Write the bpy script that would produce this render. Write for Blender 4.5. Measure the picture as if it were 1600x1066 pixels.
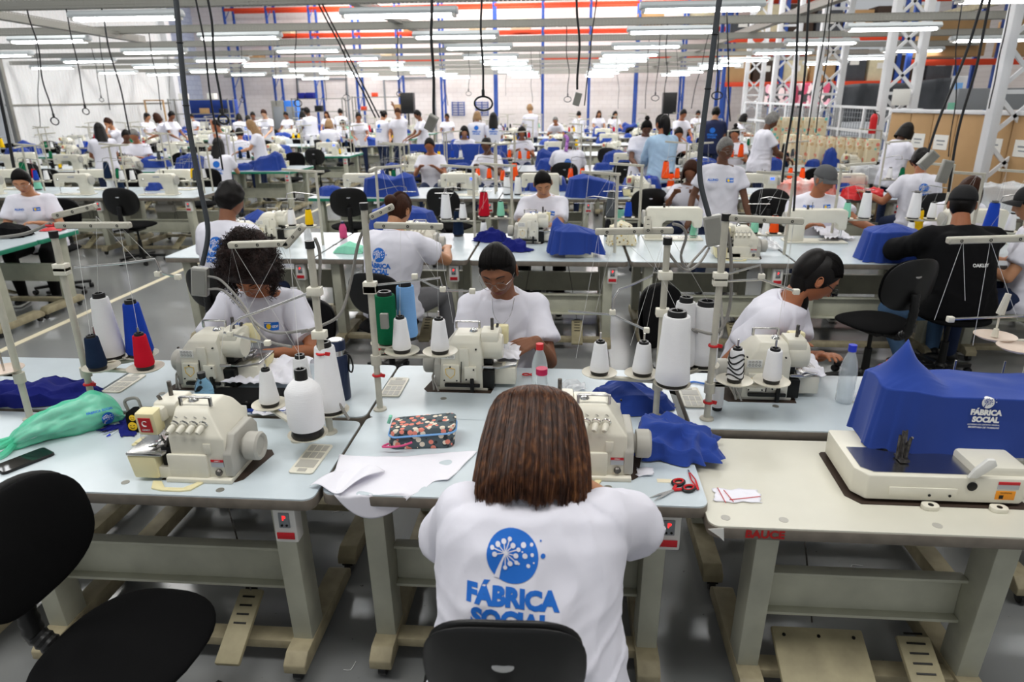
import bpy, bmesh, math, random
from mathutils import Vector as V, Matrix, Euler, noise
from mathutils.bvhtree import BVHTree
sc = bpy.context.scene
for o in list(bpy.data.objects): bpy.data.objects.remove(o)
R = math.radians; PI = math.pi
random.seed(7)
# ---------------------------------------------------------------- camera
CAM_H, TH, PS, RO, FPX = 1.93, R(19.6), R(4.6), R(0.5), 1067.0
_F = V((-math.sin(PS)*math.cos(TH), math.cos(PS)*math.cos(TH), -math.sin(TH)))
_R0 = V((math.cos(PS), math.sin(PS), 0)); _U0 = _R0.cross(_F)
_R = _R0*math.cos(RO) - _U0*math.sin(RO); _U = _U0*math.cos(RO) + _R0*math.sin(RO)
cd = bpy.data.cameras.new('camera'); cam = bpy.data.objects.new('camera', cd); sc.collection.objects.link(cam)
mw = Matrix((( _R.x,_U.x,-_F.x,0),(_R.y,_U.y,-_F.y,0),(_R.z,_U.z,-_F.z,CAM_H),(0,0,0,1)))
cam.matrix_world = mw
cd.sensor_width = 36; cd.lens = FPX*36/1600; cd.clip_end = 200; cd.clip_start = 0.05
cd.dof.use_dof = True; cd.dof.focus_distance = 2.7; cd.dof.aperture_fstop = 3.2
sc.camera = cam
def at(px, py, Z=0.76):
    d = _F + _R*((px-800)/FPX) + _U*((533-py)/FPX); t = (Z-CAM_H)/d.z
    return V((d.x*t, d.y*t, Z))
def dp(px, py, Y):
    d = _F + _R*((px-800)/FPX) + _U*((533-py)/FPX); t = Y/d.y
    return V((d.x*t, Y, CAM_H+d.z*t))
# ---------------------------------------------------------------- world, light, exposure
sc.view_settings.view_transform = 'Standard'; sc.view_settings.look = 'None'
sc.view_settings.exposure = 0.08; sc.view_settings.gamma = 1.0; sc.view_settings.use_curve_mapping = False
w = bpy.data.worlds.new('world'); sc.world = w; w.use_nodes = True
w.node_tree.nodes['Background'].inputs[0].default_value = (0.93, 0.96, 1.0, 1)
w.node_tree.nodes['Background'].inputs[1].default_value = 0.42
def area(name, loc, sx, sy, power, col=(1, 0.985, 0.96), rot=(0,0,0)):
    l = bpy.data.lights.new(name, 'AREA'); l.shape = 'RECTANGLE'; l.size = sx; l.size_y = sy; l.energy = power; l.color = col
    o = bpy.data.objects.new(name, l); o.location = loc; o.rotation_euler = rot; sc.collection.objects.link(o); return o
for i, (x, y) in enumerate([(-9, 33), (-3, 33), (3, 33), (-9, 0), (-3, 0.5), (3, 0.5), (-9, 10), (-3, 9), (3, 9), (-9, 19), (-3, 18), (3, 18), (-9, 28), (-3, 27), (3, 27), (9, 9), (9, 20)]):  # area lights as roof skylights; row by the back wall added to brighten the rear
    area('skylight_fill', (x, y, 7.3), 4.2, 1.6, (185 if y < 5 else 150 if y < 12 else 330)*(1.5 if x < -8 and y > 5 else 1))
# ---------------------------------------------------------------- materials
def C(h):
    h = h.lstrip('#'); c = [int(h[i:i+2], 16)/255 for i in (0, 2, 4)]
    return tuple((x/12.92 if x <= .04045 else ((x+.055)/1.055)**2.4) for x in c) + (1,)
MT = {}
def mat(name, col, rough=.5, metal=0, bump=0, bscale=60, var=0, vscale=4, spec=.5, trans=0, emit=0, alpha=1, stretch=(1,1,1), col2=None, sheen=0, sss=0, dist=.002, ior=1.45):
    m = bpy.data.materials.new(name); m.use_nodes = True; nt = m.node_tree; N = nt.nodes; L = nt.links
    b = N['Principled BSDF']; c = C(col) if isinstance(col, str) else col
    b.inputs['Base Color'].default_value = c; b.inputs['Roughness'].default_value = rough; b.inputs['Metallic'].default_value = metal
    b.inputs['Specular IOR Level'].default_value = spec; b.inputs['IOR'].default_value = ior
    if trans: b.inputs['Transmission Weight'].default_value = trans
    if emit: b.inputs['Emission Color'].default_value = c; b.inputs['Emission Strength'].default_value = emit
    if alpha < 1: b.inputs['Alpha'].default_value = alpha
    if sheen: b.inputs['Sheen Weight'].default_value = sheen; b.inputs['Sheen Roughness'].default_value = .5
    if sss: b.inputs['Subsurface Weight'].default_value = sss; b.inputs['Subsurface Radius'].default_value = (.012, .005, .003)
    tc = N.new('ShaderNodeTexCoord'); mp = N.new('ShaderNodeMapping'); mp.inputs['Scale'].default_value = stretch
    L.new(tc.outputs['Object'], mp.inputs[0])
    if var or col2:
        n = N.new('ShaderNodeTexNoise'); n.inputs['Scale'].default_value = vscale; n.inputs['Detail'].default_value = 5
        L.new(mp.outputs[0], n.inputs['Vector']); r = N.new('ShaderNodeValToRGB')
        r.color_ramp.elements[0].position = .3; r.color_ramp.elements[1].position = .7
        c2 = (C(col2) if col2 else tuple(x*(1-var) for x in c[:3]) + (1,))
        r.color_ramp.elements[0].color = c2; r.color_ramp.elements[1].color = c
        L.new(n.outputs['Fac'], r.inputs[0]); L.new(r.outputs[0], b.inputs['Base Color'])
    if bump:
        n = N.new('ShaderNodeTexNoise'); n.inputs['Scale'].default_value = bscale; n.inputs['Detail'].default_value = 4
        L.new(mp.outputs[0], n.inputs['Vector']); bp = N.new('ShaderNodeBump'); bp.inputs['Strength'].default_value = bump; bp.inputs['Distance'].default_value = dist
        L.new(n.outputs['Fac'], bp.inputs['Height']); L.new(bp.outputs[0], b.inputs['Normal'])
    MT[name] = m; return m
mat('laminate', '#ccd7dd', .24, var=.05, vscale=9, bump=.05, bscale=400)
mat('laminate_cream', '#dbd8c9', .3, var=.06, vscale=6, bump=.05, bscale=300)
mat('edge_grey', '#7f776c', .55, var=.25, vscale=22, bump=.1)
mat('edge_green', '#1f8a6a', .5, var=.15, vscale=10)
mat('frame', '#c4c4b1', .5, var=.22, vscale=7, bump=.08, bscale=50)
mat('frame_dirty', '#b0a586', .6, var=.35, vscale=14, bump=.15, bscale=70)
mat('cream', '#e6e2d2', .38, var=.06, vscale=14, bump=.03, bscale=90)
mat('cream_yellow', '#ece2b4', .4, var=.04, vscale=10)
mat('cream_grey', '#b7b4ab', .4, var=.08)
mat('steel', '#c3c2c0', .25, 1, var=.12, vscale=30)
mat('chrome', '#d8d8d8', .12, 1)
mat('dark_metal', '#242423', .4, .6)
mat('mechanism', '#77736f', .35, .8, var=.7, vscale=60)
mat('black_plastic', '#141414', .38)
mat('black_fabric', '#0d0d0e', .92, bump=.35, bscale=900, spec=.15)
mat('dark_cut', '#3a2c22', .7)
mat('red', '#c8141c', .5); mat('red_label', '#c9202a', .5); mat('label_silver', '#b9bcc2', .4, .3)
mat('orange_label', '#f0981c', .5); mat('white_print', '#f2f2f0', .6); mat('blue_print', '#1f6fd0', .75)
mat('white_plastic', '#e9e8e2', .4)
mat('stand', '#c6c2b3', .45, var=.15, vscale=20)
mat('dish', '#dcd6c4', .4, var=.05)
mat('dish_pink', '#d9c6b6', .4, var=.05)
mat('thread_white', '#f1f1f2', .85, bump=.5, bscale=25, stretch=(1,1,18), spec=.2)
mat('thread_line', '#e4e4e2', .8)
for nm, c in dict(navy='#16263f', blue='#1f46b4', red2='#c4122a', yellow='#f2c414', green='#0f6a45', skyblue='#7fb0e6', mint='#8fd8bb', orange='#ff5a1e', black='#17171a', grey='#4e5256').items():
    mat('thread_'+nm, c, .85, bump=.5, bscale=25, stretch=(1,1,18), spec=.2)
mat('blue_cloth', '#2b4699', .88, var=.12, vscale=5, bump=.25, bscale=700, spec=.2, sheen=.15)
mat('navy_cloth', '#1b2272', .88, var=.15, vscale=5, bump=.25, bscale=700, spec=.2)
mat('white_cloth', '#eeedf5', .85, bump=.3, bscale=14, spec=.2, dist=.006)
mat('shirt', '#e6e5ef', .88, bump=.35, bscale=9, spec=.15, dist=.008)
mat('black_cloth', '#0e0e10', .9, bump=.4, bscale=10, spec=.2, dist=.008)
mat('navy_tee', '#1a2347', .9, bump=.3, bscale=10, dist=.006)
mat('denim', '#1d2b4c', .9, var=.2, vscale=8, bump=.3, bscale=500)
mat('denim_light', '#5b7fa8', .9, var=.25, vscale=8, bump=.3, bscale=500)
mat('denim_jacket', '#a9c6e0', .9, var=.12, vscale=8)
mat('royal_trousers', '#1b3a9c', .9, var=.1)
mat('grey_leggings', '#6d6d70', .9, var=.12, vscale=12, bump=.2, bscale=400)
for nm, c in dict(a='#c08a66', b='#a86a48', c='#8a5a40', d='#6b4632', e='#d0a080').items():
    mat('skin_'+nm, c, .5, sss=.08, bump=.12, bscale=350, var=.07, vscale=25, dist=.001)
mat('lips', '#8a4a44', .45); mat('eye_white', '#e8e2dc', .3); mat('iris', '#2a1a12', .2)
mat('hair_black', '#100b09', .5, bump=.35, bscale=14, stretch=(14,14,1.2), spec=.26, dist=.002, col2='#080605', vscale=20)
mat('hair_curly', '#2c1813', .55, spec=.35, bump=1, bscale=90, dist=.01, col2='#140c0a', vscale=30)
mat('hair_brown', '#43261a', .5, spec=.15, bump=.3, bscale=14, stretch=(14,14,1.2), dist=.004, col2='#2c1a10', vscale=10)
mat('hair_grey', '#8e8c88', .6, bump=.8, bscale=20, stretch=(8,8,2), dist=.004, col2='#5d5a57', vscale=20)
mat('hair_blond', '#a8845a', .5, bump=.6, bscale=14, stretch=(14,14,1.2), col2='#7a5a38', vscale=10)
mat('cable_black', '#1c1d1f', .5); mat('conduit', '#3c4044', .55, bump=.2, bscale=200); mat('conduit_grey', '#8f8c86', .5)
mat('box_grey', '#a3a29b', .45, .2, var=.1); mat('black_cap', '#121214', .8); mat('grey_cap', '#57585a', .85, bump=.2, bscale=300)
mat('wall_brick_base', '#e6e0dc', .8)
mat('column_white', '#e3e4e6', .45, var=.05); mat('rack_blue', '#2b4fa0', .5); mat('rack_orange', '#d8431e', .5)
mat('cardboard', '#b89468', .85, var=.12, vscale=3); mat('tarp', '#4a4d52', .75, var=.2, vscale=4, bump=.4, bscale=6, dist=.03)
mat('galv', '#98978f', .45, .5, var=.15, vscale=5); mat('lamp_house', '#d5dcde', .4)
mat('tube', '#ffffff', .5, emit=9); mat('led_red', '#ff2020', .4, emit=3); mat('screen_blue', '#3b62ff', .4, emit=2)
mat('phone_glass', '#0b0c0e', .08); mat('navy_bottle', '#1c2a4a', .4)
mat('clear', '#eef6fa', .06, spec=1, alpha=.30); mat('clear_blue', '#a8d4f0', .05, trans=1, ior=1.2); mat('frost', '#e9eeee', .35, trans=.75, ior=1.2)
mat('water', '#dfeaf0', .02, alpha=.35)
mat('cap_blue', '#2a3fd0', .4); mat('cap_red', '#e02028', .4); mat('cap_magenta', '#c01850', .4)
mat('label_blue', '#3a7fe0', .5); mat('yellow_dot', '#f4c81c', .5); mat('tape', '#e6dcc0', .6); mat('pedal', '#b0a685', .6, var=.3, vscale=12)
mat('pink', '#d4487c', .5); mat('lens', '#ffffff', .02, trans=1, ior=1.05, alpha=.25)
mat('screen_red', '#b01818', .5); mat('mesh_grey', '#8c9094', .5); mat('pale_box', '#d9cfae', .8, var=.15, vscale=6)
def green_plastic():
    m = mat('green_bag', '#5fdcb0', .3, bump=.7, bscale=9, dist=.02, alpha=.62); return m
green_plastic(); mat('clear_bag', '#eef0f2', .15, bump=.9, bscale=12, dist=.02, alpha=.45)
def pat(name, base, spots, scale, thr=.35, rough=.8):
    m = bpy.data.materials.new(name); m.use_nodes = True; nt = m.node_tree; N = nt.nodes; L = nt.links; b = N['Principled BSDF']; b.inputs['Roughness'].default_value = rough
    tc = N.new('ShaderNodeTexCoord'); prev = None
    for k, c in enumerate(spots):
        mp = N.new('ShaderNodeMapping'); mp.inputs['Location'].default_value = (k*3.7, k*1.9, k*5.1); L.new(tc.outputs['Object'], mp.inputs[0])
        vn = N.new('ShaderNodeTexVoronoi'); vn.inputs['Scale'].default_value = scale; L.new(mp.outputs[0], vn.inputs['Vector'])
        lt = N.new('ShaderNodeMath'); lt.operation = 'LESS_THAN'; lt.inputs[1].default_value = thr; L.new(vn.outputs['Distance'], lt.inputs[0])
        mx = N.new('ShaderNodeMix'); mx.data_type = 'RGBA'; L.new(lt.outputs[0], mx.inputs[0]); mx.inputs[7].default_value = C(c)
        if prev: L.new(prev, mx.inputs[6])
        else: mx.inputs[6].default_value = C(base)
        prev = mx.outputs[2]
    L.new(prev, b.inputs['Base Color']); MT[name] = m
pat('pencil_fabric', '#4f5c62', ['#2c3338', '#e9dcc8', '#e88a78'], 36, .34)
pat('red_floral', '#c41c1c', ['#e8c83c', '#3c7a38'], 60, .28)
pat('pink_floral', '#3a3a3c', ['#e8a8b8', '#f0d8d8', '#c84868'], 2.6, .4)
pat('panel_pattern', '#d6c8a8', ['#e6dcc4', '#c8a67c', '#6cc0b8', '#dd7a66'], 7.0, .24)
pat('cream_print', '#e9e2c8', ['#c8a850', '#7a6a4a'], 30, .25)
def brickmat(name, c1, c2, mortar, sx, sy, rough=.8, axes='XZ'):
    m = bpy.data.materials.new(name); m.use_nodes = True; nt = m.node_tree; N = nt.nodes; L = nt.links; b = N['Principled BSDF']; b.inputs['Roughness'].default_value = rough
    tc = N.new('ShaderNodeTexCoord'); sp = N.new('ShaderNodeSeparateXYZ'); cb = N.new('ShaderNodeCombineXYZ'); L.new(tc.outputs['Object'], sp.inputs[0])
    L.new(sp.outputs[axes[0]], cb.inputs[0]); L.new(sp.outputs[axes[1]], cb.inputs[1])
    br = N.new('ShaderNodeTexBrick'); br.inputs['Scale'].default_value = 1; br.inputs['Brick Width'].default_value = sx; br.inputs['Row Height'].default_value = sy
    br.inputs['Mortar Size'].default_value = .012; br.inputs['Color1'].default_value = C(c1); br.inputs['Color2'].default_value = C(c2); br.inputs['Mortar'].default_value = C(mortar)
    L.new(cb.outputs[0], br.inputs['Vector']); L.new(br.outputs['Color'], b.inputs['Base Color']); MT[name] = m
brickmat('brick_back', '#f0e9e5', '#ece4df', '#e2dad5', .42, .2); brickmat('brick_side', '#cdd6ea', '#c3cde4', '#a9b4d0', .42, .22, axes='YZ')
def ribmat(name, col, period, axis, col2, duty=.5):
    m = bpy.data.materials.new(name); m.use_nodes = True; nt = m.node_tree; N = nt.nodes; L = nt.links; b = N['Principled BSDF']; b.inputs['Roughness'].default_value = .35
    tc = N.new('ShaderNodeTexCoord'); sp = N.new('ShaderNodeSeparateXYZ'); L.new(tc.outputs['Object'], sp.inputs[0])
    a = N.new('ShaderNodeMath'); a.operation = 'MULTIPLY'; a.inputs[1].default_value = 2*PI/period; L.new(sp.outputs[axis], a.inputs[0])
    s = N.new('ShaderNodeMath'); s.operation = 'SINE'; L.new(a.outputs[0], s.inputs[0]); bp = N.new('ShaderNodeBump'); bp.inputs['Distance'].default_value = .02; bp.inputs['Strength'].default_value = .6
    L.new(s.outputs[0], bp.inputs['Height']); L.new(bp.outputs[0], b.inputs['Normal']); b.inputs['Base Color'].default_value = C(col); MT[name] = m
ribmat('rib_white', '#e9eaea', .16, 'Y', '#c8c8c8')
def traymat():   # perforated sheet: a grid of slots with real transparency
    m = bpy.data.materials.new('perforated'); m.use_nodes = True; nt = m.node_tree; N = nt.nodes; L = nt.links; b = N['Principled BSDF']
    b.inputs['Roughness'].default_value = .45; b.inputs['Metallic'].default_value = .4; b.inputs['Base Color'].default_value = C('#a9a8a0')
    tc = N.new('ShaderNodeTexCoord'); sp = N.new('ShaderNodeSeparateXYZ'); L.new(tc.outputs['Object'], sp.inputs[0]); outs = []
    for ax, per in (('X', .05), ('Z', .028)):
        a = N.new('ShaderNodeMath'); a.operation = 'MULTIPLY'; a.inputs[1].default_value = 2*PI/per; L.new(sp.outputs[ax], a.inputs[0])
        s = N.new('ShaderNodeMath'); s.operation = 'SINE'; L.new(a.outputs[0], s.inputs[0]); g = N.new('ShaderNodeMath'); g.operation = 'GREATER_THAN'; g.inputs[1].default_value = .1; L.new(s.outputs[0], g.inputs[0]); outs.append(g.outputs[0])
    mu = N.new('ShaderNodeMath'); mu.operation = 'MULTIPLY'; L.new(outs[0], mu.inputs[0]); L.new(outs[1], mu.inputs[1])
    iv = N.new('ShaderNodeMath'); iv.operation = 'SUBTRACT'; iv.inputs[0].default_value = 1; L.new(mu.outputs[0], iv.inputs[1]); L.new(iv.outputs[0], b.inputs['Alpha']); MT['perforated'] = m
traymat()
def floormat():
    m = bpy.data.materials.new('epoxy_floor'); m.use_nodes = True; nt = m.node_tree; N = nt.nodes; L = nt.links; b = N['Principled BSDF']
    tc = N.new('ShaderNodeTexCoord'); n = N.new('ShaderNodeTexNoise'); n.inputs['Scale'].default_value = .8; n.inputs['Detail'].default_value = 6; L.new(tc.outputs['Object'], n.inputs['Vector'])
    r = N.new('ShaderNodeValToRGB'); r.color_ramp.elements[0].color = C('#7a7c7d'); r.color_ramp.elements[1].color = C('#929493'); L.new(n.outputs['Fac'], r.inputs[0])
    n3 = N.new('ShaderNodeTexNoise'); n3.inputs['Scale'].default_value = 38; n3.inputs['Detail'].default_value = 3; L.new(tc.outputs['Object'], n3.inputs['Vector'])
    r3 = N.new('ShaderNodeValToRGB'); r3.color_ramp.elements[0].position = .2; r3.color_ramp.elements[1].position = .3; r3.color_ramp.elements[0].color = (.25,.25,.25,1); r3.color_ramp.elements[1].color = (1,1,1,1); L.new(n3.outputs['Fac'], r3.inputs[0])
    mx = N.new('ShaderNodeMix'); mx.data_type = 'RGBA'; mx.blend_type = 'MULTIPLY'; mx.inputs[0].default_value = 1; L.new(r.outputs[0], mx.inputs[6]); L.new(r3.outputs[0], mx.inputs[7]); L.new(mx.outputs[2], b.inputs['Base Color'])
    b.inputs['Roughness'].default_value = .17; b.inputs['Specular IOR Level'].default_value = .9
    n2 = N.new('ShaderNodeTexNoise'); n2.inputs['Scale'].default_value = 9; n2.inputs['Detail'].default_value = 8; L.new(tc.outputs['Object'], n2.inputs['Vector'])
    bp = N.new('ShaderNodeBump'); bp.inputs['Strength'].default_value = .12; bp.inputs['Distance'].default_value = .005; L.new(n2.outputs['Fac'], bp.inputs['Height']); L.new(bp.outputs[0], b.inputs['Normal']); MT['floor'] = m
floormat()
# ---------------------------------------------------------------- mesh builder
COL = sc.collection
class MB:
    def __init__(s): s.v = []; s.f = []; s.m = []; s.mi = 0; s.M = Matrix.Identity(4)
    def add(s, vs, fs, m=None):
        k = len(s.v); s.v += [s.M @ V(p) for p in vs]; s.f += [[i+k for i in f] for f in fs]; s.m += [s.mi if m is None else m]*len(fs)
    def bm(s, b, M=None, m=None, warp=None):
        b.verts.index_update(); vs = [(M @ v.co if M else v.co.copy()) for v in b.verts]
        if warp: vs = [V(warp(p)) for p in vs]
        s.add(vs, [[v.index for v in f.verts] for f in b.faces], m); b.free()
    def box(s, c, sz, rot=None, m=None, bev=.003, warp=None):
        b = bmesh.new(); bmesh.ops.create_cube(b, size=1); bmesh.ops.scale(b, vec=sz, verts=b.verts)
        if bev: bmesh.ops.bevel(b, geom=b.edges[:], offset=min(bev, min(sz)*.45), segments=2, affect='EDGES', profile=.5)
        M = Matrix.Translation(c) @ (Euler([R(a) for a in rot]).to_matrix().to_4x4() if rot else Matrix.Identity(4)); s.bm(b, M, m, warp)
    def bar(s, p0, p1, w, h, m=None, bev=.002):     # rectangular bar between two points
        p0 = V(p0); p1 = V(p1); d = p1-p0; q = d.to_track_quat('X', 'Z'); b = bmesh.new(); bmesh.ops.create_cube(b, size=1); bmesh.ops.scale(b, vec=(d.length, w, h), verts=b.verts)
        if bev: bmesh.ops.bevel(b, geom=b.edges[:], offset=bev, segments=1, affect='EDGES')
        s.bm(b, Matrix.Translation((p0+p1)/2) @ q.to_matrix().to_4x4(), m)
    def prism(s, pts, ax, a, b_, bev=0, m=None, warp=None, seg=2):
        b = bmesh.new(); mk = {'x': lambda p, t: (t, p[0], p[1]), 'y': lambda p, t: (p[0], t, p[1]), 'z': lambda p, t: (p[0], p[1], t)}[ax]
        lo = [b.verts.new(mk(p, a)) for p in pts]; hi = [b.verts.new(mk(p, b_)) for p in pts]; n = len(pts)
        b.faces.new(lo); b.faces.new(hi[::-1])
        for i in range(n): b.faces.new((lo[i], hi[i], hi[(i+1) % n], lo[(i+1) % n]))
        bmesh.ops.recalc_face_normals(b, faces=b.faces[:])
        if bev: bmesh.ops.bevel(b, geom=b.edges[:], offset=bev, segments=seg, affect='EDGES', profile=.5, clamp_overlap=True)
        s.bm(b, None, m, warp)
    def cyl(s, p0, p1, r0, r1=None, n=16, m=None, caps=True):
        r1 = r0 if r1 is None else r1; p0 = V(p0); p1 = V(p1); q = (p1-p0).to_track_quat('Z', 'X'); vs = []; fs = []
        for p, r in ((p0, r0), (p1, r1)):
            for i in range(n): a = 2*PI*i/n; vs.append(p + q @ V((r*math.cos(a), r*math.sin(a), 0)))
        for i in range(n): j = (i+1) % n; fs.append((i, j, n+j, n+i))
        if caps: fs.append(list(range(n))[::-1]); fs.append(list(range(n, 2*n)))
        s.add(vs, fs, m)
    def lathe(s, prof, o=(0,0,0), n=24, m=None, ax=(0,0,1)):
        q = V(ax).to_track_quat('Z', 'X'); o = V(o); vs = []; fs = []; k = len(prof)
        for r, z in prof:
            for i in range(n): a = 2*PI*i/n; vs.append(o + q @ V((max(r, 1e-4)*math.cos(a), max(r, 1e-4)*math.sin(a), z)))
        for j in range(k-1):
            for i in range(n): i2 = (i+1) % n; fs.append((j*n+i, j*n+i2, (j+1)*n+i2, (j+1)*n+i))
        fs.append(list(range(n))[::-1]); fs.append([(k-1)*n+i for i in range(n)]); s.add(vs, fs, m)
    def tube(s, pts, r, n=8, m=None, closed=False):
        pts = [V(p) for p in pts]; k = len(pts); vs = []; fs = []; up = None; rr = r if isinstance(r, (list, tuple)) else [r]*k
        for i, p in enumerate(pts):
            t = (pts[(i+1) % k]-pts[i-1]) if closed else (pts[min(i+1, k-1)]-pts[max(i-1, 0)])
            if t.length < 1e-9: t = V((0,0,1))
            t.normalize()
            if up is None: up = t.orthogonal()
            up = up - t*up.dot(t)
            if up.length < 1e-6: up = t.orthogonal()
            up.normalize(); sd = t.cross(up)
            for j in range(n): a = 2*PI*j/n; vs.append(p + (up*math.cos(a)+sd*math.sin(a))*rr[i])
        for i in range(k if closed else k-1):
            for j in range(n): j2 = (j+1) % n; i2 = (i+1) % k; fs.append((i*n+j, i*n+j2, i2*n+j2, i2*n+j))
        if not closed: fs.append(list(range(n))[::-1]); fs.append([(k-1)*n+j for j in range(n)])
        s.add(vs, fs, m)
    def ell(s, c, r, rot=None, nu=20, nv=12, m=None, q=None):
        c = V(c); r = (r, r, r) if isinstance(r, (int, float)) else r; Mx = q.to_matrix() if q else (Euler([R(a) for a in rot]).to_matrix() if rot else Matrix.Identity(3)); vs = [c + Mx @ V((0,0,-r[2]))]; fs = []
        for j in range(1, nv):
            b = -PI/2 + PI*j/nv
            for i in range(nu): a = 2*PI*i/nu; vs.append(c + Mx @ V((r[0]*math.cos(b)*math.cos(a), r[1]*math.cos(b)*math.sin(a), r[2]*math.sin(b))))
        vs.append(c + Mx @ V((0,0,r[2]))); L = len(vs)-1
        for i in range(nu):
            i2 = (i+1) % nu; fs.append((0, 1+i2, 1+i)); fs.append((L, L-nu+i, L-nu+i2))
            for j in range(nv-2): a = 1+j*nu; fs.append((a+i, a+i2, a+nu+i2, a+nu+i))
        s.add(vs, fs, m)
    def cap(s, p0, p1, r0, r1=None, n=14, m=None):
        r1 = r0 if r1 is None else r1; s.cyl(p0, p1, r0, r1, n, m); s.ell(p0, r0, nu=n, nv=8, m=m); s.ell(p1, r1, nu=n, nv=8, m=m)
    def chain(s, pts, rs, n=14, m=None):
        for i in range(len(pts)-1): s.cap(pts[i], pts[i+1], rs[i], rs[i+1], n, m)
    def grid(s, fn, nu, nv, cu=False, m=None, capb=False, capt=False):
        vs = [fn(i/(nu if cu else nu-1), j/(nv-1)) for j in range(nv) for i in range(nu)]; fs = []
        for j in range(nv-1):
            for i in range(nu if cu else nu-1): i2 = (i+1) % nu; fs.append((j*nu+i, j*nu+i2, (j+1)*nu+i2, (j+1)*nu+i))
        if capb: fs.append(list(range(nu))[::-1])
        if capt: fs.append([(nv-1)*nu+i for i in range(nu)])
        s.add(vs, fs, m)
    def tor(s, c, r, rr, ax=(0,0,1), n=28, k=8, m=None, sq=(1,1)):
        q = V(ax).to_track_quat('Z', 'X'); s.tube([V(c) + q @ V((r*sq[0]*math.cos(2*PI*i/n), r*sq[1]*math.sin(2*PI*i/n), 0)) for i in range(n)], rr, k, m, closed=True)
    def build(s, name, mats, parent=None, smooth=40, loc=None):
        me = bpy.data.meshes.new(name); me.from_pydata(s.v, [], s.f)
        for mm in (mats if isinstance(mats, (list, tuple)) else [mats]): me.materials.append(MT[mm] if isinstance(mm, str) else mm)
        me.polygons.foreach_set('material_index', s.m)
        if smooth:
            me.polygons.foreach_set('use_smooth', [True]*len(s.f))
            if smooth < 180: me.set_sharp_from_angle(angle=R(smooth))
        me.update(); o = bpy.data.objects.new(name, me); COL.objects.link(o)
        if parent: o.parent = parent
        if loc is not None: o.location = loc
        return o
def tag(o, label=None, cat=None, group=None, kind=None):
    if label: o['label'] = label
    if cat: o['category'] = cat
    if group: o['group'] = group
    if kind: o['kind'] = kind
    return o
def thing(name, label, cat, loc=(0,0,0), rz=0, group=None):
    o = bpy.data.objects.new(name, None); COL.objects.link(o); o.empty_display_size = .1; o.location = loc; o.rotation_euler = (0,0,R(rz)); return tag(o, label, cat, group)
KIDS = {}
def kids(o):
    return [c for c in o.children]
def dup(o, loc=None, rz=None, label=None, group=None, parent=None, scale=None, only=None):
    c = o.copy(); COL.objects.link(c); c.parent = parent
    if loc is not None: c.location = loc
    if rz is not None: c.rotation_euler = (0,0,R(rz))
    if scale: c.scale = (scale, scale, scale) if isinstance(scale, (int, float)) else scale
    if label: c['label'] = label
    if group: c['group'] = group
    for ch in KIDS.get(o.name, ()): 
        if only and ch.name.split('.')[0] not in only: continue
        dup(ch, parent=c)
    return c
def proto(o):      # remember the child tree of a finished thing so copying it is quick
    def rec(x):
        KIDS[x.name] = [c for c in bpy.data.objects if c.parent == x]
        for c in KIDS[x.name]: rec(c)
    rec(o); return o
REG = []           # (thing, base phrase, where phrase): labels are finished with an ordinal at the end
def reg(o, base, where, cat=None, group=None):
    o['category'] = cat or o.get('category'); o['group'] = group or (base + ' ' + where); REG.append((o, base, where)); return o
def remesh(mb, name, mats, parent, vox, it=4, fac=.5):
    t = mb.build('tmp', mats, None, smooth=180); md = t.modifiers.new('r', 'REMESH'); md.mode = 'VOXEL'; md.voxel_size = vox; md.adaptivity = 0
    if it: sm = t.modifiers.new('s', 'SMOOTH'); sm.factor = fac; sm.iterations = it
    dg = bpy.context.evaluated_depsgraph_get(); me = bpy.data.meshes.new_from_object(t.evaluated_get(dg)); me.name = name
    old = t.data; bpy.data.objects.remove(t); bpy.data.meshes.remove(old)
    me.materials.clear()
    for mm in (mats if isinstance(mats, (list, tuple)) else [mats]): me.materials.append(MT[mm])
    me.polygons.foreach_set('use_smooth', [True]*len(me.polygons)); o = bpy.data.objects.new(name, me); COL.objects.link(o); o.parent = parent; return o
def meshadd(o, mb):   # join builder geometry into an existing mesh object (same first material)
    b = bmesh.new(); b.from_mesh(o.data); vs = [b.verts.new(p) for p in mb.v]
    for f, m in zip(mb.f, mb.m):
        try: fc = b.faces.new([vs[i] for i in f]); fc.smooth = True; fc.material_index = m
        except ValueError: pass
    b.to_mesh(o.data); b.free()
def rrect(w, d, r, n=6, cx=0, cy=0):
    out = []
    for k, (sx, sy) in enumerate([(1,1), (-1,1), (-1,-1), (1,-1)]):
        for i in range(n+1): a = PI/2*k + PI/2*i/n; out.append((cx+sx*(w/2-r)+r*math.cos(a), cy+sy*(d/2-r)+r*math.sin(a)))
    return out
# ---------------------------------------------------------------- writing and printed marks
_tc = {}
def text2d(s, size, bold=0.0, res=3):
    k = (s, size, bold, res)
    if k in _tc: return _tc[k]
    cu = bpy.data.curves.new('t', 'FONT'); cu.body = s; cu.size = size; cu.align_x = 'CENTER'; cu.align_y = 'CENTER'; cu.resolution_u = res; cu.offset = bold
    o = bpy.data.objects.new('t', cu); COL.objects.link(o); me = bpy.data.meshes.new_from_object(o.evaluated_get(bpy.context.evaluated_depsgraph_get()))
    r = ([(v.co.x, v.co.y) for v in me.vertices], [list(p.vertices) for p in me.polygons]); bpy.data.objects.remove(o); bpy.data.meshes.remove(me); _tc[k] = r; return r
def disc2d(cx, cy, r, n=28, rings=4):
    vs = [(cx, cy)]; fs = []
    for j in range(1, rings+1):
        for i in range(n): a = 2*PI*i/n; vs.append((cx+r*j/rings*math.cos(a), cy+r*j/rings*math.sin(a)))
    for i in range(n):
        i2 = (i+1) % n; fs.append((0, 1+i, 1+i2))
        for j in range(rings-1): a = 1+j*n; fs.append((a+i, a+n+i, a+n+i2, a+i2))
    return vs, fs
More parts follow.
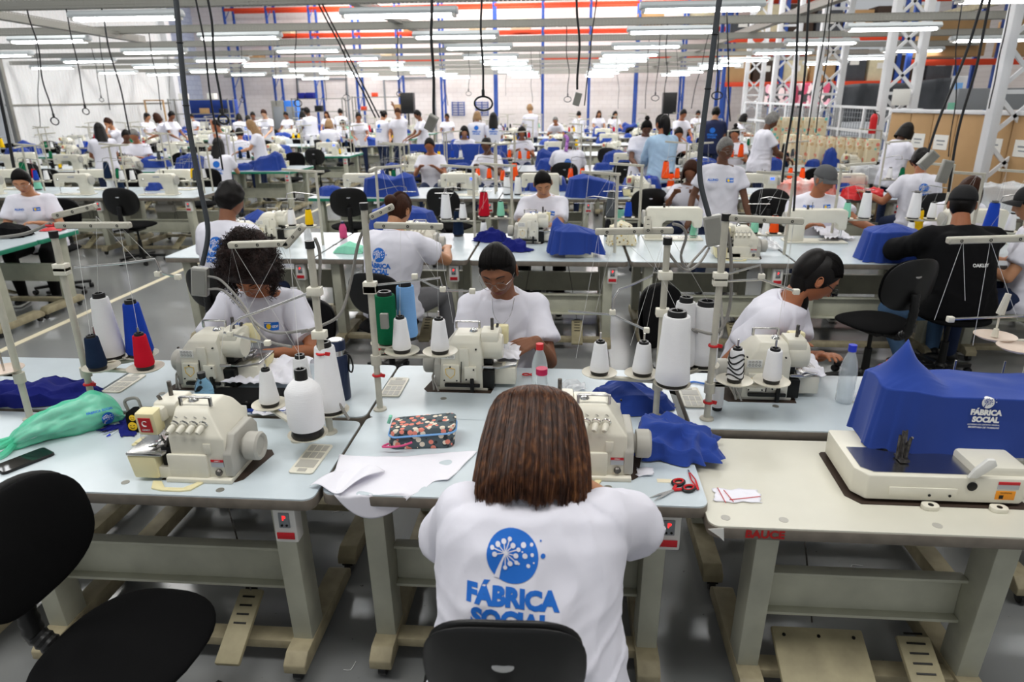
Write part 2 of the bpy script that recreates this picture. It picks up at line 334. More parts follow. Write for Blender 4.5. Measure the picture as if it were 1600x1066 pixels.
def strip2d(pts, w):
    vs = []; fs = []
    for i, p in enumerate(pts):
        a = V(pts[max(i-1, 0)]); b = V(pts[min(i+1, len(pts)-1)]); t = (b-a).normalized(); ww = w[i] if isinstance(w, list) else w; vs += [(p[0]-t.y*ww/2, p[1]+t.x*ww/2), (p[0]+t.y*ww/2, p[1]-t.x*ww/2)]
    for i in range(len(pts)-1): fs.append((2*i, 2*i+1, 2*i+3, 2*i+2))
    return vs, fs
def moved(sh, dx, dy, k=1): return [(x*k+dx, y*k+dy) for x, y in sh[0]], sh[1]
def print_on(target, shapes, o, u, v, d, name, mats, parent, off=.0012, mat_to_local=None):
    # shapes: (verts2d, faces, material index, layer). Laid on the cloth of `target` (points given in the thing's own space)
    me = target.data; bvh = BVHTree.FromPolygons([x.co for x in me.vertices], [list(p.vertices) for p in me.polygons]); b = MB(); o = V(o); u = V(u).normalized(); v = V(v).normalized(); d = V(d).normalized()
    for vs, fs, mi, ly in shapes:
        bm_ = bmesh.new(); vv = [bm_.verts.new((x, y, 0)) for x, y in vs]
        for f in fs:
            try: bm_.faces.new([vv[i] for i in f])
            except ValueError: pass
        bmesh.ops.triangulate(bm_, faces=bm_.faces[:])
        for _ in range(3):
            ed = [e for e in bm_.edges if e.calc_length() > .014]
            if not ed: break
            bmesh.ops.subdivide_edges(bm_, edges=ed, cuts=1); bmesh.ops.triangulate(bm_, faces=bm_.faces[:])
        bm_.verts.index_update(); out = []
        for q in bm_.verts:
            p = o + u*q.co.x + v*q.co.y; h = bvh.ray_cast(p - d*.35, d)
            if h[0] is None: h = bvh.find_nearest(p)
            out.append(h[0] - d*(off*(1+ly*.8)))
        b.add(out, [[q.index for q in f.verts] for f in bm_.faces], mi); bm_.free()
    return b.build(name, mats, parent)
def emblem(R0=.058, full=True):   # round dandelion emblem with the two lines of lettering under it
    S = [disc2d(0, 0, .058, 36, 5) + (0, 0)]
    hub = (-.016, .006)
    S.append(strip2d([(-.034, -.048), (-.030, -.032), (-.024, -.014), hub], [.012, .009, .005, .003]) + (1, 1))
    for i in range(13):
        a = R(100-i*27); L = .024+.007*(i % 2)
        if 215 < (100-i*27) % 360 < 262: continue
        e = (hub[0]+L*math.cos(a), hub[1]+L*math.sin(a)); S.append(strip2d([hub, e], .0022) + (1, 1)); S.append(disc2d(e[0], e[1], .0058-.001*(i % 2), 10, 1) + (1, 2))
    for x, y, r in ((.024, .026, .006), (.042, .028, .004), (.028, .004, .006), (.044, .008, .004), (.022, .012, .002), (.036, -.016, .0045), (.048, -.008, .002), (.014, -.014, .003)): S.append(disc2d(x, y, r, 10, 1) + (1, 1))
    for x, y, r in ((.068, .006, .0055), (.062, .036, .0022)): S.append(disc2d(x, y, r, 10, 1) + (0, 1))
    return [(s if R0 == .058 else (([(x*R0/.058, y*R0/.058) for x, y in s[0]],) + s[1:])) for s in S]
def back_print(k=1.0, small=True):
    S = emblem(.058*k)
    S.append(moved(text2d('FÁBRICA', .052*k, .0032*k), 0, -.088*k) + (0, 0)); S.append(moved(text2d('SOCIAL', .052*k, .0032*k), 0, -.136*k) + (0, 0))
    if small:
        S.append(moved(text2d('GOVERNO DO DISTRITO FEDERAL', .011*k, .0002), 0, -.170*k) + (0, 0)); S.append(moved(text2d('SECRETARIA DE TRABALHO', .011*k, .0002), 0, -.183*k) + (0, 0))
    return S
# ---------------------------------------------------------------- sewing table
def make_table(edge='edge_grey', top='laminate', w=1.205, d=.55, switch=True, pedal='slim', h=.76, label=None, wide_pedal=False, inset=.14):
    t = thing('sewing_table', label, 'table')
    a = MB(); a.prism(rrect(w, d, .035), 'z', h-.006, h, m=0); a.mi = 0; a.build('tabletop', top, t)
    a = MB(); a.prism(rrect(w+.004, d+.004, .037), 'z', h-.042, h-.0045, bev=.004); a.build('edge_band', edge, t)
    for sx in (-1, 1):
        x = sx*(w/2-inset)
        a = MB(); a.prism([(x-.035, -.21), (x+.035, -.21), (x+.035, -.10), (x-.035, -.10)], 'z', .10, h-.042, bev=.004, warp=lambda p: (p[0], p[1]+(.76-p[2])*.06, p[2]))
        a.box((x, 0, h-.055), (.06, .42, .025)); a.build('leg', 'frame', t)
        a = MB(); a.prism([(-.27, .05), (.26, .05), (.26, .085), (.22, .115), (-.23, .115), (-.27, .085)], 'x', x-.04, x+.04, bev=.005); f = a.build('foot', 'frame_dirty', t)
        for sy in (-1, 1):
            a = MB(); a.lathe([(0, -.015), (.026, -.013), (.028, 0), (.026, .013), (0, .015)], (x, sy*.235, .029), 16, ax=(1,0,0)); a.box((x, sy*.235+.008, .055), (.046, .03, .03), bev=.003); a.build('caster', 'black_plastic', f)
    x0 = w/2-inset-.035
    a = MB(); a.box((0, -.08, .37), (2*x0, .012, .15)); a.box((0, -.095, .448), (2*x0, .045, .012)); a.box((0, -.095, .29), (2*x0, .045, .012)); a.build('crossbar', 'frame', t)
    a = MB(); a.box((0, -.14, .085), (2*x0, .07, .035)); a.build('foot_rail', 'frame_dirty', t)
    if pedal:
        a = MB(); px = .235; ww = .30 if wide_pedal else .09
        if wide_pedal: px = -.12
        yp = -.215 if wide_pedal else -.17; a.box((px, yp, .155), (ww, .27, .022), rot=(26, 0, 0), bev=.008)
        if wide_pedal:
            for sx in (-.38, 0, .38):
                for k in (-.10, .10): a.cyl((px+sx*ww, yp+k*.9, .163+k*.44), (px+sx*ww, yp+k*.9-.002, .169+k*.44), .006, n=8, m=1)
        else:
            for k in range(5): a.box((px, yp+k*.029, .169+k*.0141), (ww*.5, .006, .003), rot=(26, 0, 0), m=1, bev=0)
        p = a.build('pedal', ['pedal', 'dark_metal'], t)
        a = MB(); a.tube([(px, -.06, .21), (px-.04, -.03, .45), (px-.09, .0, .72)], .003, 6); a.build('pedal_chain', 'mechanism', t)
    if switch:
        a = MB(); a.box((w/2-.11, -.225, h-.115), (.075, .05, .13), m=0, bev=.006); s = a.build('switch_box', 'white_plastic', t)
        a = MB(); a.box((w/2-.11, -.2515, h-.095), (.036, .004, .055), bev=.002, m=0); a.box((w/2-.11, -.2535, h-.152), (.058, .003, .024), m=1, bev=.001)
        for k in (-1, 1): a.cyl((w/2-.11+k*.008, -.253, h-.112), (w/2-.11+k*.008, -.256, h-.112), .004, m=2, n=8)
        a.build('switch_panel', ['mesh_grey', 'red_label', 'dark_metal'], s)
        # the lit P on the display
        a = MB(); vs, fs = text2d('P', .022, .0008); a.add([(w/2-.11+x, -.2542, h-.086+y) for x, y in vs], fs); a.build('display', 'led_red', s)
    return t
def tray(loc, rz, label):     # moulded parts tray let into the table top
    t = MB(); t.prism(rrect(.085, .20, .012), 'z', 0, .006, bev=.002, m=0)
    for (x, y, sx, sy) in [(-.024, -.068, .02, .04), (0, -.068, .02, .04), (.024, -.068, .02, .04), (-.024, -.018, .02, .04), (0, -.018, .02, .04), (.024, -.018, .02, .04), (0, .04, .066, .05), (0, .082, .03, .02)]:
        t.box((x, y, .0062), (sx, sy, .0012), m=1, bev=0)
    o = t.build('parts_tray', ['cream', 'cream_grey']); o.location = loc; o.rotation_euler = (0,0,R(rz)); return tag(o, label, 'tray', 'parts trays let into the tables')
# ---------------------------------------------------------------- chair
def make_chair(fab='black_fabric', shiny=False, bw=.42, bh=.34, sw=.46, lo=.62):
    t = thing('operator_chair', None, 'chair')
    def pad(w, h, th, cz, curve, rx):
        def f(u, v):
            a = 2*PI*u; s = math.sin(PI*v); n = 2.6
            c_, s_ = math.cos(a), math.sin(a); x = w/2*math.copysign(abs(c_)**(2/n), c_); z = h/2*math.copysign(abs(s_)**(2/n), s_); k = min(1, s**.35) if 0 < v < 1 else 0
            return V((x*k, (-.5+v)*th, z*k*(1-.12*(x/w)**2)))
        b = MB(); b.grid(f, 40, 16, cu=True)
        for p in b.v: p.y += curve*(p.x/(w/2))**2
        M = Matrix.Translation(cz) @ Euler((R(rx), 0, 0)).to_matrix().to_4x4(); b.v = [M @ p for p in b.v]; return b
    seat = pad(sw, .44, .075, V((0, 0, 0)), .0, 0); seat.v = [V((p.x, p.z, p.y+.475-.012*(p.z/.22)**2)) for p in seat.v]; seat.build('seat', fab, t)
    b = pad(bw, bh, .05, V((0, -.235, lo+bh/2)), .035, 8); bk = b.build('backrest', fab, t)
    b = pad(bw+.012, bh+.012, .035, V((0, -.262, lo+bh/2)), .035, 8); b.build('back_shell', 'black_plastic', t)
    b = MB(); b.lathe([(0, 0), (.022, 0), (.024, .003), (.016, .004), (0, .004)], (0, -.283, lo+bh*.68), 20, ax=(0, -1, .1)); b.v = [V((p.x, p.y, lo+bh*.68+(p.z-lo-bh*.68)*.5)) for p in b.v]; b.build('badge', 'chrome', bk)
    b = MB(); pts = [(0, -.288, lo+bh*.35), (0, -.30, lo), (0, -.285, .48), (0, -.22, .43), (0, -.1, .425)]; sp = []
    for i in range(len(pts)-1):
        for k in range(8): sp.append(V(pts[i]).lerp(V(pts[i+1]), k/8))
    b.tube(sp, [.026+(.004 if i % 2 else 0) for i in range(len(sp))], 10); b.box((0, -.02, .42), (.16, .2, .03)); b.build('back_support', 'black_plastic', t)
    b = MB(); b.cyl((0, 0, .26), (0, 0, .42), .014); b.cyl((0, 0, .08), (0, 0, .28), .028, .024); b.build('gas_column', 'dark_metal', t)
    b = MB(); b.lathe([(.01, .06), (.05, .06), (.05, .10), (.03, .12), (.01, .12)], (0, 0, 0), 16)
    for k in range(5): a = 2*PI*k/5+.3; b.bar((0, 0, .095), (.27*math.cos(a), .27*math.sin(a), .07), .045, .028)
    b.build('star_base', 'black_plastic', t)
    for k in range(5):
        a = 2*PI*k/5+.3; b = MB(); b.lathe([(0, -.022), (.022, -.022), (.026, -.016), (.026, .016), (.022, .022), (0, .022)], (.27*math.cos(a), .27*math.sin(a), .026), 14, ax=(math.sin(a), math.cos(a), 0)); b.build('caster', 'black_plastic', t)
    return t
# ---------------------------------------------------------------- overlock machine (operator stands at -y)
def make_overlock(orange=False):
    t = thing('overlock_machine', None, 'sewing machine')
    a = MB(); a.prism([(-.10,-.09), (.15,-.09), (.17,-.07), (.20,.10), (.18,.13), (-.09,.13), (-.10,.06)], 'z', .0, .0015); a.build('table_cutout', 'dark_cut', t)
    prof = [(-.085, .012), (-.085, .155), (-.078, .168), (-.048, .222), (-.03, .238), (.075, .238), (.105, .215), (.115, .17), (.115, .012)]
    def wp(p):
        x, y, z = p
        if x > .05: x -= max(0, z-.15)*.75
        if x < -.03 and z > .2: x += .01
        return (x, y, z)
    a = MB(); a.prism(prof, 'x', -.055, .13, bev=.007, warp=wp)
    a.box((.0, -.088, .055), (.135, .014, .085), bev=.006); a.box((-.075, -.03, .03), (.16, .13, .04), bev=.004)
    a.box((.035, .0, .008), (.22, .21, .016), bev=.003)
    a.box((.072, -.087, .118), (.026, .004, .036), bev=.004); a.box((.02, .118, .15), (.04, .012, .09), bev=.004); a.box((.075, .12, .085), (.07, .02, .075), bev=.003); a.box((-.005, .12, .085), (.05, .016, .06), bev=.003)
    a.build('housing', 'cream', t)
    a = MB(); a.prism([(-.09, .02), (-.09, .10), (-.05, .155), (.08, .155), (.112, .12), (.112, .02)], 'x', .12, .15, bev=.005); a.build('end_plate', 'cream_grey', t)
    a = MB(); a.lathe([(.0, 0), (.03, 0), (.032, .012), (.046, .014), (.048, .02), (.048, .055), (.042, .062), (.034, .06), (.03, .054), (0, .054)], (.15, .0, .088), 32, ax=(1,0,0)); a.build('handwheel', 'cream_grey', t)
    a = MB(); a.lathe([(0, 0), (.05, 0), (.056, .008), (.056, .075), (.05, .09), (0, .092)], (-.045, .035, .178), 30, ax=(-1,0,0)); a.prism([(-.03, .20), (-.03, .245), (-.02, .25), (.07, .25), (.08, .235), (.08, .19)], 'x', -.12, -.045, bev=.006)
    a.box((-.1, -.01, .215), (.05, .09, .05), bev=.012); a.build('arm_barrel', 'cream', t)
    a = MB(); a.box((-.118, -.062, .20), (.066, .05, .082), rot=(6, 0, 0), bev=.008); hd = a.build('head_cover', 'cream_yellow', t)
    a = MB(); a.box((-.118, -.0885, .197), (.04, .002, .052), rot=(6, 0, 0), m=0, bev=0)
    for s_, sz, dz in (('GEMSY', .009, -.017),):
        vs, fs = text2d(s_, sz, .0002); a.add([(-.118+x, -.0905+(dz+y)*-.1, .197+dz+y) for x, y in vs], fs, 1)
    q = [(-.118+.009*math.cos(R(k)), -.0903, .203+.009*math.sin(R(k))) for k in range(45, 320, 25)]; a.tube(q, .002, 5, m=1); a.box((-.118, -.0905, .2185), (.028, .0012, .002), rot=(6,0,0), m=1, bev=0)
    a.build('label', ['red_label', 'white_print'], hd)
    a = MB(); a.box((-.118, -.078, .142), (.062, .003, .038), rot=(10, 0, 0), bev=.001); a.build('eye_guard', 'clear', t)
    a = MB(); a.prism([(-.195, -.105), (-.075, -.105), (-.06, -.04), (-.06, .085), (-.12, .09), (-.195, .05)], 'z', .094, .104, bev=.003); a.build('cloth_plate', 'steel', t)
    a = MB(); a.prism([(-.192, .012), (-.098, .012), (-.098, .094), (-.195, .094)], 'y', -.103, -.02, bev=.006, warp=lambda p: (p[0]+(max(0, .06-p[2])*.25 if p[0] < -.15 else 0), p[1], p[2])); a.build('looper_cover', 'cream_yellow', t)
    a = MB(); a.box((-.145, .03, .055), (.09, .08, .075), bev=.003); a.build('side_cover', 'cream', t)
    a = MB(); random.seed(3)
    a.box((-.07, -.05, .07), (.04, .06, .09), m=0); a.box((-.072, .03, .13), (.035, .07, .05), m=0)
    for k in range(12):
        x = -.075+random.uniform(-.03, .02); y = random.uniform(-.085, -.02); z = random.uniform(.06, .15); a.cyl((x, y, z), (x+random.uniform(-.02, .02), y+random.uniform(-.01, .01), z+random.uniform(.015, .035)), .003+random.random()*.003, n=8, m=1+(k % 2))
    a.box((-.12, -.055, .115), (.022, .05, .006), m=2); a.cyl((-.118, -.06, .10), (-.118, -.06, .165), .0025, n=6, m=2); a.cyl((-.11, -.055, .13), (-.11, -.055, .165), .006, n=8, m=2)
    a.tube([(-.09, -.04, .14), (-.05, -.05, .15), (-.05, -.07, .12)], .004, 6, m=2); a.build('needle_mechanism', ['dark_metal', 'mechanism', 'chrome'], t)
    for k in range(4):
        x = -.035+k*.032; a = MB(); a.lathe([(0, 0), (.013, 0), (.014, .003), (.012, .006), (.009, .007), (.009, .012), (.0105, .013), (.0105, .022), (.008, .036), (.0035, .037), (.003, .034), (0, .034)], (x, -.064, .192), 16, ax=(-.25, -.85, -.45)); a.build('tension_knob', 'cream', t)
        a = MB(); a.lathe([(0, -.002), (.0155, -.002), (.0165, .002), (.014, .004), (0, .004)], (x+.0, -.062, .193), 16, ax=(-.25, -.85, -.45)); a.tube([(x-.004, -.05, .214), (x, -.058, .216), (x+.006, -.055, .21)], .0015, 5); a.build('tension_disc', 'chrome', t)
    a = MB(); a.bar((-.03, -.02, .268), (.07, -.02, .268), .012, .006)
    for x in (-.03, .07): a.bar((x, -.02, .236), (x, -.02, .27), .010, .010)
    a.build('handle', 'steel', t)
    a = MB(); a.lathe([(.014, 0), (.018, .002), (.015, .008), (.012, .013), (.004, .016), (0, .016)], (-.01, .02, .237), 18); a.build('oil_sight', 'chrome', t)
    a = MB(); a.cyl((-.09, .03, .245), (-.09, .03, .30), .007, n=10); a.cyl((-.105, .0, .24), (-.11, -.01, .265), .006, n=10); a.build('thread_post', 'mechanism', t)
    a = MB(); a.box((.098, -.0865, .066), (.042, .002, .026), m=1, bev=0); a.box((.098, -.0872, .075), (.042, .002, .008), m=0, bev=0)
    vs, fs = text2d('GEMSY', .006, .0001); a.add([(.098+x, -.0886, .075+y) for x, y in vs], fs, 3)
    if orange: a.box((.055, -.0865, .075), (.024, .002, .030), m=2, bev=0)
    a.build('rating_label', ['red_label', 'label_silver', 'orange_label', 'white_print'], t)
    a = MB(); a.lathe([(0, 0), (.011, 0), (.012, .006), (.008, .012), (0, .012)], (.1, -.085, .034), 14, ax=(0,-1,0)); a.build('plunger', 'mechanism', t)
    # rear side
    a = MB(); a.box((.088, .1155, .162), (.06, .003, .034), m=0, bev=.002)
    for i in range(4):
        for j in range(2): a.tor((.108-i*.013, .118, .170-j*.014), .004, .0006, ax=(0,1,0), n=10, k=4, m=1)
    a.build('threading_chart', ['white_plastic', 'dark_metal'], t)
    a = MB(); a.box((.022, .117, .14), (.034, .006, .05), m=0); a.box((.03, .125, .032), (.15, .014, .014), m=0); a.box((-.012, .127, .035), (.016, .016, .06), m=0); a.box((-.075, .06, .05), (.055, .09, .08), m=0)
    a.cyl((.036, .126, .045), (.03, .13, .14), .002, n=6, m=0); a.cyl((-.055, .12, .115), (-.1, .12, .115), .006, n=8, m=1); a.build('rear_linkage', ['dark_metal', 'steel'], t)
    a = MB(); sh = [(.098, .106), (.078, .112), (.058, .106), (.060, .082), (.078, .064), (.096, .082)]; a.tube([(x, .131, z) for x, z in sh], .0012, 5, closed=True); a.build('shield_mark', 'yellow_dot', t)
    a = MB()
    for x, z in ((.105, .055), (.052, .055), (.078, .116), (.012, .06), (-.02, .105), (.12, .19), (-.03, .19)): a.cyl((x, .112, z), (x, .1325 if z < .13 else .119, z), .0035, n=8)
    for x, y in ((.1, .01),): pass
    a.build('screw', 'dark_metal', t)
    a = MB(); a.prism([(-.12, -.105), (-.10, -.148), (-.06, -.158), (.0, -.158), (.03, -.15), (.05, -.105), (.03, -.105), (.0, -.14), (-.06, -.14), (-.09, -.105)], 'z', 0, .006, bev=.001); a.build('waste_chute', 'cream_yellow', t)
    a = MB(); a.tube([(.145, .06, .10), (.16, .10, .06), (.15, .13, .01)], .005, 6); a.tube([(.135, .07, .10), (.15, .12, .05), (.13, .14, .01)], .004, 6); a.build('cable', 'conduit_grey', t)
    return t
# ---------------------------------------------------------------- lockstitch machine
def make_lockstitch(panel=False):
    t = thing('lockstitch_machine', None, 'sewing machine')
    a = MB(); a.box((0, 0, .006), (.50, .18, .012), bev=.004); a.box((-.12, 0, .0135), (.16, .05, .002), m=1, bev=0); a.build('bed', ['cream', 'steel'], t)
    a = MB(); a.prism([(.24, .0), (.24, .25), (.22, .275), (-.21, .275), (-.235, .255), (-.235, .12), (-.225, .105), (-.17, .105), (-.16, .15), (-.14, .165), (.07, .165), (.10, .14), (.10, .012), (.12, .0)], 'y', -.05, .05, bev=.010); a.build('arm', 'cream', t)
    a = MB(); a.lathe([(0, 0), (.03, 0), (.055, .006), (.06, .014), (.06, .03), (.05, .034), (0, .034)], (.24, 0, .19), 28, ax=(1,0,0)); a.build('handwheel', 'cream_grey', t)
    a = MB(); a.cyl((-.2, 0, .03), (-.2, 0, .11), .003, n=6); a.cyl((-.21, .01, .05), (-.21, .01, .11), .005, n=8); a.box((-.205, 0, .02), (.02, .03, .005)); a.lathe([(0, 0), (.014, 0), (.016, .004), (.01, .012), (.008, .02), (0, .02)], (-.17, -.05, .2), 14, ax=(0,-1,0)); a.build('needle_bar', 'chrome', t)
    a = MB(); a.box((.17, -.05, .2), (.09, .01, .09), m=1 if panel else 0, bev=.004)
    if panel: a.box((.17, -.056, .215), (.045, .002, .028), m=2, bev=0)
    else: a.box((.02, -.0515, .235), (.09, .002, .018), m=3, bev=0)
    a.build('control_panel', ['cream', 'white_plastic', 'screen_blue', 'label_silver'], t)
    a = MB(); a.cyl((.05, 0, .27), (.05, 0, .33), .003, n=6); a.cyl((.09, .02, .27), (.09, .02, .31), .01, n=8); a.build('spool_pin', 'mechanism', t)
    a = MB(); a.lathe([(0, -.12), (.055, -.12), (.06, -.1), (.06, .1), (.055, .12), (0, .12)], (.05, .0, -.17), 20, ax=(1,0,0)); a.box((.05, 0, -.09), (.14, .1, .05)); a.build('motor', 'cream_grey', t)
    return t
# ---------------------------------------------------------------- flat-bed coverstitch machine
def make_coverstitch():
    t = thing('coverstitch_machine', None, 'sewing machine')
    a = MB(); a.prism([(-.205, .19), (-.215, -.06), (-.185, -.105), (.27, -.105), (.29, -.09), (.29, .20), (-.20, .20)], 'z', .012, .098, bev=.008); a.box((.21, .01, .07), (.16, .19, .11), bev=.012); a.box((-.02, -.107, .045), (.2, .004, .03), m=0, bev=.001)
    a.build('bed', 'cream', t)
    a = MB(); a.prism([(-.22, .20), (-.232, -.07), (-.198, -.116), (.30, -.116), (.30, .21), (-.21, .21)], 'z', 0, .003); a.build('table_cutout', 'dark_cut', t)
    a = MB(); a.prism([(-.19, .07), (-.195, -.06), (-.165, -.088), (.13, -.088), (.13, .07)], 'z', .097, .1005); a.build('cloth_plate', 'steel', t)
    a = MB(); a.prism([(.27, .1), (.27, .19), (.25, .21), (.0, .21), (-.02, .20), (-.02, .16), (.0, .15), (.12, .15), (.15, .14), (.15, .1)], 'y', .09, .18, bev=.012); a.build('arm', 'cream', t)
    a = MB(); random.seed(5)
    for k in range(7): x = -.05+random.uniform(-.02, .02); a.cyl((x, random.uniform(-.03, .03), .11), (x, random.uniform(-.03, .03), .19), .003+.002*random.random(), n=8)
    a.box((-.05, -.01, .108), (.03, .05, .01)); a.build('presser_foot', 'mechanism', t)
    a = MB(); a.prism([(.10, .10), (.125, .10), (.175, .145), (.165, .165), (.145, .165), (.115, .13)], 'y', -.112, -.10, bev=.002); a.build('lever', 'white_plastic', t)
    a = MB(); a.box((.225, -.1055, .076), (.062, .003, .026), m=1, bev=.001); a.box((.225, -.1065, .084), (.062, .003, .010), m=0, bev=.001); a.box((.222, -.1055, .042), (.056, .003, .030), m=2, bev=.001)
    vs, fs = text2d('WARNING', .007, .0001); a.add([(.222+x, -.1076, .051+y) for x, y in vs], fs, 3)
    a.box((.21, -.1076, .037), (.012, .001, .012), m=3, bev=0); a.build('warning_label', ['red_label', 'label_silver', 'orange_label', 'dark_metal'], t)
    a = MB(); a.lathe([(0, 0), (.014, 0), (.015, .004), (.009, .006), (0, .006)], (.12, -.104, .07), 16, ax=(0,-1,0)); 
    for x in (.0, .06): a.cyl((x, -.106, .036), (x, -.111, .036), .0045, n=8)
    a.build('screw', 'dark_metal', t)
    for x in (.0, .2): a = MB(); a.prism(rrect(.05, .035, .016, cx=x, cy=-.125), 'z', .0, .014, bev=.003); a.cyl((x, -.128, .013), (x, -.128, .0155), .008, n=12, m=1); a.build('clamp', ['cream', 'dark_metal'], t)
    return t
# ---------------------------------------------------------------- thread cones
def cone(loc, h, rb, rt, yarn='thread_white', core='black_plastic', label='', name='thread_cone', group=None, tilt=None, line=None, shoulder=0, base=True):
    t = thing(name, label, 'thread', loc, 0, group); b = MB()
    pr = [(rb*.93, .004 if not base else .014), (rb, .012 if not base else .022)] + [(rb+(rt-rb)*k, .02+(h*.9-.02)*k) for k in (.25, .5, .75)] + [(rt*1.02, h*.9), (rt*.96, h*.93)]
    if shoulder: pr = [(rb*.9, .03), (rb, .05), (rb*.98, h*.68), (rb*.8, h*.76), (rt, h*.84), (rt*.9, h*.85)]
    b.lathe([(0, pr[0][1])]+pr+[(0, pr[-1][1])], n=28); b.build('yarn', yarn, t, smooth=60)
    b = MB(); ct = rt*.72; b.lathe([(.004, 0), (rb*.86, 0), (rb*.9, .006), (rb*.84, .02), (ct, h*.84), (ct, h*.97), (ct*.92, h), (ct*.6, h), (ct*.55, h*.9), (.004, h*.9)], n=24); b.build('cone_core', core, t, smooth=60)
    if line:
        b = MB(); inv = V(loc); b.tube([V(p)-inv for p in line], .0007, 4); b.build('loose_thread', 'thread_line', t)
    if tilt: t.rotation_euler = tilt
    return t
def dish(parent, x, y, z, r=.068, mat_='dish'):
    b = MB(); b.lathe([(.0, .0), (.02, 0), (r*.8, .004), (r, .012), (r*1.0, .014), (r*.8, .008), (.02, .005), (0, .005)], (x, y, z), 28); b.build('spool_dish', mat_, parent)
def stand(base, zt, dishz, dishes=(), arms=(), rods=(), pins=True, bar=True, label='', ties=(), cap=True, r=.0125, tube=None, dmat='dish', group='thread stands on the front tables', rail_pts=None):
    base = V(base); t = thing('thread_stand', label, 'thread stand', base, 0, group); L = lambda p: V(p)-base
    b = MB(); b.cyl((0,0,0), (0,0,zt-base.z), r, n=14); b.build('pole', 'stand', t)
    b = MB(); b.lathe([(.012, 0), (.027, 0), (.026, .006), (.016, .009), (.0125, .010)], n=18); b.build('pole_foot', 'stand', t)
    if dishes:
        z = dishz-base.z; b = MB()
        b.cyl((0, 0, z-.045), (0, 0, z-.005), r+.008, n=14)
        for k, (x, y) in enumerate(dishes): b.bar((0, 0, z-.012), (x-base.x, y-base.y, z-.012), .022, .012)
        b.build('dish_bar', 'stand', t)
        for x, y in dishes:
            dish(t, x-base.x, y-base.y, z-.004, mat_=dmat)
            if pins: b = MB(); b.cyl((x-base.x, y-base.y, z), (x-base.x, y-base.y, z+.17), .004, n=8); b.build('spool_pin', 'steel', t)
    for a in arms:      # flat channel arms at the top, with eyelets
        p, q = L(a[0]), L(a[1]); b = MB(); b.bar(p, q, .028, .022, bev=.004); b.build('top_arm', 'stand', t)
        b = MB()
        for k in (.15, .5, .85):
            m_ = p.lerp(q, k); b.tor(m_+V((0, -.0145, 0)), .004, .0012, ax=(0,1,0), n=10, k=5)
        b.build('eyelet', 'dark_metal', t)
    if cap: b = MB(); b.cyl((0, 0, zt-base.z), (0, 0, zt-base.z+.025), .016, n=14); b.build('pole_cap', 'black_plastic', t)
    for rd in rods:
        pts = [L(p) for p in rd]; b = MB(); b.tube(pts, .0045, 8); b.build('guide_rod', 'steel', t); 
        b = MB(); b.box(V((0, 0, pts[0].z)), (.05, .035, .03)); b.box(pts[-1], (.022, .02, .02)); b.build('clamp', 'cream', t)
    for z, c in ties: b = MB(); b.tor((0, 0, z-base.z), .016, .005, n=14, k=6); b.box((.022, -.005, z-base.z), (.02, .01, .014), rot=(0, 20, 30)); b.build('ribbon_tie', c, t)
    if tube: b = MB(); b.tube([L(p) for p in tube], .006, 8); b.build('cable_tube', 'conduit_grey', t)
    return t
def spline(pts, n=8):
    pts = [V(p) for p in pts]; P = [pts[0]]+pts+[pts[-1]]; out = []
    for i in range(1, len(P)-2):
        a, b, c, d = P[i-1:i+3]
        for k in range(n): t = k/n; out.append(.5*((2*b)+(c-a)*t+(2*a-5*b+4*c-d)*t*t+(3*b-a-3*c+d)*t**3))
    out.append(pts[-1]); return out
# ---------------------------------------------------------------- cloth
def cloth(name, loc, a, b_, supports, rz=0, matn='blue_cloth', seed=0, fold=.02, flare=.03, nu=90, nv=46, sq=3.2, wall=.38, crumple=0., lean=0., label='', cat='machine cover', group=None, low=0.0):
    # a cloth hanging over things: supports are (x, y, height, slope) it is held up by
    m = MB(); so = V((seed*7.3, seed*3.1, seed*1.7))
    def H(x, y):
        k = 14.; s = 0
        for (sx, sy, sz, sl) in supports: s += math.exp(k*(sz-sl*math.hypot(x-sx, y-sy))/.1)
        return math.log(max(s, 1e-9))*.1/k
    def f(u, v):
        an = 2*PI*u; c_, s_ = math.cos(an), math.sin(an); ex = math.copysign(abs(c_)**(2/sq), c_); ey = math.copysign(abs(s_)**(2/sq), s_)
        fo = noise.noise(V((c_*2.3, s_*2.3, 0))*1.6+so)*fold*2 + noise.noise(V((c_*6, s_*6, 2))+so)*fold
        if v < wall:
            w_ = v/wall; k = 1+(1-w_)*flare/max(a, b_); x = a*ex*k; y = b_*ey*k; top = H(a*ex*.97, b_*ey*.97); z = low+(top-low)*w_
            kk = 1+(fo*(1-w_*.6))/max(a, b_)+lean*w_*(1-w_); x *= kk; y *= kk; z += (1-w_)*noise.noise(V((c_*4, s_*4, 5))+so)*.012
            z = max(z, .002)
        else:
            w_ = 1-(v-wall)/(1-wall); rr = w_**.8; x = a*ex*rr; y = b_*ey*rr; z = H(x, y)
            z += noise.noise(V((x*9, y*9, 1))+so)*.012*(1 if crumple == 0 else 2); x *= 1+fo/max(a, b_)*.4; y *= 1+fo/max(a, b_)*.4
        if crumple:
            n1 = noise.noise(V((x, y, z))*11+so); n2 = noise.noise(V((x, y, z))*22+so); q = (1-abs(n1)*2.4)*crumple+n2*crumple*.5; x += q*c_*.6; y += q*s_*.6; z += q*(1 if z > .03 else .2)
            z = max(z, .003)
        return V((x, y, z))
    m.grid(f, nu, nv, cu=True, capt=True); o = m.build(name, matn, smooth=180); o.location = loc; o.rotation_euler = (0,0,R(rz)); tag(o, label, cat, group); return o
def sheet(name, pts_fn, nu, nv, matn, label, cat, group=None, th=.0015):
    m = MB(); m.grid(pts_fn, nu, nv); o = m.build(name, matn, smooth=180); s = o.modifiers.new('t', 'SOLIDIFY'); s.thickness = th; s.offset = 1; tag(o, label, cat, group); return o
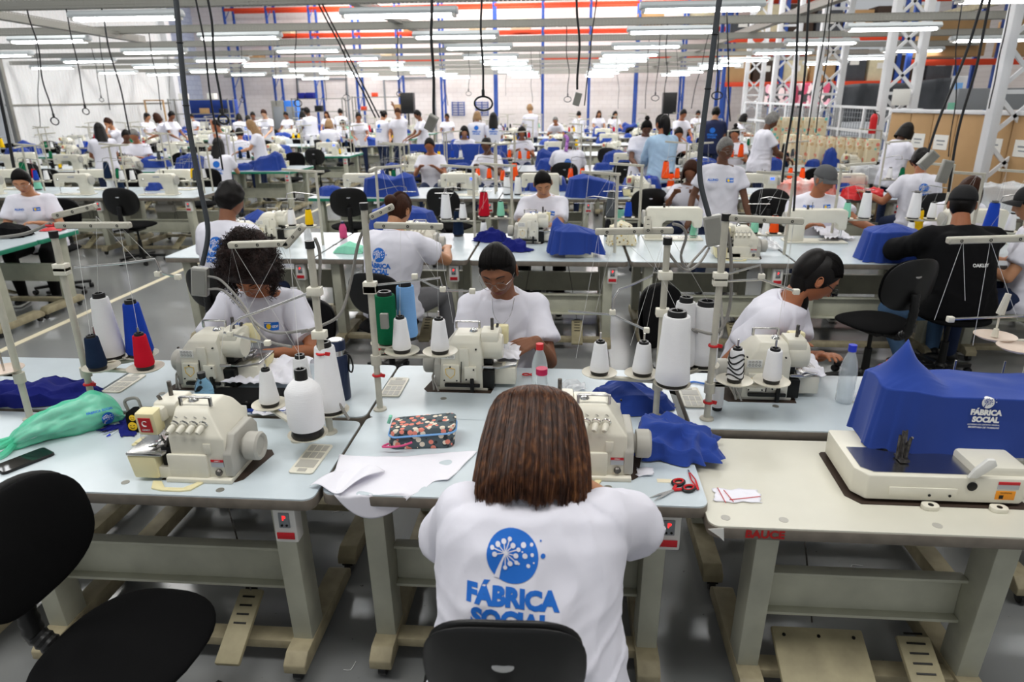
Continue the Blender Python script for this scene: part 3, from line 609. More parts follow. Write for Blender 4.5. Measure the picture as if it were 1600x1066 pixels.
# ---------------------------------------------------------------- luminaire, cords
def make_light():
    t = thing('ceiling_light', None, 'light')
    a = MB(); a.prism([(-.085, 0), (-.10, .03), (-.06, .075), (.06, .075), (.10, .03), (.085, 0)], 'x', -.66, .66, bev=.008); a.build('lamp_housing', 'lamp_house', t)
    for sy in (-1, 1): a = MB(); a.cyl((-.60, sy*.042, -.018), (.60, sy*.042, -.018), .018, n=12); a.build('tube', 'tube', t)
    a = MB()
    for sx in (-1, 1): a.box((sx*.62, 0, -.014), (.035, .15, .04))
    a.build('lamp_holder', 'white_plastic', t); return t
def cord(p0, p1, label, loop=0, rad=.006, sag=.05, bend=0, group='cords hanging from the cable trays', cat='cord', m='cable_black'):
    p0 = V(p0); p1 = V(p1); pts = []; n = 14; sd = random.uniform(0, 50)
    for i in range(n+1):
        k = i/n; p = p0.lerp(p1, k); p.x += noise.noise(V((sd, k*2.2, 0)))*sag*math.sin(PI*k) + bend*math.sin(PI*k); p.y += noise.noise(V((sd, k*2.2, 5)))*sag*math.sin(PI*k); pts.append(p-p0)
    b = MB(); b.tube(spline(pts, 3), rad, 6)
    o = b.build('hanging_cord', m); o.location = p0
    tag(o, label, cat, group)
    if loop:
        b = MB(); e = p1-p0; b.tor(e-V((0, 0, loop)), loop, rad*.9, ax=(.25, 1, .1), n=24, k=6, sq=(.8, 1.15)); b.box(e+V((0, 0, .01)), (.02, .02, .05)); b.build('coil', m, o)
    return o
# ---------------------------------------------------------------- people
def g(x, s): return math.exp(-(x/s)**2)
def head_pt(u, v, feat=True, k=1.0):
    # u around (0 = face front, +y), v 0 chin pole .. 1 crown; head space: centre between the eyes' level
    a = 2*PI*u; a = a - .45*math.sin(a)*.9 if feat else a     # denser towards the face
    b = -PI/2+PI*v; x = math.sin(a)*math.cos(b); y = math.cos(a)*math.cos(b); z = math.sin(b)
    rx, ry, rz_ = .076, .096, .118; X, Y, Z = x*rx, y*ry, z*rz_
    if Z < 0:
        q = min(1, -Z/.118); X *= 1-.28*q**1.4; Y = Y*(1-.10*q) if Y > 0 else Y*(1-.45*q)
        if Y > 0: Y += .004*q
    else: X *= 1+.03*g(Z-.04, .05); Y -= .006*(Z/.118) if Y > 0 else -.004*(Z/.118)
    if feat and Y > 0:
        ax = abs(X)
        Y -= .009*g(ax-.030, .017)*g(Z-.004, .013); Y += .0045*g(ax-.028, .024)*g(Z-.026, .008)
        nz = 0
        if -.052 < Z < .02: tt = (.02-Z)/.062; nz = .021*tt**1.3 if tt < 1 else 0.021
        if Z <= -.042: nz *= max(0, 1-(-.042-Z)/.010)
        Y += nz*g(X, .0085+.004*max(0, -Z/.05)); Y += .006*g(ax-.012, .007)*g(Z+.040, .007)
        Y += .0065*g(X, .024)*(g(Z+.066, .006)+1.1*g(Z+.079, .007)) - .0035*g(X, .022)*g(Z+.0725, .0025)
        Y += .007*g(X, .022)*g(Z+.104, .014); Y += .004*g(ax-.042, .018)*g(Z+.03, .02); Y -= .003*g(X, .02)*g(Z+.092, .006)
    return V((X, Y, Z))*k
def add_head(mb, M, det):
    nu, nv = (96, 84) if det >= 2 else ((56, 44) if det == 1 else (20, 16))
    vs = []; fs = []
    for j in range(nv+1):
        for i in range(nu): vs.append(M @ head_pt(i/nu, j/nv, det >= 1))
    mi = []
    for j in range(nv):
        for i in range(nu):
            i2 = (i+1) % nu; fs.append((j*nu+i, j*nu+i2, (j+1)*nu+i2, (j+1)*nu+i)); p = head_pt((i+.5)/nu, (j+.5)/nv, det >= 1)
            lip = det >= 1 and p.y > 0 and (p.x/.025)**2+((p.z+.073)/(.0095*(1-.4*abs(p.x)/.025)))**2 < 1; mi.append(1 if lip else 0)
    k = len(mb.v); mb.v += vs; mb.f += [[q+k for q in f] for f in fs]; mb.m += mi
    for s in (-1, 1):   # ears
        q = M.to_3x3(); c = M @ V((s*.077, -.006, -.012)); n0 = len(mb.v)
        mb.ell((0,0,0), (.007, .017, .030), nu=12, nv=8, m=0); Mx = M @ Matrix.Translation((s*.078, -.008, -.010)) @ Euler((R(12), 0, R(s*-18))).to_matrix().to_4x4()
        for t_ in range(n0, len(mb.v)): mb.v[t_] = Mx @ mb.v[t_]
        if det >= 1:
            n0 = len(mb.v); mb.tor((0,0,0), .014, .0028, ax=(1,0,0), n=18, k=6, m=0, sq=(1.6, .9)); Mx2 = Mx @ Matrix.Translation((s*.006, 0, .002))
            for t_ in range(n0, len(mb.v)): mb.v[t_] = Mx2 @ mb.v[t_]
def ik(a, c, l1, l2, pole):
    d = c-a; L = min(d.length, .998*(l1+l2)); dn = d.normalized(); x = (l1*l1-l2*l2+L*L)/(2*L); h = math.sqrt(max(l1*l1-x*x, 0)); p = V(pole)-dn*V(pole).dot(dn); p.normalize(); return a+dn*x+p*h, a+dn*L
def add_hand(mb, w_, d, n, side, curl=.5, s=1.0, spread=.5, lo=False):
    # w_ wrist, d pointing along the hand, n back-of-hand normal, side +1 = thumb on +x side of (d, n) frame
    d = V(d).normalized(); n = (V(n)-d*V(n).dot(d)).normalized(); x = d.cross(n)*side; k = 8 if lo else 12
    P = lambda a, b, c: w_ + x*a*s + d*b*s + n*c*s
    for a, L in ((.026, .088), (.009, .092), (-.009, .088), (-.025, .080)): mb.cap(P(a*.55, .005, 0), P(a, L, 0), .015*s, .0115*s, k)
    mb.ell(P(.004, .05, -.002), (.034*s, .04*s, .014*s), q=Matrix((x, d, n)).transposed().to_quaternion(), nu=14, nv=8)
    for a, L, ph in ((.028, .088, (.040, .025, .020)), (.0095, .093, (.045, .028, .021)), (-.0095, .089, (.041, .026, .020)), (-.027, .080, (.032, .020, .018))):
        p = P(a, L, 0); ang = curl*R(32); r = .0092*s; sp = x*(a*spread*4)
        for q, l in enumerate(ph):
            dr = (d*math.cos(ang)-n*math.sin(ang)+sp*.5).normalized(); e = p+dr*l*s; mb.cap(p, e, r, r*.88, k); p = e; r *= .88; ang += curl*R(48+10*math.sin(a*90))
    p = P(.022, .018, -.004); ang = R(38); r = .0125*s
    for l, da in ((.042, 0), (.032, -18), (.025, -20*curl)):
        ang += R(da); dr = (d*math.cos(ang)+x*math.sin(ang)-n*(.45*curl)).normalized(); e = p+dr*l*s; mb.cap(p, e, r, r*.84, k); p = e; r *= .84
def person(loc, rz, label, det=1, seat=.56, lean=15, head=(20, 0, 0), hands=None, skin='c', shirt='shirt', trousers='denim', hair='bun', haircol='hair_black', build=1.0, belly=0.0, bust=.03, standing=False,
           feet=None, sleeve=.62, glasses=None, hdir=None, curl=.5, twist=0, scale=1.0, shoes='black_plastic', elbow=None, group=None, brow=True, jacket=False, side=0, hnorm=None, vox=None, sho=.162, hsc=1.0, neck=.075):
    t = thing('person', label, 'person', loc, rz, group); MTX = Matrix.Translation(V(loc)) @ Euler((0,0,R(rz))).to_matrix().to_4x4(); INV = MTX.inverted()
    S = scale; pel = V((0, 0, .96*S if standing else seat)); vox = vox or {2: .0085, 1: .013, 0: .022}[det]
    tw = R(twist); le = R(lean); si = R(side)
    def spine(tt):   # integrate a bending spine
        p = pel.copy(); n = 8; L = .50*S
        for i in range(n):
            q = (i+.5)/n
            if q > tt: break
            a = le*(.35+1.0*q); st = min(1, (tt*n-i)); p = p + V((math.sin(si*q*1.2), math.sin(a), math.cos(a)))*L/n*st
        if tt < 0: p = pel + V((0, -math.sin(le*.3), math.cos(le*.3)))*L*tt
        a = le*(.35+1.0*max(tt, 0)); up = V((math.sin(si*tt), math.sin(a), math.cos(a))).normalized(); r = V((math.cos(tw*tt), -math.sin(tw*tt), 0)); r = (r-up*r.dot(up)).normalized(); f = up.cross(r); return p, r, f, up
    B = build
    def sections(loose, hem):
        out = []
        for tt, hw, hd, fy in ((hem, .188, .140, 0), (-.04, .188, .138, 0), (.16, .168, .125, .005), (.38, .166, .120, .005), (.58, .176, .122, .004), (.74, .182, .118, 0), (.86, .172, .100, -.004), (.94, .120, .078, -.004), (1.0, .070, .066, 0)):
            p, r, f, up = spine(tt); bl = 1+belly*(g(tt-.15, .35)); k = B if tt < .9 else 1+(B-1)*.3
            out.append((p+f*fy*S, r, f, hw*k*S*(1+.35*(bl-1))+loose, hd*k*S*bl+loose))
        return out
    def loft(mb, secs, n=26, pw=2.4):
        vs = []; fs = []
        for c, r, f, hw, hd in secs:
            for i in range(n): a = 2*PI*i/n; c_, s_ = math.cos(a), math.sin(a); vs.append(c + r*hw*math.copysign(abs(c_)**(2/pw), c_) + f*hd*math.copysign(abs(s_)**(2/pw), s_))
        for j in range(len(secs)-1):
            for i in range(n): i2 = (i+1) % n; fs.append((j*n+i, j*n+i2, (j+1)*n+i2, (j+1)*n+i))
        fs.append(list(range(n))[::-1]); fs.append([(len(secs)-1)*n+i for i in range(n)]); mb.add(vs, fs)
    NB, nr, nf, nu_ = spine(1.0); sp9 = spine(.9); sw = sho*S*(1+(B-1)*.9)
    HM = Euler((0, 0, R(head[1]))).to_matrix() @ Euler((R(-head[0]), 0, 0)).to_matrix() @ Euler((0, R(head[2]), 0)).to_matrix()
    hup = HM @ V((0,0,1)); hf = HM @ V((0,1,0)); nd = (nu_*.55+V((0,0,1))*.2+hup*.35).normalized()
    skull = NB+nd*neck*S; HC = skull + hup*.085*S*hsc + hf*.022*S; M = Matrix.Translation(HC) @ HM.to_4x4() @ Matrix.Scale(S*hsc, 4)
    sh = [sp9[0]+sp9[1]*s*sw-V((0,0,.015)) for s in (-1, 1)]
    hands = hands or [V((-.15, .38, seat+.24)), V((.15, .38, seat+.24))]
    hands = [V(h) for h in hands]; 
    if elbow is None: elbow = [(-.55, -.25, -1), (.55, -.25, -1)]
    arms = [ik(sh[i], hands[i], .285*S, .255*S, elbow[i]) for i in (0, 1)]
    # body: one continuous skin surface
    b = MB(); loft(b, sections(-.012, 0)); b.cyl(spine(.93)[0], skull+hup*.02, .066*S*(1+(B-1)*.4), .052*S, 18); b.cap(skull-nd*.03, skull+hup*.05, .050*S, .05*S)
    for i in (0, 1):
        el, wr = arms[i]; k = 1+(B-1)*.8; b.cap(NB*.5+sh[i]*.5, sh[i], .045*S, .05*S*k); b.chain([sh[i], sh[i].lerp(el, .5), el], [.05*S*k, .044*S*k, .037*S*k]); b.chain([el, el.lerp(wr, .3), wr], [.036*S*k, .038*S*k, .025*S])
        if det < 2:
            hd = V(hdir[i]) if hdir else (wr-el).normalized()+V((0, 0, -.1)); add_hand(b, wr, hd, V(hnorm[i]) if hnorm else V((0,0,1)), (1 if i == 0 else -1), curl, S*(1.0 if det else 1.15), lo=True)
    # legs
    hip = [pel+V((s*.095*S*B, 0.0, -.01)) for s in (-1, 1)]
    feet = [V(f) for f in (feet or ([(-.12, .06, .08), (.12, -.02, .08)] if standing else [(-.16, .40, .10), (.16, .36, .10)]))]
    legs = [ik(hip[i], feet[i], .43*S, .42*S, (-.15 if i == 0 else .15, 1, .4 if not standing else 0)) for i in (0, 1)]
    for i in (0, 1): b.chain([hip[i], legs[i][0], legs[i][1]], [.06*S, .045*S, .035*S])
    bd = remesh(b, 'body', ['skin_'+skin, 'lips'], t, vox, 3)
    b = MB(); add_head(b, M, det)
    if det >= 2:
        h2 = MB()
        for i in (0, 1):
            el, wr = arms[i]; hd = V(hdir[i]) if hdir else (wr-el).normalized(); h2.cap(el.lerp(wr, .93), wr, .0262*S, .025*S); add_hand(h2, wr, hd, V(hnorm[i]) if hnorm else V((0,0,1)), (1 if i == 0 else -1), curl if not isinstance(curl, (list, tuple)) else curl[i], S)
        hm = remesh(h2, 'tmp', ['skin_'+skin], None, .0036, 3); k = len(b.v); b.v += [v.co.copy() for v in hm.data.vertices]; b.f += [[q+k for q in p.vertices] for p in hm.data.polygons]; b.m += [0]*len(hm.data.polygons); bpy.data.objects.remove(hm)
        for i in (0, 1): pass
    meshadd(bd, b)
    E = lambda x, y, z: M @ V((x, y, z))
    if det >= 1:
        b = MB()
        for s in (-1, 1):
            ys = lambda x, z: head_pt_y(x, z)
            b.tube([E(s*x, ys(x, z)+.0012, z) for x, z in ((.014, .021), (.022, .0255), (.032, .027), (.041, .0245), (.048, .019))], [.0018*S, .0028*S, .0028*S, .0022*S, .0012*S], 6)
        b.build('eyebrow', 'black_cap' if 'grey' not in haircol else 'hair_grey', bd)
        b = MB()
        for s in (-1, 1):
            if head[0] > 12 or det < 2: b.tube([E(s*x, head_pt_y(x, z)+.002, z) for x, z in ((.018, -.002), (.024, -.006), (.031, -.0075), (.038, -.006), (.044, -.002))], [.0008*S, .0014*S, .0017*S, .0014*S, .0008*S], 5)
            else:
                b.ell(E(s*.031, head_pt_y(.031, 0)-.004, 0), (.012, .007, .0055), nu=14, nv=8, m=1, q=HM.to_quaternion()); b.ell(E(s*.031, head_pt_y(.031, 0)+.0005, 0), (.005, .003, .005), nu=12, nv=8, m=0, q=HM.to_quaternion())
        b.build('eye', ['iris', 'eye_white'], bd)
    # shirt
    b = MB(); hem = -.30 if standing else -.2; loft(b, sections(.014, hem)); k = 1+(B-1)*.8
    for i in (0, 1):
        el, wr = arms[i]; b.cap(sp9[0]+nu_*.010, sh[i]+V((0,0,.002)), .060*S*(1+(B-1)*.5), .067*S*k); 
        if jacket: b.chain([sh[i], el, el.lerp(wr, .92)], [.066*S*k, .056*S*k, .042*S]); 
        else:
            e = sh[i].lerp(el, sleeve); m_ = sh[i].lerp(el, sleeve*.5); b.ell(sh[i], .066*S*k); b.cyl(sh[i], m_, .064*S*k, .069*S*k, 20); b.cyl(m_, e, .069*S*k, .075*S*k, 20)
    if bust:
        p, r, f, up = spine(.62)
        for s in (-1, 1): b.ell(p+r*s*.078*S*B+f*.085*S*B, (.078*S, (.04+bust)*S, .075*S))
    sm = remesh(b, 'shirt', [shirt], t, vox, 5 if det else 2); me = sm.data
    if det >= 1:
        so = V((rz*.1, loc[0], loc[1])); me.update()
        nn = [v.normal.copy() for v in me.vertices]
        for v, n_ in zip(me.vertices, nn):
            q = V((v.co.x*5, v.co.y*5, v.co.z*2.6))+so; r_ = (1-abs(noise.noise(q))*2.6); r2 = (1-abs(noise.noise(q*2.3+V((9,1,4))))*2.6); q3 = V((v.co.x*3+v.co.z*5, v.co.y*4, v.co.z*11-abs(v.co.x)*9))+so*2; r3 = max(0, 1-abs(noise.noise(q3))*4)*max(0, min(1, (pel.z+.36-v.co.z)*4)); v.co += n_*(.0125*r_+.0055*r2+.009*r3)*(1 if det == 2 else .8)
    if not jacket:
        b = MB(); c, r, f, up = spine(.985); b.tube([c+r*math.cos(2*PI*i/24)*.078*S+f*(.004+math.sin(2*PI*i/24)*.078*S)+up*(.0+.012*-math.sin(2*PI*i/24)) for i in range(24)], .0065*S, 6, closed=True); b.build('collar', shirt, sm)
    # trousers and shoes
    b = MB(); b.ell(pel+V((0, -.01, -.03)), (.178*S*B, .145*S*B, .115*S)); 
    for i in (0, 1): kn, an = legs[i]; b.chain([hip[i], hip[i].lerp(kn, .5), kn], [.098*S*B, .085*S*B, .064*S]); b.chain([kn, kn.lerp(an, .35), an], [.064*S, .064*S, .046*S])
    remesh(b, 'trousers', [trousers], t, max(vox, .012), 3)
    if det >= 0:
        for i in (0, 1):
            an = legs[i][1]; b = MB(); b.ell(V((an.x, an.y+.055, an.z-.055)), (.045, .125, .038)); b.ell(V((an.x, an.y-.01, an.z-.03)), (.042, .055, .055)); b.box((an.x, an.y+.05, max(an.z-.085, .012)), (.075, .24, .02), m=1, bev=.009)
            b.build('shoe', [shoes, 'white_plastic'], t)
    # hair
    def shell(front, sidez, backz, k=1.09, puff=0., nz=.004, nu=64, nv=48, up=1.0, soft=.012, matn=haircol):
        def f(u, v):
            p = head_pt(u, v, False); a = abs((u+.5) % 1-.5)*2     # 0 front .. 1 back
            hl = sidez+(front-sidez)*math.cos(a/.38*PI/2)**.55 if a < .38 else sidez+(backz-sidez)*min(1, (a-.38)/.3)
            q = (p.z-hl)/soft; q = max(0, min(1, .5+q*.5)); kk = .93+((k if k > 1.2 else k-.03*(1-min(1, a*1.8)))-.93)*q + q*(puff+noise.noise(p*30)*nz*3)
            return M @ V((p.x*kk, p.y*(kk if p.y < 0 else kk*.985), p.z*(kk*up if p.z > 0 else min(kk, 1.02))))
        b = MB(); b.grid(f, nu, nv, cu=True, capb=True, capt=True); return b
    def strands(b):      # combed-back locks lying on the scalp
        rn = random.Random(3)
        for i in range(240):
            x0 = rn.uniform(-.074, .074); s_ = math.sqrt(max(.05, 1-(x0/.084)**2)); kk = rn.uniform(1.045, 1.07)+(.018 if hair != 'lowbun' else 0); a0 = R(29+22*(1-s_)+rn.uniform(-1, 4)); a1 = R(rn.uniform(170, 205)); pts = []
            for q in range(13):
                a = a0+(a1-a0)*q/12; ry = .098 if math.cos(a) > 0 else .094; pts.append(M @ V((x0*(1.02-.55*max(0, -math.cos(a))), math.cos(a)*ry*s_*kk-.004, math.sin(a)*.119*s_*kk+.002)))
            b.tube(pts, .0012*S, 3)
    if det >= 1 and hair in ('bun', 'lowbun', 'topbun', 'pony'):
        sb = MB(); strands(sb); sb.build('combed_hair', haircol, t, smooth=180)
    if hair == 'bun': b = shell(.062, -.02, -.085); b.ell(E(0, -.115, .03), (.045*S,)*3); b.build('hair', haircol, t, smooth=180)
    elif hair == 'lowbun': b = shell(.058, -.02, -.09, k=1.06); b.ell(E(0, -.105, -.05), (.035*S,)*3); b.build('hair', haircol, t, smooth=180)
    elif hair == 'topbun': b = shell(.062, -.02, -.085); b.ell(E(0, -.05, .135), (.038*S,)*3); b.build('hair', haircol, t, smooth=180)
    elif hair == 'pony':
        b = shell(.062, -.02, -.085, k=1.08); bk = V((-hf.x, -hf.y, 0)).normalized(); q0 = E(0, -.055, .095); b.ell(E(0, -.065, .02), (.07, .06, .095), q=HM.to_quaternion()); pts = [q0, q0+bk*.045+V((0,0,-.045)), q0+bk*.072+V((0,0,-.13)), q0+bk*.070+V((0,0,-.21)), q0+bk*.04+V((0,0,-.285))]; b.tube(spline(pts, 5), [.036, .042, .048, .038, .055, .056, .057, .057, .056, .055, .054, .052, .050, .048, .045, .041, .036, .030, .022, .013, .004][:len(spline(pts, 5))], 16); b.build('hair', haircol, t, smooth=180)
    elif hair == 'long':
        b = shell(.06, -.03, -.12, k=1.12)
        def f(u, v):
            a = PI*(-.72+1.44*u); w_ = v; r = .088+.02*w_; x = math.sin(a)*r*(1+.15*w_); y = -math.cos(a)*(.10+.01*w_); return M @ V((x, y+(-.02*w_), .03-.30*w_+.02*noise.noise(V((a*3, 0, 1)))))
        m2 = MB(); m2.grid(f, 30, 16); b.add(m2.v, m2.f); m3 = MB(); m3.grid(lambda u, v: M @ (M.inverted() @ f(1-u, v))*1.0 + hf*.022*math.cos((u-.5)*PI), 30, 16); b.add(m3.v, m3.f); b.build('hair', haircol, t, smooth=180)
    elif hair == 'bob':
        b = shell(.06, -.04, -.13, k=1.15, puff=.03)
        def f(u, v):
            a = PI*(-.74+1.48*u); w_ = v; return M @ V((math.sin(a)*(.09+.02*math.sin(w_*2)), -math.cos(a)*(.108+.008*math.sin(w_*2)), .03-.15*w_+.008*noise.noise(V((a*4, 0, 1)))))
        b.grid(f, 34, 12); b.grid(lambda u, v: f(1-u, v)+hf*.02, 34, 12); b.build('hair', haircol, t, smooth=180)
    elif hair == 'short': shell(.055, .0, -.07, k=1.10, puff=.02, nz=.012, up=1.04).build('hair', haircol, t, smooth=180)
    elif hair == 'curlshort': shell(.055, .0, -.07, k=1.18, puff=.06, nz=.03, up=1.05).build('hair', haircol, t, smooth=180)
    elif hair == 'afro':
        b = shell(.052, -.03, -.10, k=1.62, puff=.12, nz=.10, up=1.2, soft=.03); rnd = random.Random(11)
        for i in range(3400):
            u = rnd.random(); v = .3+.7*rnd.random()**.8; p = head_pt(u, v, False); a = abs((u+.5) % 1-.5)*2; hl = .06 if a < .3 else -.05-(a-.3)*.1
            if p.z < hl: continue
            p0 = V((p.x*1.66, p.y*1.62-.008, (p.z*1.93 if p.z > 0 else p.z*1.05))); d = p0.normalized(); d = (d+V((rnd.uniform(-.6, .6), rnd.uniform(-.6, .6), rnd.uniform(-1.1, .2)))).normalized(); L = rnd.uniform(.015, .045); cr = rnd.uniform(.0035, .006); s1 = d.orthogonal().normalized(); s2 = d.cross(s1); ph = rnd.random()*6; pts = [M @ (p0+d*L*q/12+(s1*math.cos(ph+q*.95)+s2*math.sin(ph+q*.95))*cr) for q in range(13)]; b.tube(pts, .0011, 4)
        for s, n_ in ((1, 40), (-1, 26)):
            for i in range(n_):
                p0 = V((s*(.088+rnd.uniform(-.012, .02)), rnd.uniform(-.05, .03), rnd.uniform(-.05, .04))); L = rnd.uniform(.08, .15 if s > 0 else .11); ph = rnd.random()*6; dd = M.inverted().to_3x3() @ V((rnd.uniform(-.1, .1), 0, -1)); dd = dd.normalized(); s1 = dd.orthogonal().normalized(); s2 = dd.cross(s1); b.tube([M @ (p0+dd*L*q/26+(s1*math.cos(ph+q*.8)+s2*math.sin(ph+q*.8))*.006) for q in range(27)], .0016, 4)
        b.build('hair', haircol, t, smooth=180)
    elif hair in ('cap', 'capback'):
        shell(.03, -.01, -.085, k=1.06).build('hair', haircol, t, smooth=180); cc = 'grey_cap' if haircol == 'hair_grey' else 'black_cap'
        b = MB()
        def f(u, v):
            a = 2*PI*u; bb = PI/2*v; r = math.cos(bb)**.8 if v < 1 else 0; return E(math.sin(a)*.088*r, math.cos(a)*.108*r-.004, .025+.105*math.sin(bb))
        b.grid(f, 36, 12, cu=True, capb=True); cp = b.build('cap', cc, t, smooth=180); cp.parent = t
        b = MB()
        def f2(u, v): a = PI*(-.36+.72*u); r = 1+.62*v*math.cos(a*.9)**.7; return E(math.sin(a)*.088*(1+.12*v), math.cos(a)*.106*r-.004, .03-.010*v-.035*(math.sin(a)**2)*v)
        b.grid(f2, 24, 8); b.grid(lambda u, v: f2(1-u, v)+hup*.004, 24, 8); b.build('visor', cc, cp, smooth=180)
    if glasses:
        b = MB(); gy = .112; fr = .0011 if glasses == 'wire' else .0024
        for s in (-1, 1):
            pts = [E(s*.031+.0235*math.cos(2*PI*i/26)*(1 if glasses == 'wire' else 1.08), .1045-.01*abs(math.cos(2*PI*i/26))*(.5), -.012+.019*math.sin(2*PI*i/26)) for i in range(26)]; b.tube(pts, fr*S, 6, closed=True)
            b.tube([E(s*.055, .100, -.006), E(s*.074, .07, -.002), E(s*.080, .0, .002), E(s*.079, -.02, -.006)], fr*S, 6)
        b.tube([E(-.008, .104, -.008), E(0, .108, -.004), E(.008, .104, -.008)], fr*S, 6); gl = b.build('glasses', 'steel' if glasses == 'wire' else 'black_plastic', t)
    return t, sm, M, MTX, INV, arms
def head_pt_y(x, z):   # surface depth of the face at (x, z)
    best = None
    lo, hi = 0.0, .25
    v = .5+math.asin(max(-1, min(1, z/.118)))/PI
    for i in range(80):
        p = head_pt(i/80*.25, v); d = abs(p.x-x)
        if best is None or d < best[0]: best = (d, p.y)
    return best[1]
def bprint(P, k=1.0, up=.64, small=True, u=None):   # the emblem on the back of a shirt
    t, sm, M, MTX, INV, arms = P; c = V((0, 0, 0)); n = 0
    return sm
# ================================================================= the hall
def struct(name, mb, m): o = mb.build(name, m, smooth=30); o['kind'] = 'structure'; return o
b = MB(); b.box((-2, 15, -.05), (40, 46, .1), bev=0); struct('floor', b, 'floor')
b = MB(); b.box((-2, 15, 7.7), (40, 46, .1), bev=0); struct('ceiling', b, 'white_plastic')
b = MB(); b.box((-3.6, 35.6, 3.75), (31, .3, 7.9), bev=0); struct('wall_back', b, 'brick_back')
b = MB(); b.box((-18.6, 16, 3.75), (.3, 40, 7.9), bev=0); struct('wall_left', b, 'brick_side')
b = MB(); b.box((-16.2, 24, 3.75), (.25, 9, 7.9), bev=0); b.box((-17.3, 19.5, 3.75), (2.3, .2, 7.9), bev=0); struct('wall_left_panel', b, 'rib_white')
b = MB(); b.box((-16.06, 23.8, 1.85), (.03, 8.6, .05)); struct('trim_1', b, 'galv')
b = MB(); b.box((-16.0, 28.4, 3.7), (.35, .35, 7.8)); struct('trim_2', b, 'column_white')
b = MB(); b.box((-15.9, 19.45, 3.7), (.12, .12, 7.8)); struct('trim_3', b, 'galv')
b = MB(); b.box((17.5, 16, 3.75), (.3, 42, 7.9), bev=0); struct('wall_right', b, 'brick_back')
b = MB(); b.box((-4.62, 9, .002), (.065, 20, .004), bev=0); tag(b.build('floor_tape', 'tape'), 'long cream floor tape line running along the left aisle', 'floor marking')
# trussed white columns
def truss(x, y, label):
    t = thing('lattice_column', label, 'column', (x, y, 0), 0, 'white lattice columns on the right'); w2 = .25
    for s in (-1, 1): a = MB(); a.box((s*w2, 0, 3.8), (.11, .16, 7.6), bev=.005); a.build('chord', 'column_white', t)
    a = MB()
    for k in range(13):
        z = .3+k*.56; a.bar((-w2, 0, z), (w2, 0, z+.5), .03, .05); a.bar((w2, 0, z), (-w2, 0, z+.5), .03, .05)
        if k % 3 == 0: a.bar((-w2, 0, z-.03), (w2, 0, z-.03), .04, .05)
    a.build('lacing', 'column_white', t); return t
for i, (px, y) in enumerate([(1592, 9.3), (1404, 12.7), (1292, 16.2), (1222, 19.8), (1176, 23.6)]):
    p = dp(px, 150, y); truss(p.x, y, ['nearest white lattice column at the right edge of the photo', 'white lattice column with a red fire extinguisher hanging on it', 'third white lattice column, in front of the pink floral cloth', 'fourth white lattice column, behind the grey-haired standing woman', 'farthest slim white lattice column'][i])
q = dp(1408, 152, 12.6); a = MB(); a.box((q.x, 12.606, q.z), (.28, .03, .26)); simple_ = a.build('white_notice', 'white_plastic'); tag(simple_, 'blank white square notice on the extinguisher column', 'notice')
# fire extinguisher
p = dp(1367, 190, 12.4); t = thing('fire_extinguisher', 'red fire extinguisher hanging beside the white lattice column', 'fire extinguisher', (p.x, 12.45, p.z-.2)); t.scale = (.72,)*3
a = MB(); a.lathe([(0, 0), (.075, .005), (.08, .03), (.08, .36), (.06, .42), (.025, .45), (0, .45)], n=20); a.build('cylinder', 'red', t)
a = MB(); a.cyl((0, 0, .44), (0, 0, .5), .02); a.box((.03, 0, .5), (.1, .02, .02)); a.build('valve', 'dark_metal', t); a = MB(); a.tube(spline([(0, -.02, .47), (.09, -.03, .4), (.09, -.04, .2)]), .01); a.build('hose', 'black_plastic', t)
# pallet racks along the back wall
RX = [-15.9, -13.9, -11.9, -9.9, -7.9, -5.9, -3.4, -1.2, .95, 3.1, 5.2, 7.3, 9.4, 11.5]
for i, x in enumerate(RX):
    t = thing('rack_frame', None, 'rack', (x, 33.6, 0), 0); reg(t, 'blue upright frame of the pallet rack', 'along the back wall')
    for dy in (0, .95): a = MB(); a.box((0, dy, 3.6), (.1, .08, 7.2)); a.build('rack_post', 'rack_blue', t)
    a = MB()
    for k in range(7): a.bar((0, .0, .4+k), (0, .95, 1.2+k), .03, .03)
    a.build('rack_brace', 'rack_blue', t)
for lv, z in enumerate((3.65, 4.75, 5.85)):
    for i in range(len(RX)-1):
        if lv == 0 and i in (5, 6): continue
        t = thing('rack_beam', None, 'rack', (RX[i], 33.55, z), 0); reg(t, 'orange beam', ['on the lowest level of the pallet rack', 'on the middle level of the pallet rack', 'on the top level of the pallet rack'][lv])
        for dy in (0, 1.0): a = MB(); a.box(((RX[i+1]-RX[i])/2, dy, 0), (RX[i+1]-RX[i]-.1, .05, .12)); a.build('beam', 'rack_orange', t)
random.seed(4)
for i in range(12):
    z = [4.82, 4.82][i % 2] if i in (4, 5, 6) else [3.72, 4.82][i % 2]; x = [-14.9, -13.2, -8.6, -7.2, -4.2, -2.2, 3.6, 5.8, 7.9, 9.0, 10.2, 11][i]; s = random.uniform(.5, .9)
    o = MB(); o.box((0, 0, s*.35), (s*1.3, .8, s*.7), bev=.01); o.box((0, -.405, s*.35), (s*.3, .01, s*.2), m=1, bev=0); q = o.build('storage_box', ['pale_box' if i % 3 else 'cardboard', 'white_plastic']); q.location = (x, 34.05, z); reg(q, 'storage box standing', 'on the pallet rack', 'box')
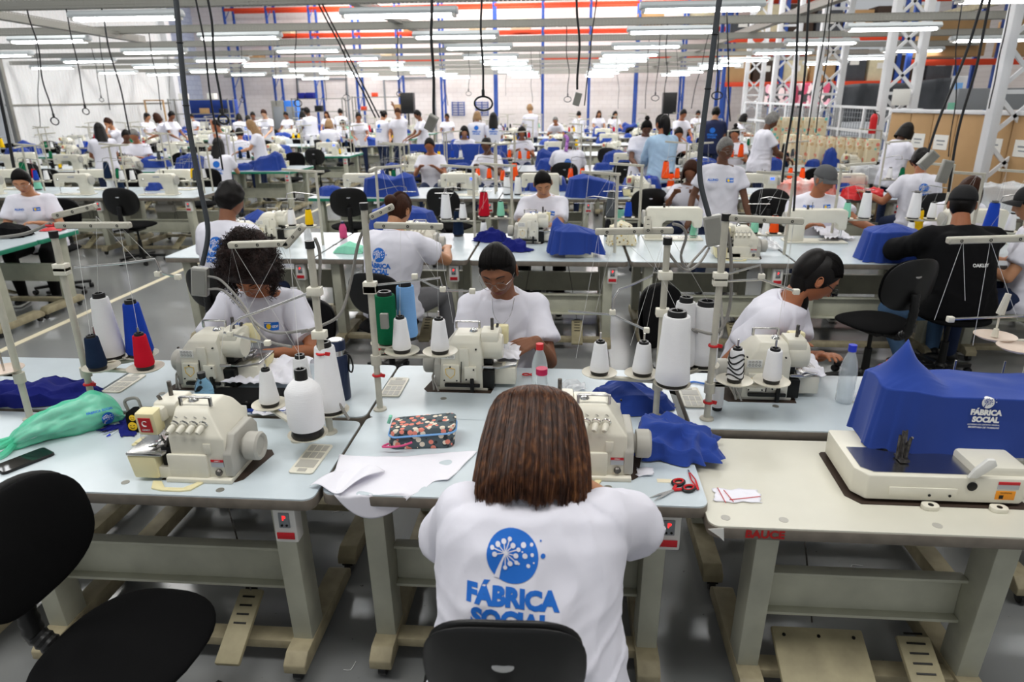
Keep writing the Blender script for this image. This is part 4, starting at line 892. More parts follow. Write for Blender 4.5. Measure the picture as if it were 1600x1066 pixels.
# right-hand storage area : rails, tarps, boards, posters
def simple(name, mb, m, label, cat, group=None): return tag(mb.build(name, m, smooth=40), label, cat, group)
def rk(px, py, y): return dp(px, py, y)
for i in range(4):
    x = 7.6+i*1.9; t = thing('rack_frame', None, 'rack', (x, 17.2, 0), 0); reg(t, 'blue upright frame of the rack', 'behind the grey tarpaulin')
    for dy in (0, .9): a = MB(); a.box((0, dy, 3.6), (.11, .09, 7.2)); a.build('rack_post', 'rack_blue', t)
    if i < 3:
        for z in (2.6, 3.9, 5.2):
            a = MB(); a.box((x+.95, 17.15, z), (1.8, .05, .13)); q = a.build('rack_beam', 'rack_orange'); reg(q, 'orange beam', 'of the rack behind the grey tarpaulin', 'rack')
        a = MB(); a.box((x+.95, 17.6, 3.1), (1.3, .8, .75), bev=.01); reg(a.build('storage_box', 'cardboard'), 'cardboard box on the rack', 'behind the grey tarpaulin', 'box')
        a = MB(); a.box((x+.95, 17.6, 4.35), (1.3, .8, .7), bev=.01); reg(a.build('storage_box', 'cardboard'), 'cardboard box high on the rack', 'behind the grey tarpaulin', 'box')
for i in range(5):
    x = 5.3+i*1.9; t = thing('rack_frame', None, 'rack', (x, 25.6, 0), 0); reg(t, 'blue upright frame', 'of the tall rack behind the floral cloth')
    for dy in (0, .9): a = MB(); a.box((0, dy, 3.7), (.12, .09, 7.4)); a.build('rack_post', 'rack_blue', t)
    if i < 4:
        for lv_, z in enumerate((2.3, 3.7, 5.1, 6.4)):
            a = MB(); a.box((x+.95, 25.55, z), (1.8, .05, .14)); a.box((x+.95, 26.05, z+.06), (1.8, .95, .03), bev=0); q = a.build('rack_beam', 'rack_orange'); reg(q, 'orange beam', 'of the tall rack behind the floral cloth', 'rack')
            for s_ in (0, 1):
                hh = (.9, .7, 1.0, .8)[(i+lv_+s_) % 4]; a = MB(); a.box((0, 0, hh/2), (.8, .8, hh), bev=.01); a.box((0, -.405, hh*.6), (.3, .01, .18), m=1, bev=0); o = a.build('storage_box', [('cardboard', 'dark_cut', 'tarp', 'pale_box')[(i*3+lv_*2+s_) % 4], 'white_plastic']); o.location = (x+.5+s_*.9, 26.05, z+.0755); reg(o, 'storage box', 'in the tall rack behind the floral cloth', 'box')
p0 = dp(1313, 134, 16.6); p1 = dp(1502, 122, 14.9)
def tp(u, v): q = p0.lerp(p1, u); return V((q.x, q.y+.06*math.sin(u*30)+.05*math.sin(v*5), p0.z*(1-u)+p1.z*u-(1-v)*.78+.02*math.sin(u*9)))
m_ = MB(); m_.grid(tp, 60, 12); o = simple('tarpaulin', m_, 'tarp', 'dark grey tarpaulin stretched above the mesh rail on the right', 'tarpaulin'); s = o.modifiers.new('t', 'SOLIDIFY'); s.thickness = .02
p0b = dp(1197, 132, 21.6); p1b = dp(1300, 130, 18.4)
m_ = MB(); m_.grid(lambda u, v: V((p0b.x+(p1b.x-p0b.x)*u, p0b.y+(p1b.y-p0b.y)*u+.05*math.sin(u*22), p0b.z-(1-v)*.62)), 50, 10); o = simple('floral_cloth', m_, 'pink_floral', 'pink and black floral cloth hung behind the lattice columns', 'cloth'); s = o.modifiers.new('t', 'SOLIDIFY'); s.thickness = .02
# mesh guard rail
p0 = dp(1165, 160, 21); p1 = dp(1440, 172, 13.0); t = thing('guard_rail', 'white mesh guard rail running behind the lattice columns', 'railing')
for k in range(10):
    q = p0.lerp(p1, k/9); a = MB(); a.box((q.x, q.y, q.z/2), (.06, .06, q.z)); a.build('post', 'column_white', t)
a = MB()
for dz in (0, -.45, -.9):
    a.bar(p0+V((0,0,dz)), p1+V((0,0,dz)), .05, .05)
a.build('rail', 'column_white', t); a = MB()
for k in range(80):
    q = p0.lerp(p1, k/79); a.bar(q, q-V((0,0,.9)), .01, .01, bev=0)
for k in range(9): a.bar(p0-V((0,0,.1*k)), p1-V((0,0,.1*k)), .008, .008, bev=0)
a.build('wire_mesh', 'mesh_grey', t)
random.seed(9)
for i in range(9):   # patterned boards stacked upright
    q = dp(1240+i*15, 205 if i < 3 else 200, 13.6-i*.18); a = MB(); a.box((0, 0, .62), (.19, .5, 1.25), bev=.004); o = a.build('patterned_board', 'panel_pattern'); o.location = (q.x, q.y, 0); reg(o, 'beige patterned board', 'in front of the white rail', 'board')
for i in range(5):
    q = dp(1212+i*17, 180, 15.5-i*.1); a = MB(); a.box((0, 0, .75), (.22, .4, 1.5), bev=.004); o = a.build('patterned_board', 'panel_pattern'); o.location = (q.x, q.y, 0); reg(o, 'tall patterned board', 'behind the standing grey-haired profile person', 'board')
# tall cardboard partitions with paper notices
pa = dp(1395, 176, 11.6); pb = dp(1640, 182, 8.9)
for i in range(6):
    q0 = pa.lerp(pb, i/6); q1 = pa.lerp(pb, (i+1)/6); d = (q1-q0); ang = math.degrees(math.atan2(d.y, d.x)); mid = (q0+q1)/2; L = d.length; z = mid.z
    t = thing('cardboard_panel', ['narrow cardboard panel beside the woman with the phone', 'cardboard panel with a white notice right of the phone woman', 'cardboard panel with the second white notice', 'cardboard panel behind two hanging cables, wide and plain', 'cardboard panel with a notice beside the near lattice column', 'cardboard panel at the right edge of the photo'][i], 'panel', (mid.x, mid.y, 0), ang, 'cardboard panels on the right')
    a = MB(); a.box((0, 0, z/2), (L-.015, .05, z), bev=.004); a.build('board', 'cardboard', t)
    a = MB(); a.box((0, 0, z+.03), (L, .09, .05)); a.build('top_rail', 'column_white', t)
    if i in (1, 2, 4, 5):
        a = MB(); a.box((0, -.028, z-.38), (.27, .004, .2), m=0, bev=0); a.box((0, -.031, z-.36), (.16, .002, .02), m=1, bev=0); a.box((0, -.031, z-.41), (.12, .002, .015), m=1, bev=0); a.build('notice', ['white_plastic', 'mesh_grey'], t)
q = dp(1560, 155, 11.5); a = MB(); a.box((q.x+.25, 11.9, q.z), (1.3, .05, .32)); simple('grey_board', a, 'mesh_grey', 'plain grey board above the cardboard panels at right', 'board')
q = dp(1495, 147, 12.2); t = thing('roll_up_banner', 'tall pale green and blue banner above the cardboard panels', 'banner', (q.x, 12.2, 0)); a = MB(); a.box((0, 0, q.z), (.24, .02, .55), m=0); a.box((0, -.012, q.z-.19), (.22, .002, .12), m=1, bev=0); a.box((0, -.012, q.z+.12), (.12, .002, .1), m=2, bev=0); a.build('banner_sheet', ['clear_bag', 'thread_mint', 'thread_skyblue'], t); a = MB(); a.cyl((0, 0, 0), (0, 0, q.z-.27), .02); a.build('pole', 'column_white', t)
for i, (px, py) in enumerate([(1265, 55), (1210, 60), (1330, 110)]):
    pass
# orange / wooden frame, shelves, cabinets at the far wall
q = dp(240, 157, 26); t = thing('wooden_frame', 'orange-brown open wooden frame behind the standing women at far left', 'frame', (q.x, 26, 0)); a = MB()
for s in (-1, 1): a.box((s*.36, 0, q.z/2), (.05, .05, q.z))
a.box((0, 0, q.z), (.78, .05, .05)); a.build('frame_bar', 'cardboard', t)
def shelf(px, py, y, w_, h, label, goods):
    q = dp(px, py, y); t = thing('shelving_unit', label, 'shelf', (q.x, y, 0)); 
    for sx in (-1, 1):
        for sy in (0, .45): a = MB(); a.box((sx*w_/2, sy, h/2), (.04, .04, h), bev=0); a.build('upright', 'galv', t)
    for k in range(4): a = MB(); a.box((0, .22, h*(.2+.26*k)), (w_, .48, .03), bev=0); a.build('shelf_board', 'galv', t)
    for k in range(9):
        x = random.uniform(-w_/2+.15, w_/2-.15); z = h*(.2+.26*(k % 4))+.015; s = random.uniform(.12, .25); a = MB(); a.box((0, 0, s/2), (s*1.3, .3, s), bev=.01); o = a.build('stored_box', random.choice(goods)); o.location = (q.x+x, y+.2, z); reg(o, 'small box', 'on the '+label.split(' by')[0].split(' in ')[0].split(' with')[0].split(' left')[0], 'box')
shelf(495, 160, 30, 2.2, 2.0, 'grey shelving unit left of the centre back wall', ['dark_metal', 'galv', 'navy_cloth']); shelf(592, 158, 30, 2.3, 2.05, 'grey shelving unit with orange goods by the back wall', ['rack_orange', 'cardboard', 'red', 'white_plastic']); shelf(310, 165, 27, 2.4, 2.0, 'brown shelving unit in the far left corner', ['cardboard', 'dark_metal', 'white_plastic'])
for i, (px, y, c, lb) in enumerate([(435, 31, 'galv', 'grey electric cabinet'), (455, 31, 'label_blue', 'blue cabinet door')]):
    q = dp(px, 155, y); a = MB(); a.box((0, 0, .95), (.55, .4, 1.9), m=0, bev=.01); a.box((.0, -.205, 1.2), (.4, .01, .9), m=1); o = a.build('tall_cabinet', [c, 'mesh_grey']); o.location = (q.x, y, 0); tag(o, lb+' by the back wall at left', 'cabinet')
for px, lb in ((637, 'black loudspeaker on a stand by the back wall'), (1046, 'black loudspeaker on a stand beside the blue uprights')):
    q = dp(px, 158, 27); t = thing('loudspeaker', lb, 'loudspeaker', (q.x, 27, 0)); a = MB(); a.prism(rrect(.5, .4, .05), 'z', q.z-.45, q.z+.3, bev=.02); a.build('speaker_cabinet', 'black_plastic', t); a = MB(); a.cyl((0,0,0), (0,0,q.z-.45), .03); a.build('stand_pole', 'black_plastic', t)
for px, lb in ((716, 'blue barred window grille left of the large cable loop'), (753, 'blue barred grille behind the large cable loop')):
    q = dp(px, 170, 35.4); t = thing('window_grille', lb, 'grille', (q.x, 35.41, q.z)); a = MB()
    for k in range(6): a.box((0, 0, -.3+k*.12), (.62, .03, .03), bev=0)
    for k in range(3): a.box((-.3+k*.3, 0, 0), (.04, .04, .66), bev=0)
    a.build('bars', 'rack_blue', t)
t = MB(); q = dp(335, 170, 28); t.box((q.x, 28, q.z), (1.9, .3, .7), bev=.05); t.box((q.x, 28.0, .6), (1.8, .1, 1.2)); simple('blue_fabric_stack', t, 'blue_cloth', 'blue fabric hung over a rail in the far left', 'fabric')
# door outlines on the back wall
for n, px in ((1, 640), (2, 505), (3, 20)):
    if n == 3: continue
    q = dp(px, 150, 35.4); b = MB()
    for s in (-1, 1): b.box((q.x+s*1.25, 35.4, 1.45), (.08, .06, 2.9))
    b.box((q.x, 35.4, 2.9), (2.58, .06, .08)); struct('door_%d' % n, b, 'mesh_grey')
# ---------------------------------------------------------------- luminaires and trays
L0 = make_light(); proto(L0); first = True
LR = [2.0, 5.2, 8.3, 11.3, 14.2, 17.1, 20.0, 23.0, 26.0, 29.5, 33.0]; LXs = [-14.8, -11.6, -8.35, -5.1, -1.84, 1.46, 4.7, 7.7]
rnd = random.Random(2)
for r_, y in enumerate(LR):
    for x in LXs:
        if y < 6 and x < -9 or y < 6 and x > 6 or (x < -14 and y > 27): continue
        xx = x+rnd.uniform(-.12, .12); 
        if 11 < y < 12 and abs(x-7.7) < .1: continue
        o = L0 if first else dup(L0); first = False; o.location = (xx, y, 2.84+rnd.uniform(-.02, .02)); reg(o, 'fluorescent ceiling light', 'in the %s light row from the front' % ['', 'first', 'second', 'third', 'fourth', 'fifth', 'sixth', 'seventh', 'eighth', 'ninth', 'tenth'][r_] if r_ else 'above the front tables', 'light')
def ctray(p0, p1, label, h=.10):
    p0 = V(p0); p1 = V(p1); d = p1-p0; L = d.length; t = thing('cable_tray', label, 'cable tray', p0, math.degrees(math.atan2(d.y, d.x)), 'perforated cable trays under the roof'); a = MB()
    for s in (-1, 1): a.box((L/2, s*.06, 0), (L, .003, h), bev=0)
    a.box((L/2, 0, -h/2), (L, .12, .003), bev=0); a.build('tray_side', 'perforated', t); a = MB()
    for s in (-1, 1):
        for z in (-h/2, h/2): a.box((L/2, s*.055, z), (L, .014, .006), bev=0)
    a.build('tray_lip', 'galv', t); t.rotation_euler = Euler((0, -math.atan2(d.z, math.hypot(d.x, d.y)), math.atan2(d.y, d.x))); return t
ctray((-5, 3.0, 2.99), (4, 3.0, 2.99), 'cable tray above the gap between front and second tables')
for i, y in enumerate(LR):
    ctray((-16 if y > 6 else -8, y, 2.99), (9 if y > 15 else (10 if y > 6 else 5), y, 2.99), 'perforated cable tray above the %s row of lights' % ['nearest', 'second nearest', 'first visible', 'second visible', 'third visible', 'fourth', 'fifth', 'sixth', 'seventh', 'eighth', 'farthest'][i])
ctray(dp(-20, 20, 8.6), dp(222, 62, 12), 'plain cable tray crossing diagonally at top left'); ctray((-2.6, 8.6, 3.06), (-2.6, 30, 3.06), 'long cable tray running away left of centre'); ctray((3.4, 8.6, 3.10), (3.4, 30, 3.10), 'long cable tray running away right of centre')
# roof beam, lattice portal on the right
p0 = dp(1455, 28, 15); p1 = dp(1600, -8, 11); a = MB(); a.bar(p0, p1, .08, .1); simple('roof_beam', a, 'frame_dirty', 'brownish beam slanting across the upper right corner', 'beam')
# ================================================================= front tables
def put(t, x, y, rz=0, z=0): t.location = (x, y, z); t.rotation_euler = (0, 0, R(rz)); return t
T0 = make_table(label='white sewing table in the centre foreground, where the long-haired woman works'); proto(T0); put(T0, -.155, 2.09)
dup(T0, (-1.372, 2.05, 0), 0, 'white sewing table at front left, beside the empty black chair')
dup(T0, (-.155, 2.635, 0), 180, 'white sewing table of the woman with round wire glasses')
dup(T0, (-1.372, 2.635, 0), 180, 'white sewing table of the curly-haired woman')
dup(T0, (-2.59, 2.05, 0), 0, 'white sewing table at the left edge, under the green bag')
dup(T0, (-2.59, 2.635, 0), 180, 'white sewing table at the left edge, behind the navy cloth')
TR = make_table(label='white sewing table of the woman seen in profile'); proto(TR); put(TR, 1.09, 2.62, 180)
dup(TR, (2.31, 2.62, 0), 180, 'white sewing table behind the large blue machine cover at right')
TB = make_table(top='laminate_cream', switch=False, w=1.11, inset=.2, h=.735, wide_pedal=True, label='cream sewing bench at front right with red lettering on its edge', d=.56); put(TB, .995, 2.035)
b = MB(); vs, fs = text2d('BAUCE', .036, .0016); b.add([(-.395+x, -.2835, .713+y) for x, y in vs], fs); b.build('edge_lettering', 'screen_red', TB)
b = MB(); b.box((.19, -.225, .155), (.11, .26, .022), rot=(26,0,0), bev=.008)
for k in range(5): b.box((.19, -.225+k*.029, .169+k*.0141), (.06, .006, .003), rot=(26, 0, 0), m=1, bev=0)
b.build('pedal', ['pedal', 'dark_metal'], TB)
for x in (-.50, -.33, .11, .5): b = MB(); b.cyl((x, -.235, .7345), (x, -.235, .7358), .014, n=16); b.build('plug', 'cream_grey', TB)
SB = [(-.155, 2.09)]
# plugs and printed rulers in the front table tops
for nm, x0, y0, xs in (('a', -.155, 2.09, (.08, .42)), ('b', -1.372, 2.05, (-.33, .05))):
    pass
# machines
OV = make_overlock(); proto(OV); OV['label'] = 'cream overlock machine with four tension knobs at front left'; put(OV, -1.205, 1.95, 0, .76)
dup(OV, (-1.50, 2.70, .76), 180, 'overlock machine seen from behind, worked by the curly-haired woman')
dup(OV, (-.392, 2.745, .76), 180, 'overlock machine seen from behind, worked by the woman with wire glasses')
dup(OV, (.85, 2.72, .76), 180, 'overlock machine seen from behind, in front of the woman in profile')
OD = make_overlock(orange=True); OD['label'] = 'cream overlock machine partly hidden behind the brown-haired woman'; put(OD, .080, 2.045, 0, .76)
CS = make_coverstitch(); CS['label'] = 'white flat-bed machine under the large blue cover at right'; p = at(1340, 785, .735); put(CS, p.x+.205, p.y+.105, 0, .735); CSP = CS.location.copy()
# trays
tray(at(487, 718)+V((0,0,.0005)), 178, 'cream parts tray in the front left table, by its right corner'); tray(at(195, 600)+V((0,0,.0005)), 0, 'cream parts tray beside the red thread cone stand'); tray(at(617, 606)+V((0,0,.0005)), 0, 'cream parts tray above the floral pencil case'); tray(at(1080, 622)+V((0,0,.0005)), 0, 'cream parts tray beside the stand with red ties at right')
# chairs
CH = make_chair(); proto(CH); CH['label'] = 'empty black fabric chair in the lower left corner'; put(CH, -1.225, 1.45, -93)
C2 = make_chair(fab='black_plastic', bw=.35, bh=.30, lo=.60); proto(C2); C2['label'] = 'black chair with a chrome badge under the brown-haired woman in the foreground'; put(C2, -.125, 1.40, 2)
# ---------------------------------------------------------------- people in front
def wl(loc, rz, p): return (Matrix.Translation(V(loc)) @ Euler((0,0,R(rz))).to_matrix().to_4x4()).inverted() @ V(p)
def hands_w(loc, rz, l, r): return [wl(loc, rz, l), wl(loc, rz, r)]
# foreground woman (seen from behind)
loc = (-.075, 1.36, 0)
P0 = person(loc, 0, 'person seen from behind in the foreground, straight brown hair, white T-shirt, seated on black chair', det=2, seat=.50, lean=25, neck=.025, head=(42, 0, 0), hands=hands_w(loc, 0, (-.20, 1.86, .84), (.02, 1.82, .85)), skin='a', hair='none', build=1.17, belly=.32, bust=.05, sleeve=.74, elbow=[(-.55, -.2, -.8), (1.1, -.3, -.6)], sho=.146, curl=.6, trousers='denim', vox=.0085, scale=1.02, hsc=1.06)
def bobhair(P):
    t, sm, M = P[0], P[1], P[2]; b = MB(); rnd = random.Random(5)
    def sf(a, v, off=0):      # a angle (0 = back), v 0 crown .. 1 ends
        if v < .42:
            q = v/.42*PI/2; r = math.sin(q)**.9; z = .075+.068*math.cos(q)
            rr = r
        else:
            q = (v-.42)/.58; rr = 1+.20*math.sin(q*1.9)-.10*max(0, q-.8)*3; z = .075-.235*q
        x = math.sin(a)*(.110)*rr; y = -math.cos(a)*(.118 if abs(a) < PI/2 else .10)*rr - .008
        n = noise.noise(V((a*5, v*1.2, 3)))*.010+noise.noise(V((a*14, v*1.5, 7)))*.005; k = 1+(off+n*min(1, v*2.5))/.11
        ln = noise.noise(V((a*3, 0, 9)))*.012+noise.noise(V((a*17, 0, 2)))*.010
        return V((x*k+.002*math.sin(v*4), y*k, z+(ln*v**3)+off*.5*(1-v)))
    AM = 2.3
    b.grid(lambda u, v: M @ sf(-AM+2*AM*u, v), 120, 40); b.grid(lambda u, v: M @ sf(AM-2*AM*u, v, -.022), 120, 40)
    for i in range(5200):
        a = rnd.uniform(-AM, AM); off = rnd.uniform(-.006, .006); v1 = rnd.uniform(.9, 1.035); v0 = rnd.uniform(.0, .35); w_ = rnd.uniform(-.08, .08); n = 13; pts = []
        for k in range(n): v = v0+(v1-v0)*k/(n-1); q = sf(a+w_*v+.012*math.sin(v*9+a*20), min(v, 1), off+.004*(v > .9)*rnd.random()); q.z -= max(0, v-1)*.25; pts.append(M @ q)
        b.tube(pts, [.0009]*(n-1)+[.0003], 3)
    o = b.build('hair', 'hair_fg', t, smooth=180); return o
def hairfg():
    m = mat('hair_fg', '#4c2a17', .38, spec=.55); nt = m.node_tree; N = nt.nodes; L = nt.links; bs = N['Principled BSDF']
    tc = N.new('ShaderNodeTexCoord'); mp = N.new('ShaderNodeMapping'); mp.inputs['Scale'].default_value = (75, 75, 1.6); L.new(tc.outputs['Object'], mp.inputs[0]); n = N.new('ShaderNodeTexNoise'); n.inputs['Scale'].default_value = 1; n.inputs['Detail'].default_value = 3; L.new(mp.outputs[0], n.inputs['Vector'])
    r = N.new('ShaderNodeValToRGB'); e = r.color_ramp.elements; e[0].position = .3; e[0].color = C('#2c170d'); e[1].position = .75; e[1].color = C('#8a5a34'); q = e.new(.52); q.color = C('#56321d'); L.new(n.outputs['Fac'], r.inputs[0]); L.new(r.outputs[0], bs.inputs['Base Color'])
hairfg(); bobhair(P0)
c0 = 0
print_on(P0[1], back_print(1.05), (-.035, -.12, .95), (1, 0, -.045), (0, .35, 1), (0, 1, -.3), 'back_print', ['blue_print', 'shirt'], P0[1])
# woman with round wire glasses
p = dp(786, 440, 3.2); loc = (p.x, 3.34, 0)
h1 = dp(838, 533, 2.90); h0 = V((loc[0]-.10, 2.96, .88))
P2 = person(loc, 180, 'person with slicked-back black hair and round wire glasses, looking down at white cloth', det=2, seat=.53, lean=15, head=(24, -8, 4), hands=hands_w(loc, 180, h1, h0), skin='c', hair='lowbun', build=.98, bust=.022, sleeve=.64, glasses='wire', hdir=[(.75, .62, -.1), (-.3, 1, -.2)], hnorm=[(-.35, .35, .9), (0, 0, 1)], curl=.75, elbow=[(-.35, -.3, -1), (.35, -.3, -1)], hsc=1.08)
b = MB(); inv = P2[4]; M = P2[2]; t = P2[0]
c_ = M @ V((0, .02, -.16)); b.tube(spline([c_+V((-.055, .03, .02)), c_+V((-.04, .085, -.045)), c_+V((0, .115, -.085)), c_+V((.04, .085, -.045)), c_+V((.055, .03, .02))]), .0012, 5); b.build('necklace', 'chrome', t)
b = MB(); 
for s in (-1, 1): b.tube([M @ V((s*.084, -.01, -.03)), M @ V((s*.088, -.05, -.09)), M @ V((s*.07, -.1, -.13))], .001, 5)
b.build('glasses_chain', 'black_plastic', t)
# curly-haired woman
p = dp(398, 450, 3.2); loc = (p.x, 3.38, 0); h0 = dp(392, 556, 2.93); h1 = dp(372, 566, 2.90)
P1 = person(loc, 180, 'person with big dark curly hair and wire glasses, bent over the left overlock machine', det=2, seat=.54, lean=20, head=(38, 6, -6), hands=hands_w(loc, 180, h0+V((.06, .03, 0)), h1+V((-.12, 0, .03))), skin='b', hair='afro', haircol='hair_curly', build=1.0, bust=.03, sleeve=.72, glasses='wire', hdir=[(.9, .3, -.15), (-.2, 1, 0)], curl=.25, elbow=[(-1, -.3, -.7), (1, -.3, -.9)])
S_ = P1[1]
def front_print(P, zc, k=1.0, spread=.085, tilt=.15):
    S = [moved(text2d('ALUNO', .030*k, .0016*k), 0, 0) + (0, 0), moved(text2d('ESCOLA DE COSTURA', .0075*k, 0), 0, -.022*k) + (0, 0)]
    print_on(P[1], S, (spread, .2, zc), (-1, 0, 0), (0, tilt, 1), (0, -1, .05), 'chest_lettering', ['blue_print'], P[1])
    R_ = ([(-.036*k, -.02*k), (.036*k, -.02*k), (.036*k, .02*k), (-.036*k, .02*k)], [(0,1,2,3)])
    S = [R_+(0, 0), disc2d(-.014*k, -.002*k, .013*k, 16, 2)+(1, 1), ([(-.034*k, .012*k), (-.002*k, .012*k), (-.002*k, .015*k), (-.034*k, .015*k)], [(0,1,2,3)])+(2, 1), moved(text2d('GDF', .015*k, .0005), .018*k, -.002*k)+(2, 1)]
    print_on(P[1], S, (-spread*.95, .2, zc), (-1, 0, 0), (0, tilt, 1), (0, -1, .05), 'chest_badge', ['blue_print', 'yellow_dot', 'white_print'], P[1])
front_print(P1, .86)
# woman in profile
hd = dp(1252, 440, 3.12); loc = (hd.x-.15, 3.34, 0); rz = -122
P3 = person(loc, rz, 'person in profile with black ponytail and dark-rimmed glasses, reaching right along the table', det=2, seat=.54, lean=26, head=(34, 30, 0), hands=hands_w(loc, rz, (1.16, 2.98, .82), (.95, 3.0, .84)), skin='b', hair='pony', build=1.0, bust=.03, sleeve=.62, glasses='dark', curl=.3, elbow=[(-.6, -.4, -1), (.5, -.5, -1)], vox=.009)
dup(CH, (loc[0]-.22, 3.50, 0), 232, 'black chair behind the woman in profile')
dup(CH, (P1[0].location.x, 3.60, 0), 176, 'black chair under the curly-haired woman', scale=.84); dup(CH, (-.25, 3.55, 0), 184, 'black chair under the woman with wire glasses', scale=.86)
# ---------------------------------------------------------------- thread stands (front)
def W(px, py, y): return dp(px, py, y)
def xy(v): return (v.x, v.y)
# left stand (white, blue, navy and red cones)
bs = at(148, 640); Y = bs.y; d1 = V((bs.x+.09, Y+.02)); d2 = V((bs.x+.29, Y+.0)); d0 = V((bs.x+.16, Y+.10)); DZ = dp(150, 572, Y).z
stand(bs, dp(123, 372, Y).z, DZ, [(bs.x+.085, Y-.02), (bs.x+.265, Y-.02), (bs.x+.06, Y+.085), (bs.x+.16, Y+.12)], arms=[(W(84, 338, Y), W(150, 322, Y+.02)), (W(88, 352, Y), W(204, 352, Y))], rods=[[W(116, 418, Y), W(190, 412, Y), W(243, 405, Y), W(249, 420, Y), W(247, 428, Y)], [W(246, 425, Y), W(278, 433, Y)]], label='cream thread stand holding white, blue, navy and red cones at left', ties=((dp(145, 600, Y).z, 'red'), (dp(100, 352, Y).z, 'red')), tube=spline([W(80, 348, Y), W(40, 365, Y), W(-10, 372, Y+.05)]))
Z = DZ+.004
cone((bs.x+.06, Y+.085, Z), .27, .054, .032, label='tall white thread cone on the left stand', line=[(bs.x+.06, Y+.085, Z+.27), W(150, 338, Y), W(214, 408, Y)])
cone((bs.x+.16, Y+.12, Z), .235, .052, .030, 'thread_blue', label='tall bright blue thread cone on the left stand')
cone((bs.x+.085, Y-.04, Z), .14, .036, .024, 'thread_navy', label='small navy thread cone on the left stand', line=[(bs.x+.085, Y-.04, Z+.14), W(116, 350, Y)])
cone((bs.x+.265, Y-.02, Z), .145, .036, .024, 'thread_red2', label='small red thread cone on the left stand', line=[(bs.x+.265, Y-.02, Z+.145), W(186, 352, Y), W(236, 402, Y)])
be = at(48, 655); Ye = be.y; zd = dp(5, 580, Ye).z
stand(be, 1.45, zd, [(dp(6, 578, Ye).x, Ye), (dp(-40, 578, Ye).x, Ye)], label='thread stand cut off by the left edge of the photo', dmat='dish_pink')
# second stand, right of the curly-haired woman
bs = at(516, 676); Y = bs.y; DZ = .92
stand(bs, dp(488, 388, Y).z, None, (), arms=[(W(475, 352, Y), W(445, 386, Y)), (W(358, 383, Y), W(452, 380, Y))], rods=[[W(490, 455, Y), W(430, 478, Y), W(376, 497, Y), W(362, 508, Y), W(360, 522, Y)], [W(350, 520, Y), W(418, 536, Y)]], label='grey thread stand with a red tie right of the curly-haired woman', ties=((dp(500, 552, Y).z, 'red'),), tube=spline([W(492, 372, Y), W(500, 400, Y+.02), W(498, 470, Y+.02), W(500, 560, Y+.02), W(512, 600, Y), W(545, 655, Y)]))
st = at(466, 688); DZ = dp(480, 660, st.y).z
c1 = dp(480, 668, st.y-.10); c2 = dp(478, 645, st.y+.02); c3 = dp(404, 604, st.y+.12); c4 = dp(444, 620, st.y+.14)
stand(st, DZ+.02, DZ, [(c1.x, c1.y), (st.x+.10, st.y+.09), (st.x-.15, st.y+.13), (st.x-.02, st.y+.15)], label='short grey stand carrying the group of big white cones at left', cap=False)
Z = DZ+.004
cone((c1.x, c1.y, Z), .245, .062, .030, label='nearest big white thread cone of the left group', shoulder=1, line=[(c1.x, c1.y, Z+.245), W(452, 384, bs.y)])
cone((st.x+.10, st.y+.09, Z), .275, .056, .036, label='tallest big white thread cone of the left group', line=[(st.x+.10, st.y+.09, Z+.275), W(440, 386, bs.y), W(380, 500, bs.y)])
cone((st.x-.02, st.y+.15, Z), .20, .045, .026, label='white thread cone half hidden behind the big left cones', line=[(st.x-.02, st.y+.15, Z+.2), W(365, 386, bs.y)])
cone((st.x-.15, st.y+.13, Z), .15, .038, .022, label='small white thread cone on its own dish below the curly-haired woman', line=[(st.x-.15, st.y+.13, Z+.15), W(362, 388, bs.y), W(345, 560, bs.y)])
# third stand, left of the woman with glasses
bs = at(594, 640); Y = bs.y; DZ = dp(600, 553, Y).z
stand(bs, dp(584, 328, Y).z, DZ, [(bs.x+.10, Y+.02), (bs.x+.25, Y+.02), (bs.x+.02, Y+.11)], arms=[(W(578, 340, Y), W(615, 322, Y+.02)), (W(585, 352, Y), W(692, 354, Y))], rods=[[W(584, 446, Y), W(640, 440, Y), W(688, 434, Y), W(692, 452, Y)], [W(692, 453, Y), W(672, 445, Y), W(648, 432, Y)], [W(692, 454, Y), W(738, 455, Y)]], label='cream thread stand left of the woman with wire glasses', ties=((dp(592, 586, Y).z, 'red'),), tube=spline([W(576, 345, Y), W(560, 380, Y+.02), W(548, 440, Y+.03), W(532, 490, Y), W(500, 510, Y), W(470, 520, Y-.03)]))
b = MB(); q = dp(594, 500, Y); b.box((q.x+.02, Y-.012, q.z), (.03, .02, .06)); o = b.build('bracket', 'galv'); tag(o, 'small grey bracket screwed to the pole left of the wire-glasses woman', 'bracket')
Z = DZ+.004
cone((bs.x+.10, Y+.02, Z), .145, .037, .024, label='left of two small white cones beside the wire-glasses woman', line=[(bs.x+.10, Y+.02, Z+.145), W(626, 353, Y), W(684, 440, Y)])
cone((bs.x+.25, Y+.02, Z), .142, .037, .024, label='right of two small white cones beside the wire-glasses woman', line=[(bs.x+.25, Y+.02, Z+.142), W(682, 353, Y), W(708, 505, Y+.2)])
cone((bs.x+.02, Y+.115, Z), .215, .043, .040, 'thread_green', 'black_plastic', label='dark green thread cone behind the stand pole', base=False)
cone((bs.x+.09, Y+.17, Z), .24, .042, .035, 'thread_skyblue', 'black_plastic', label='pale blue thread cone beside the dark green one')
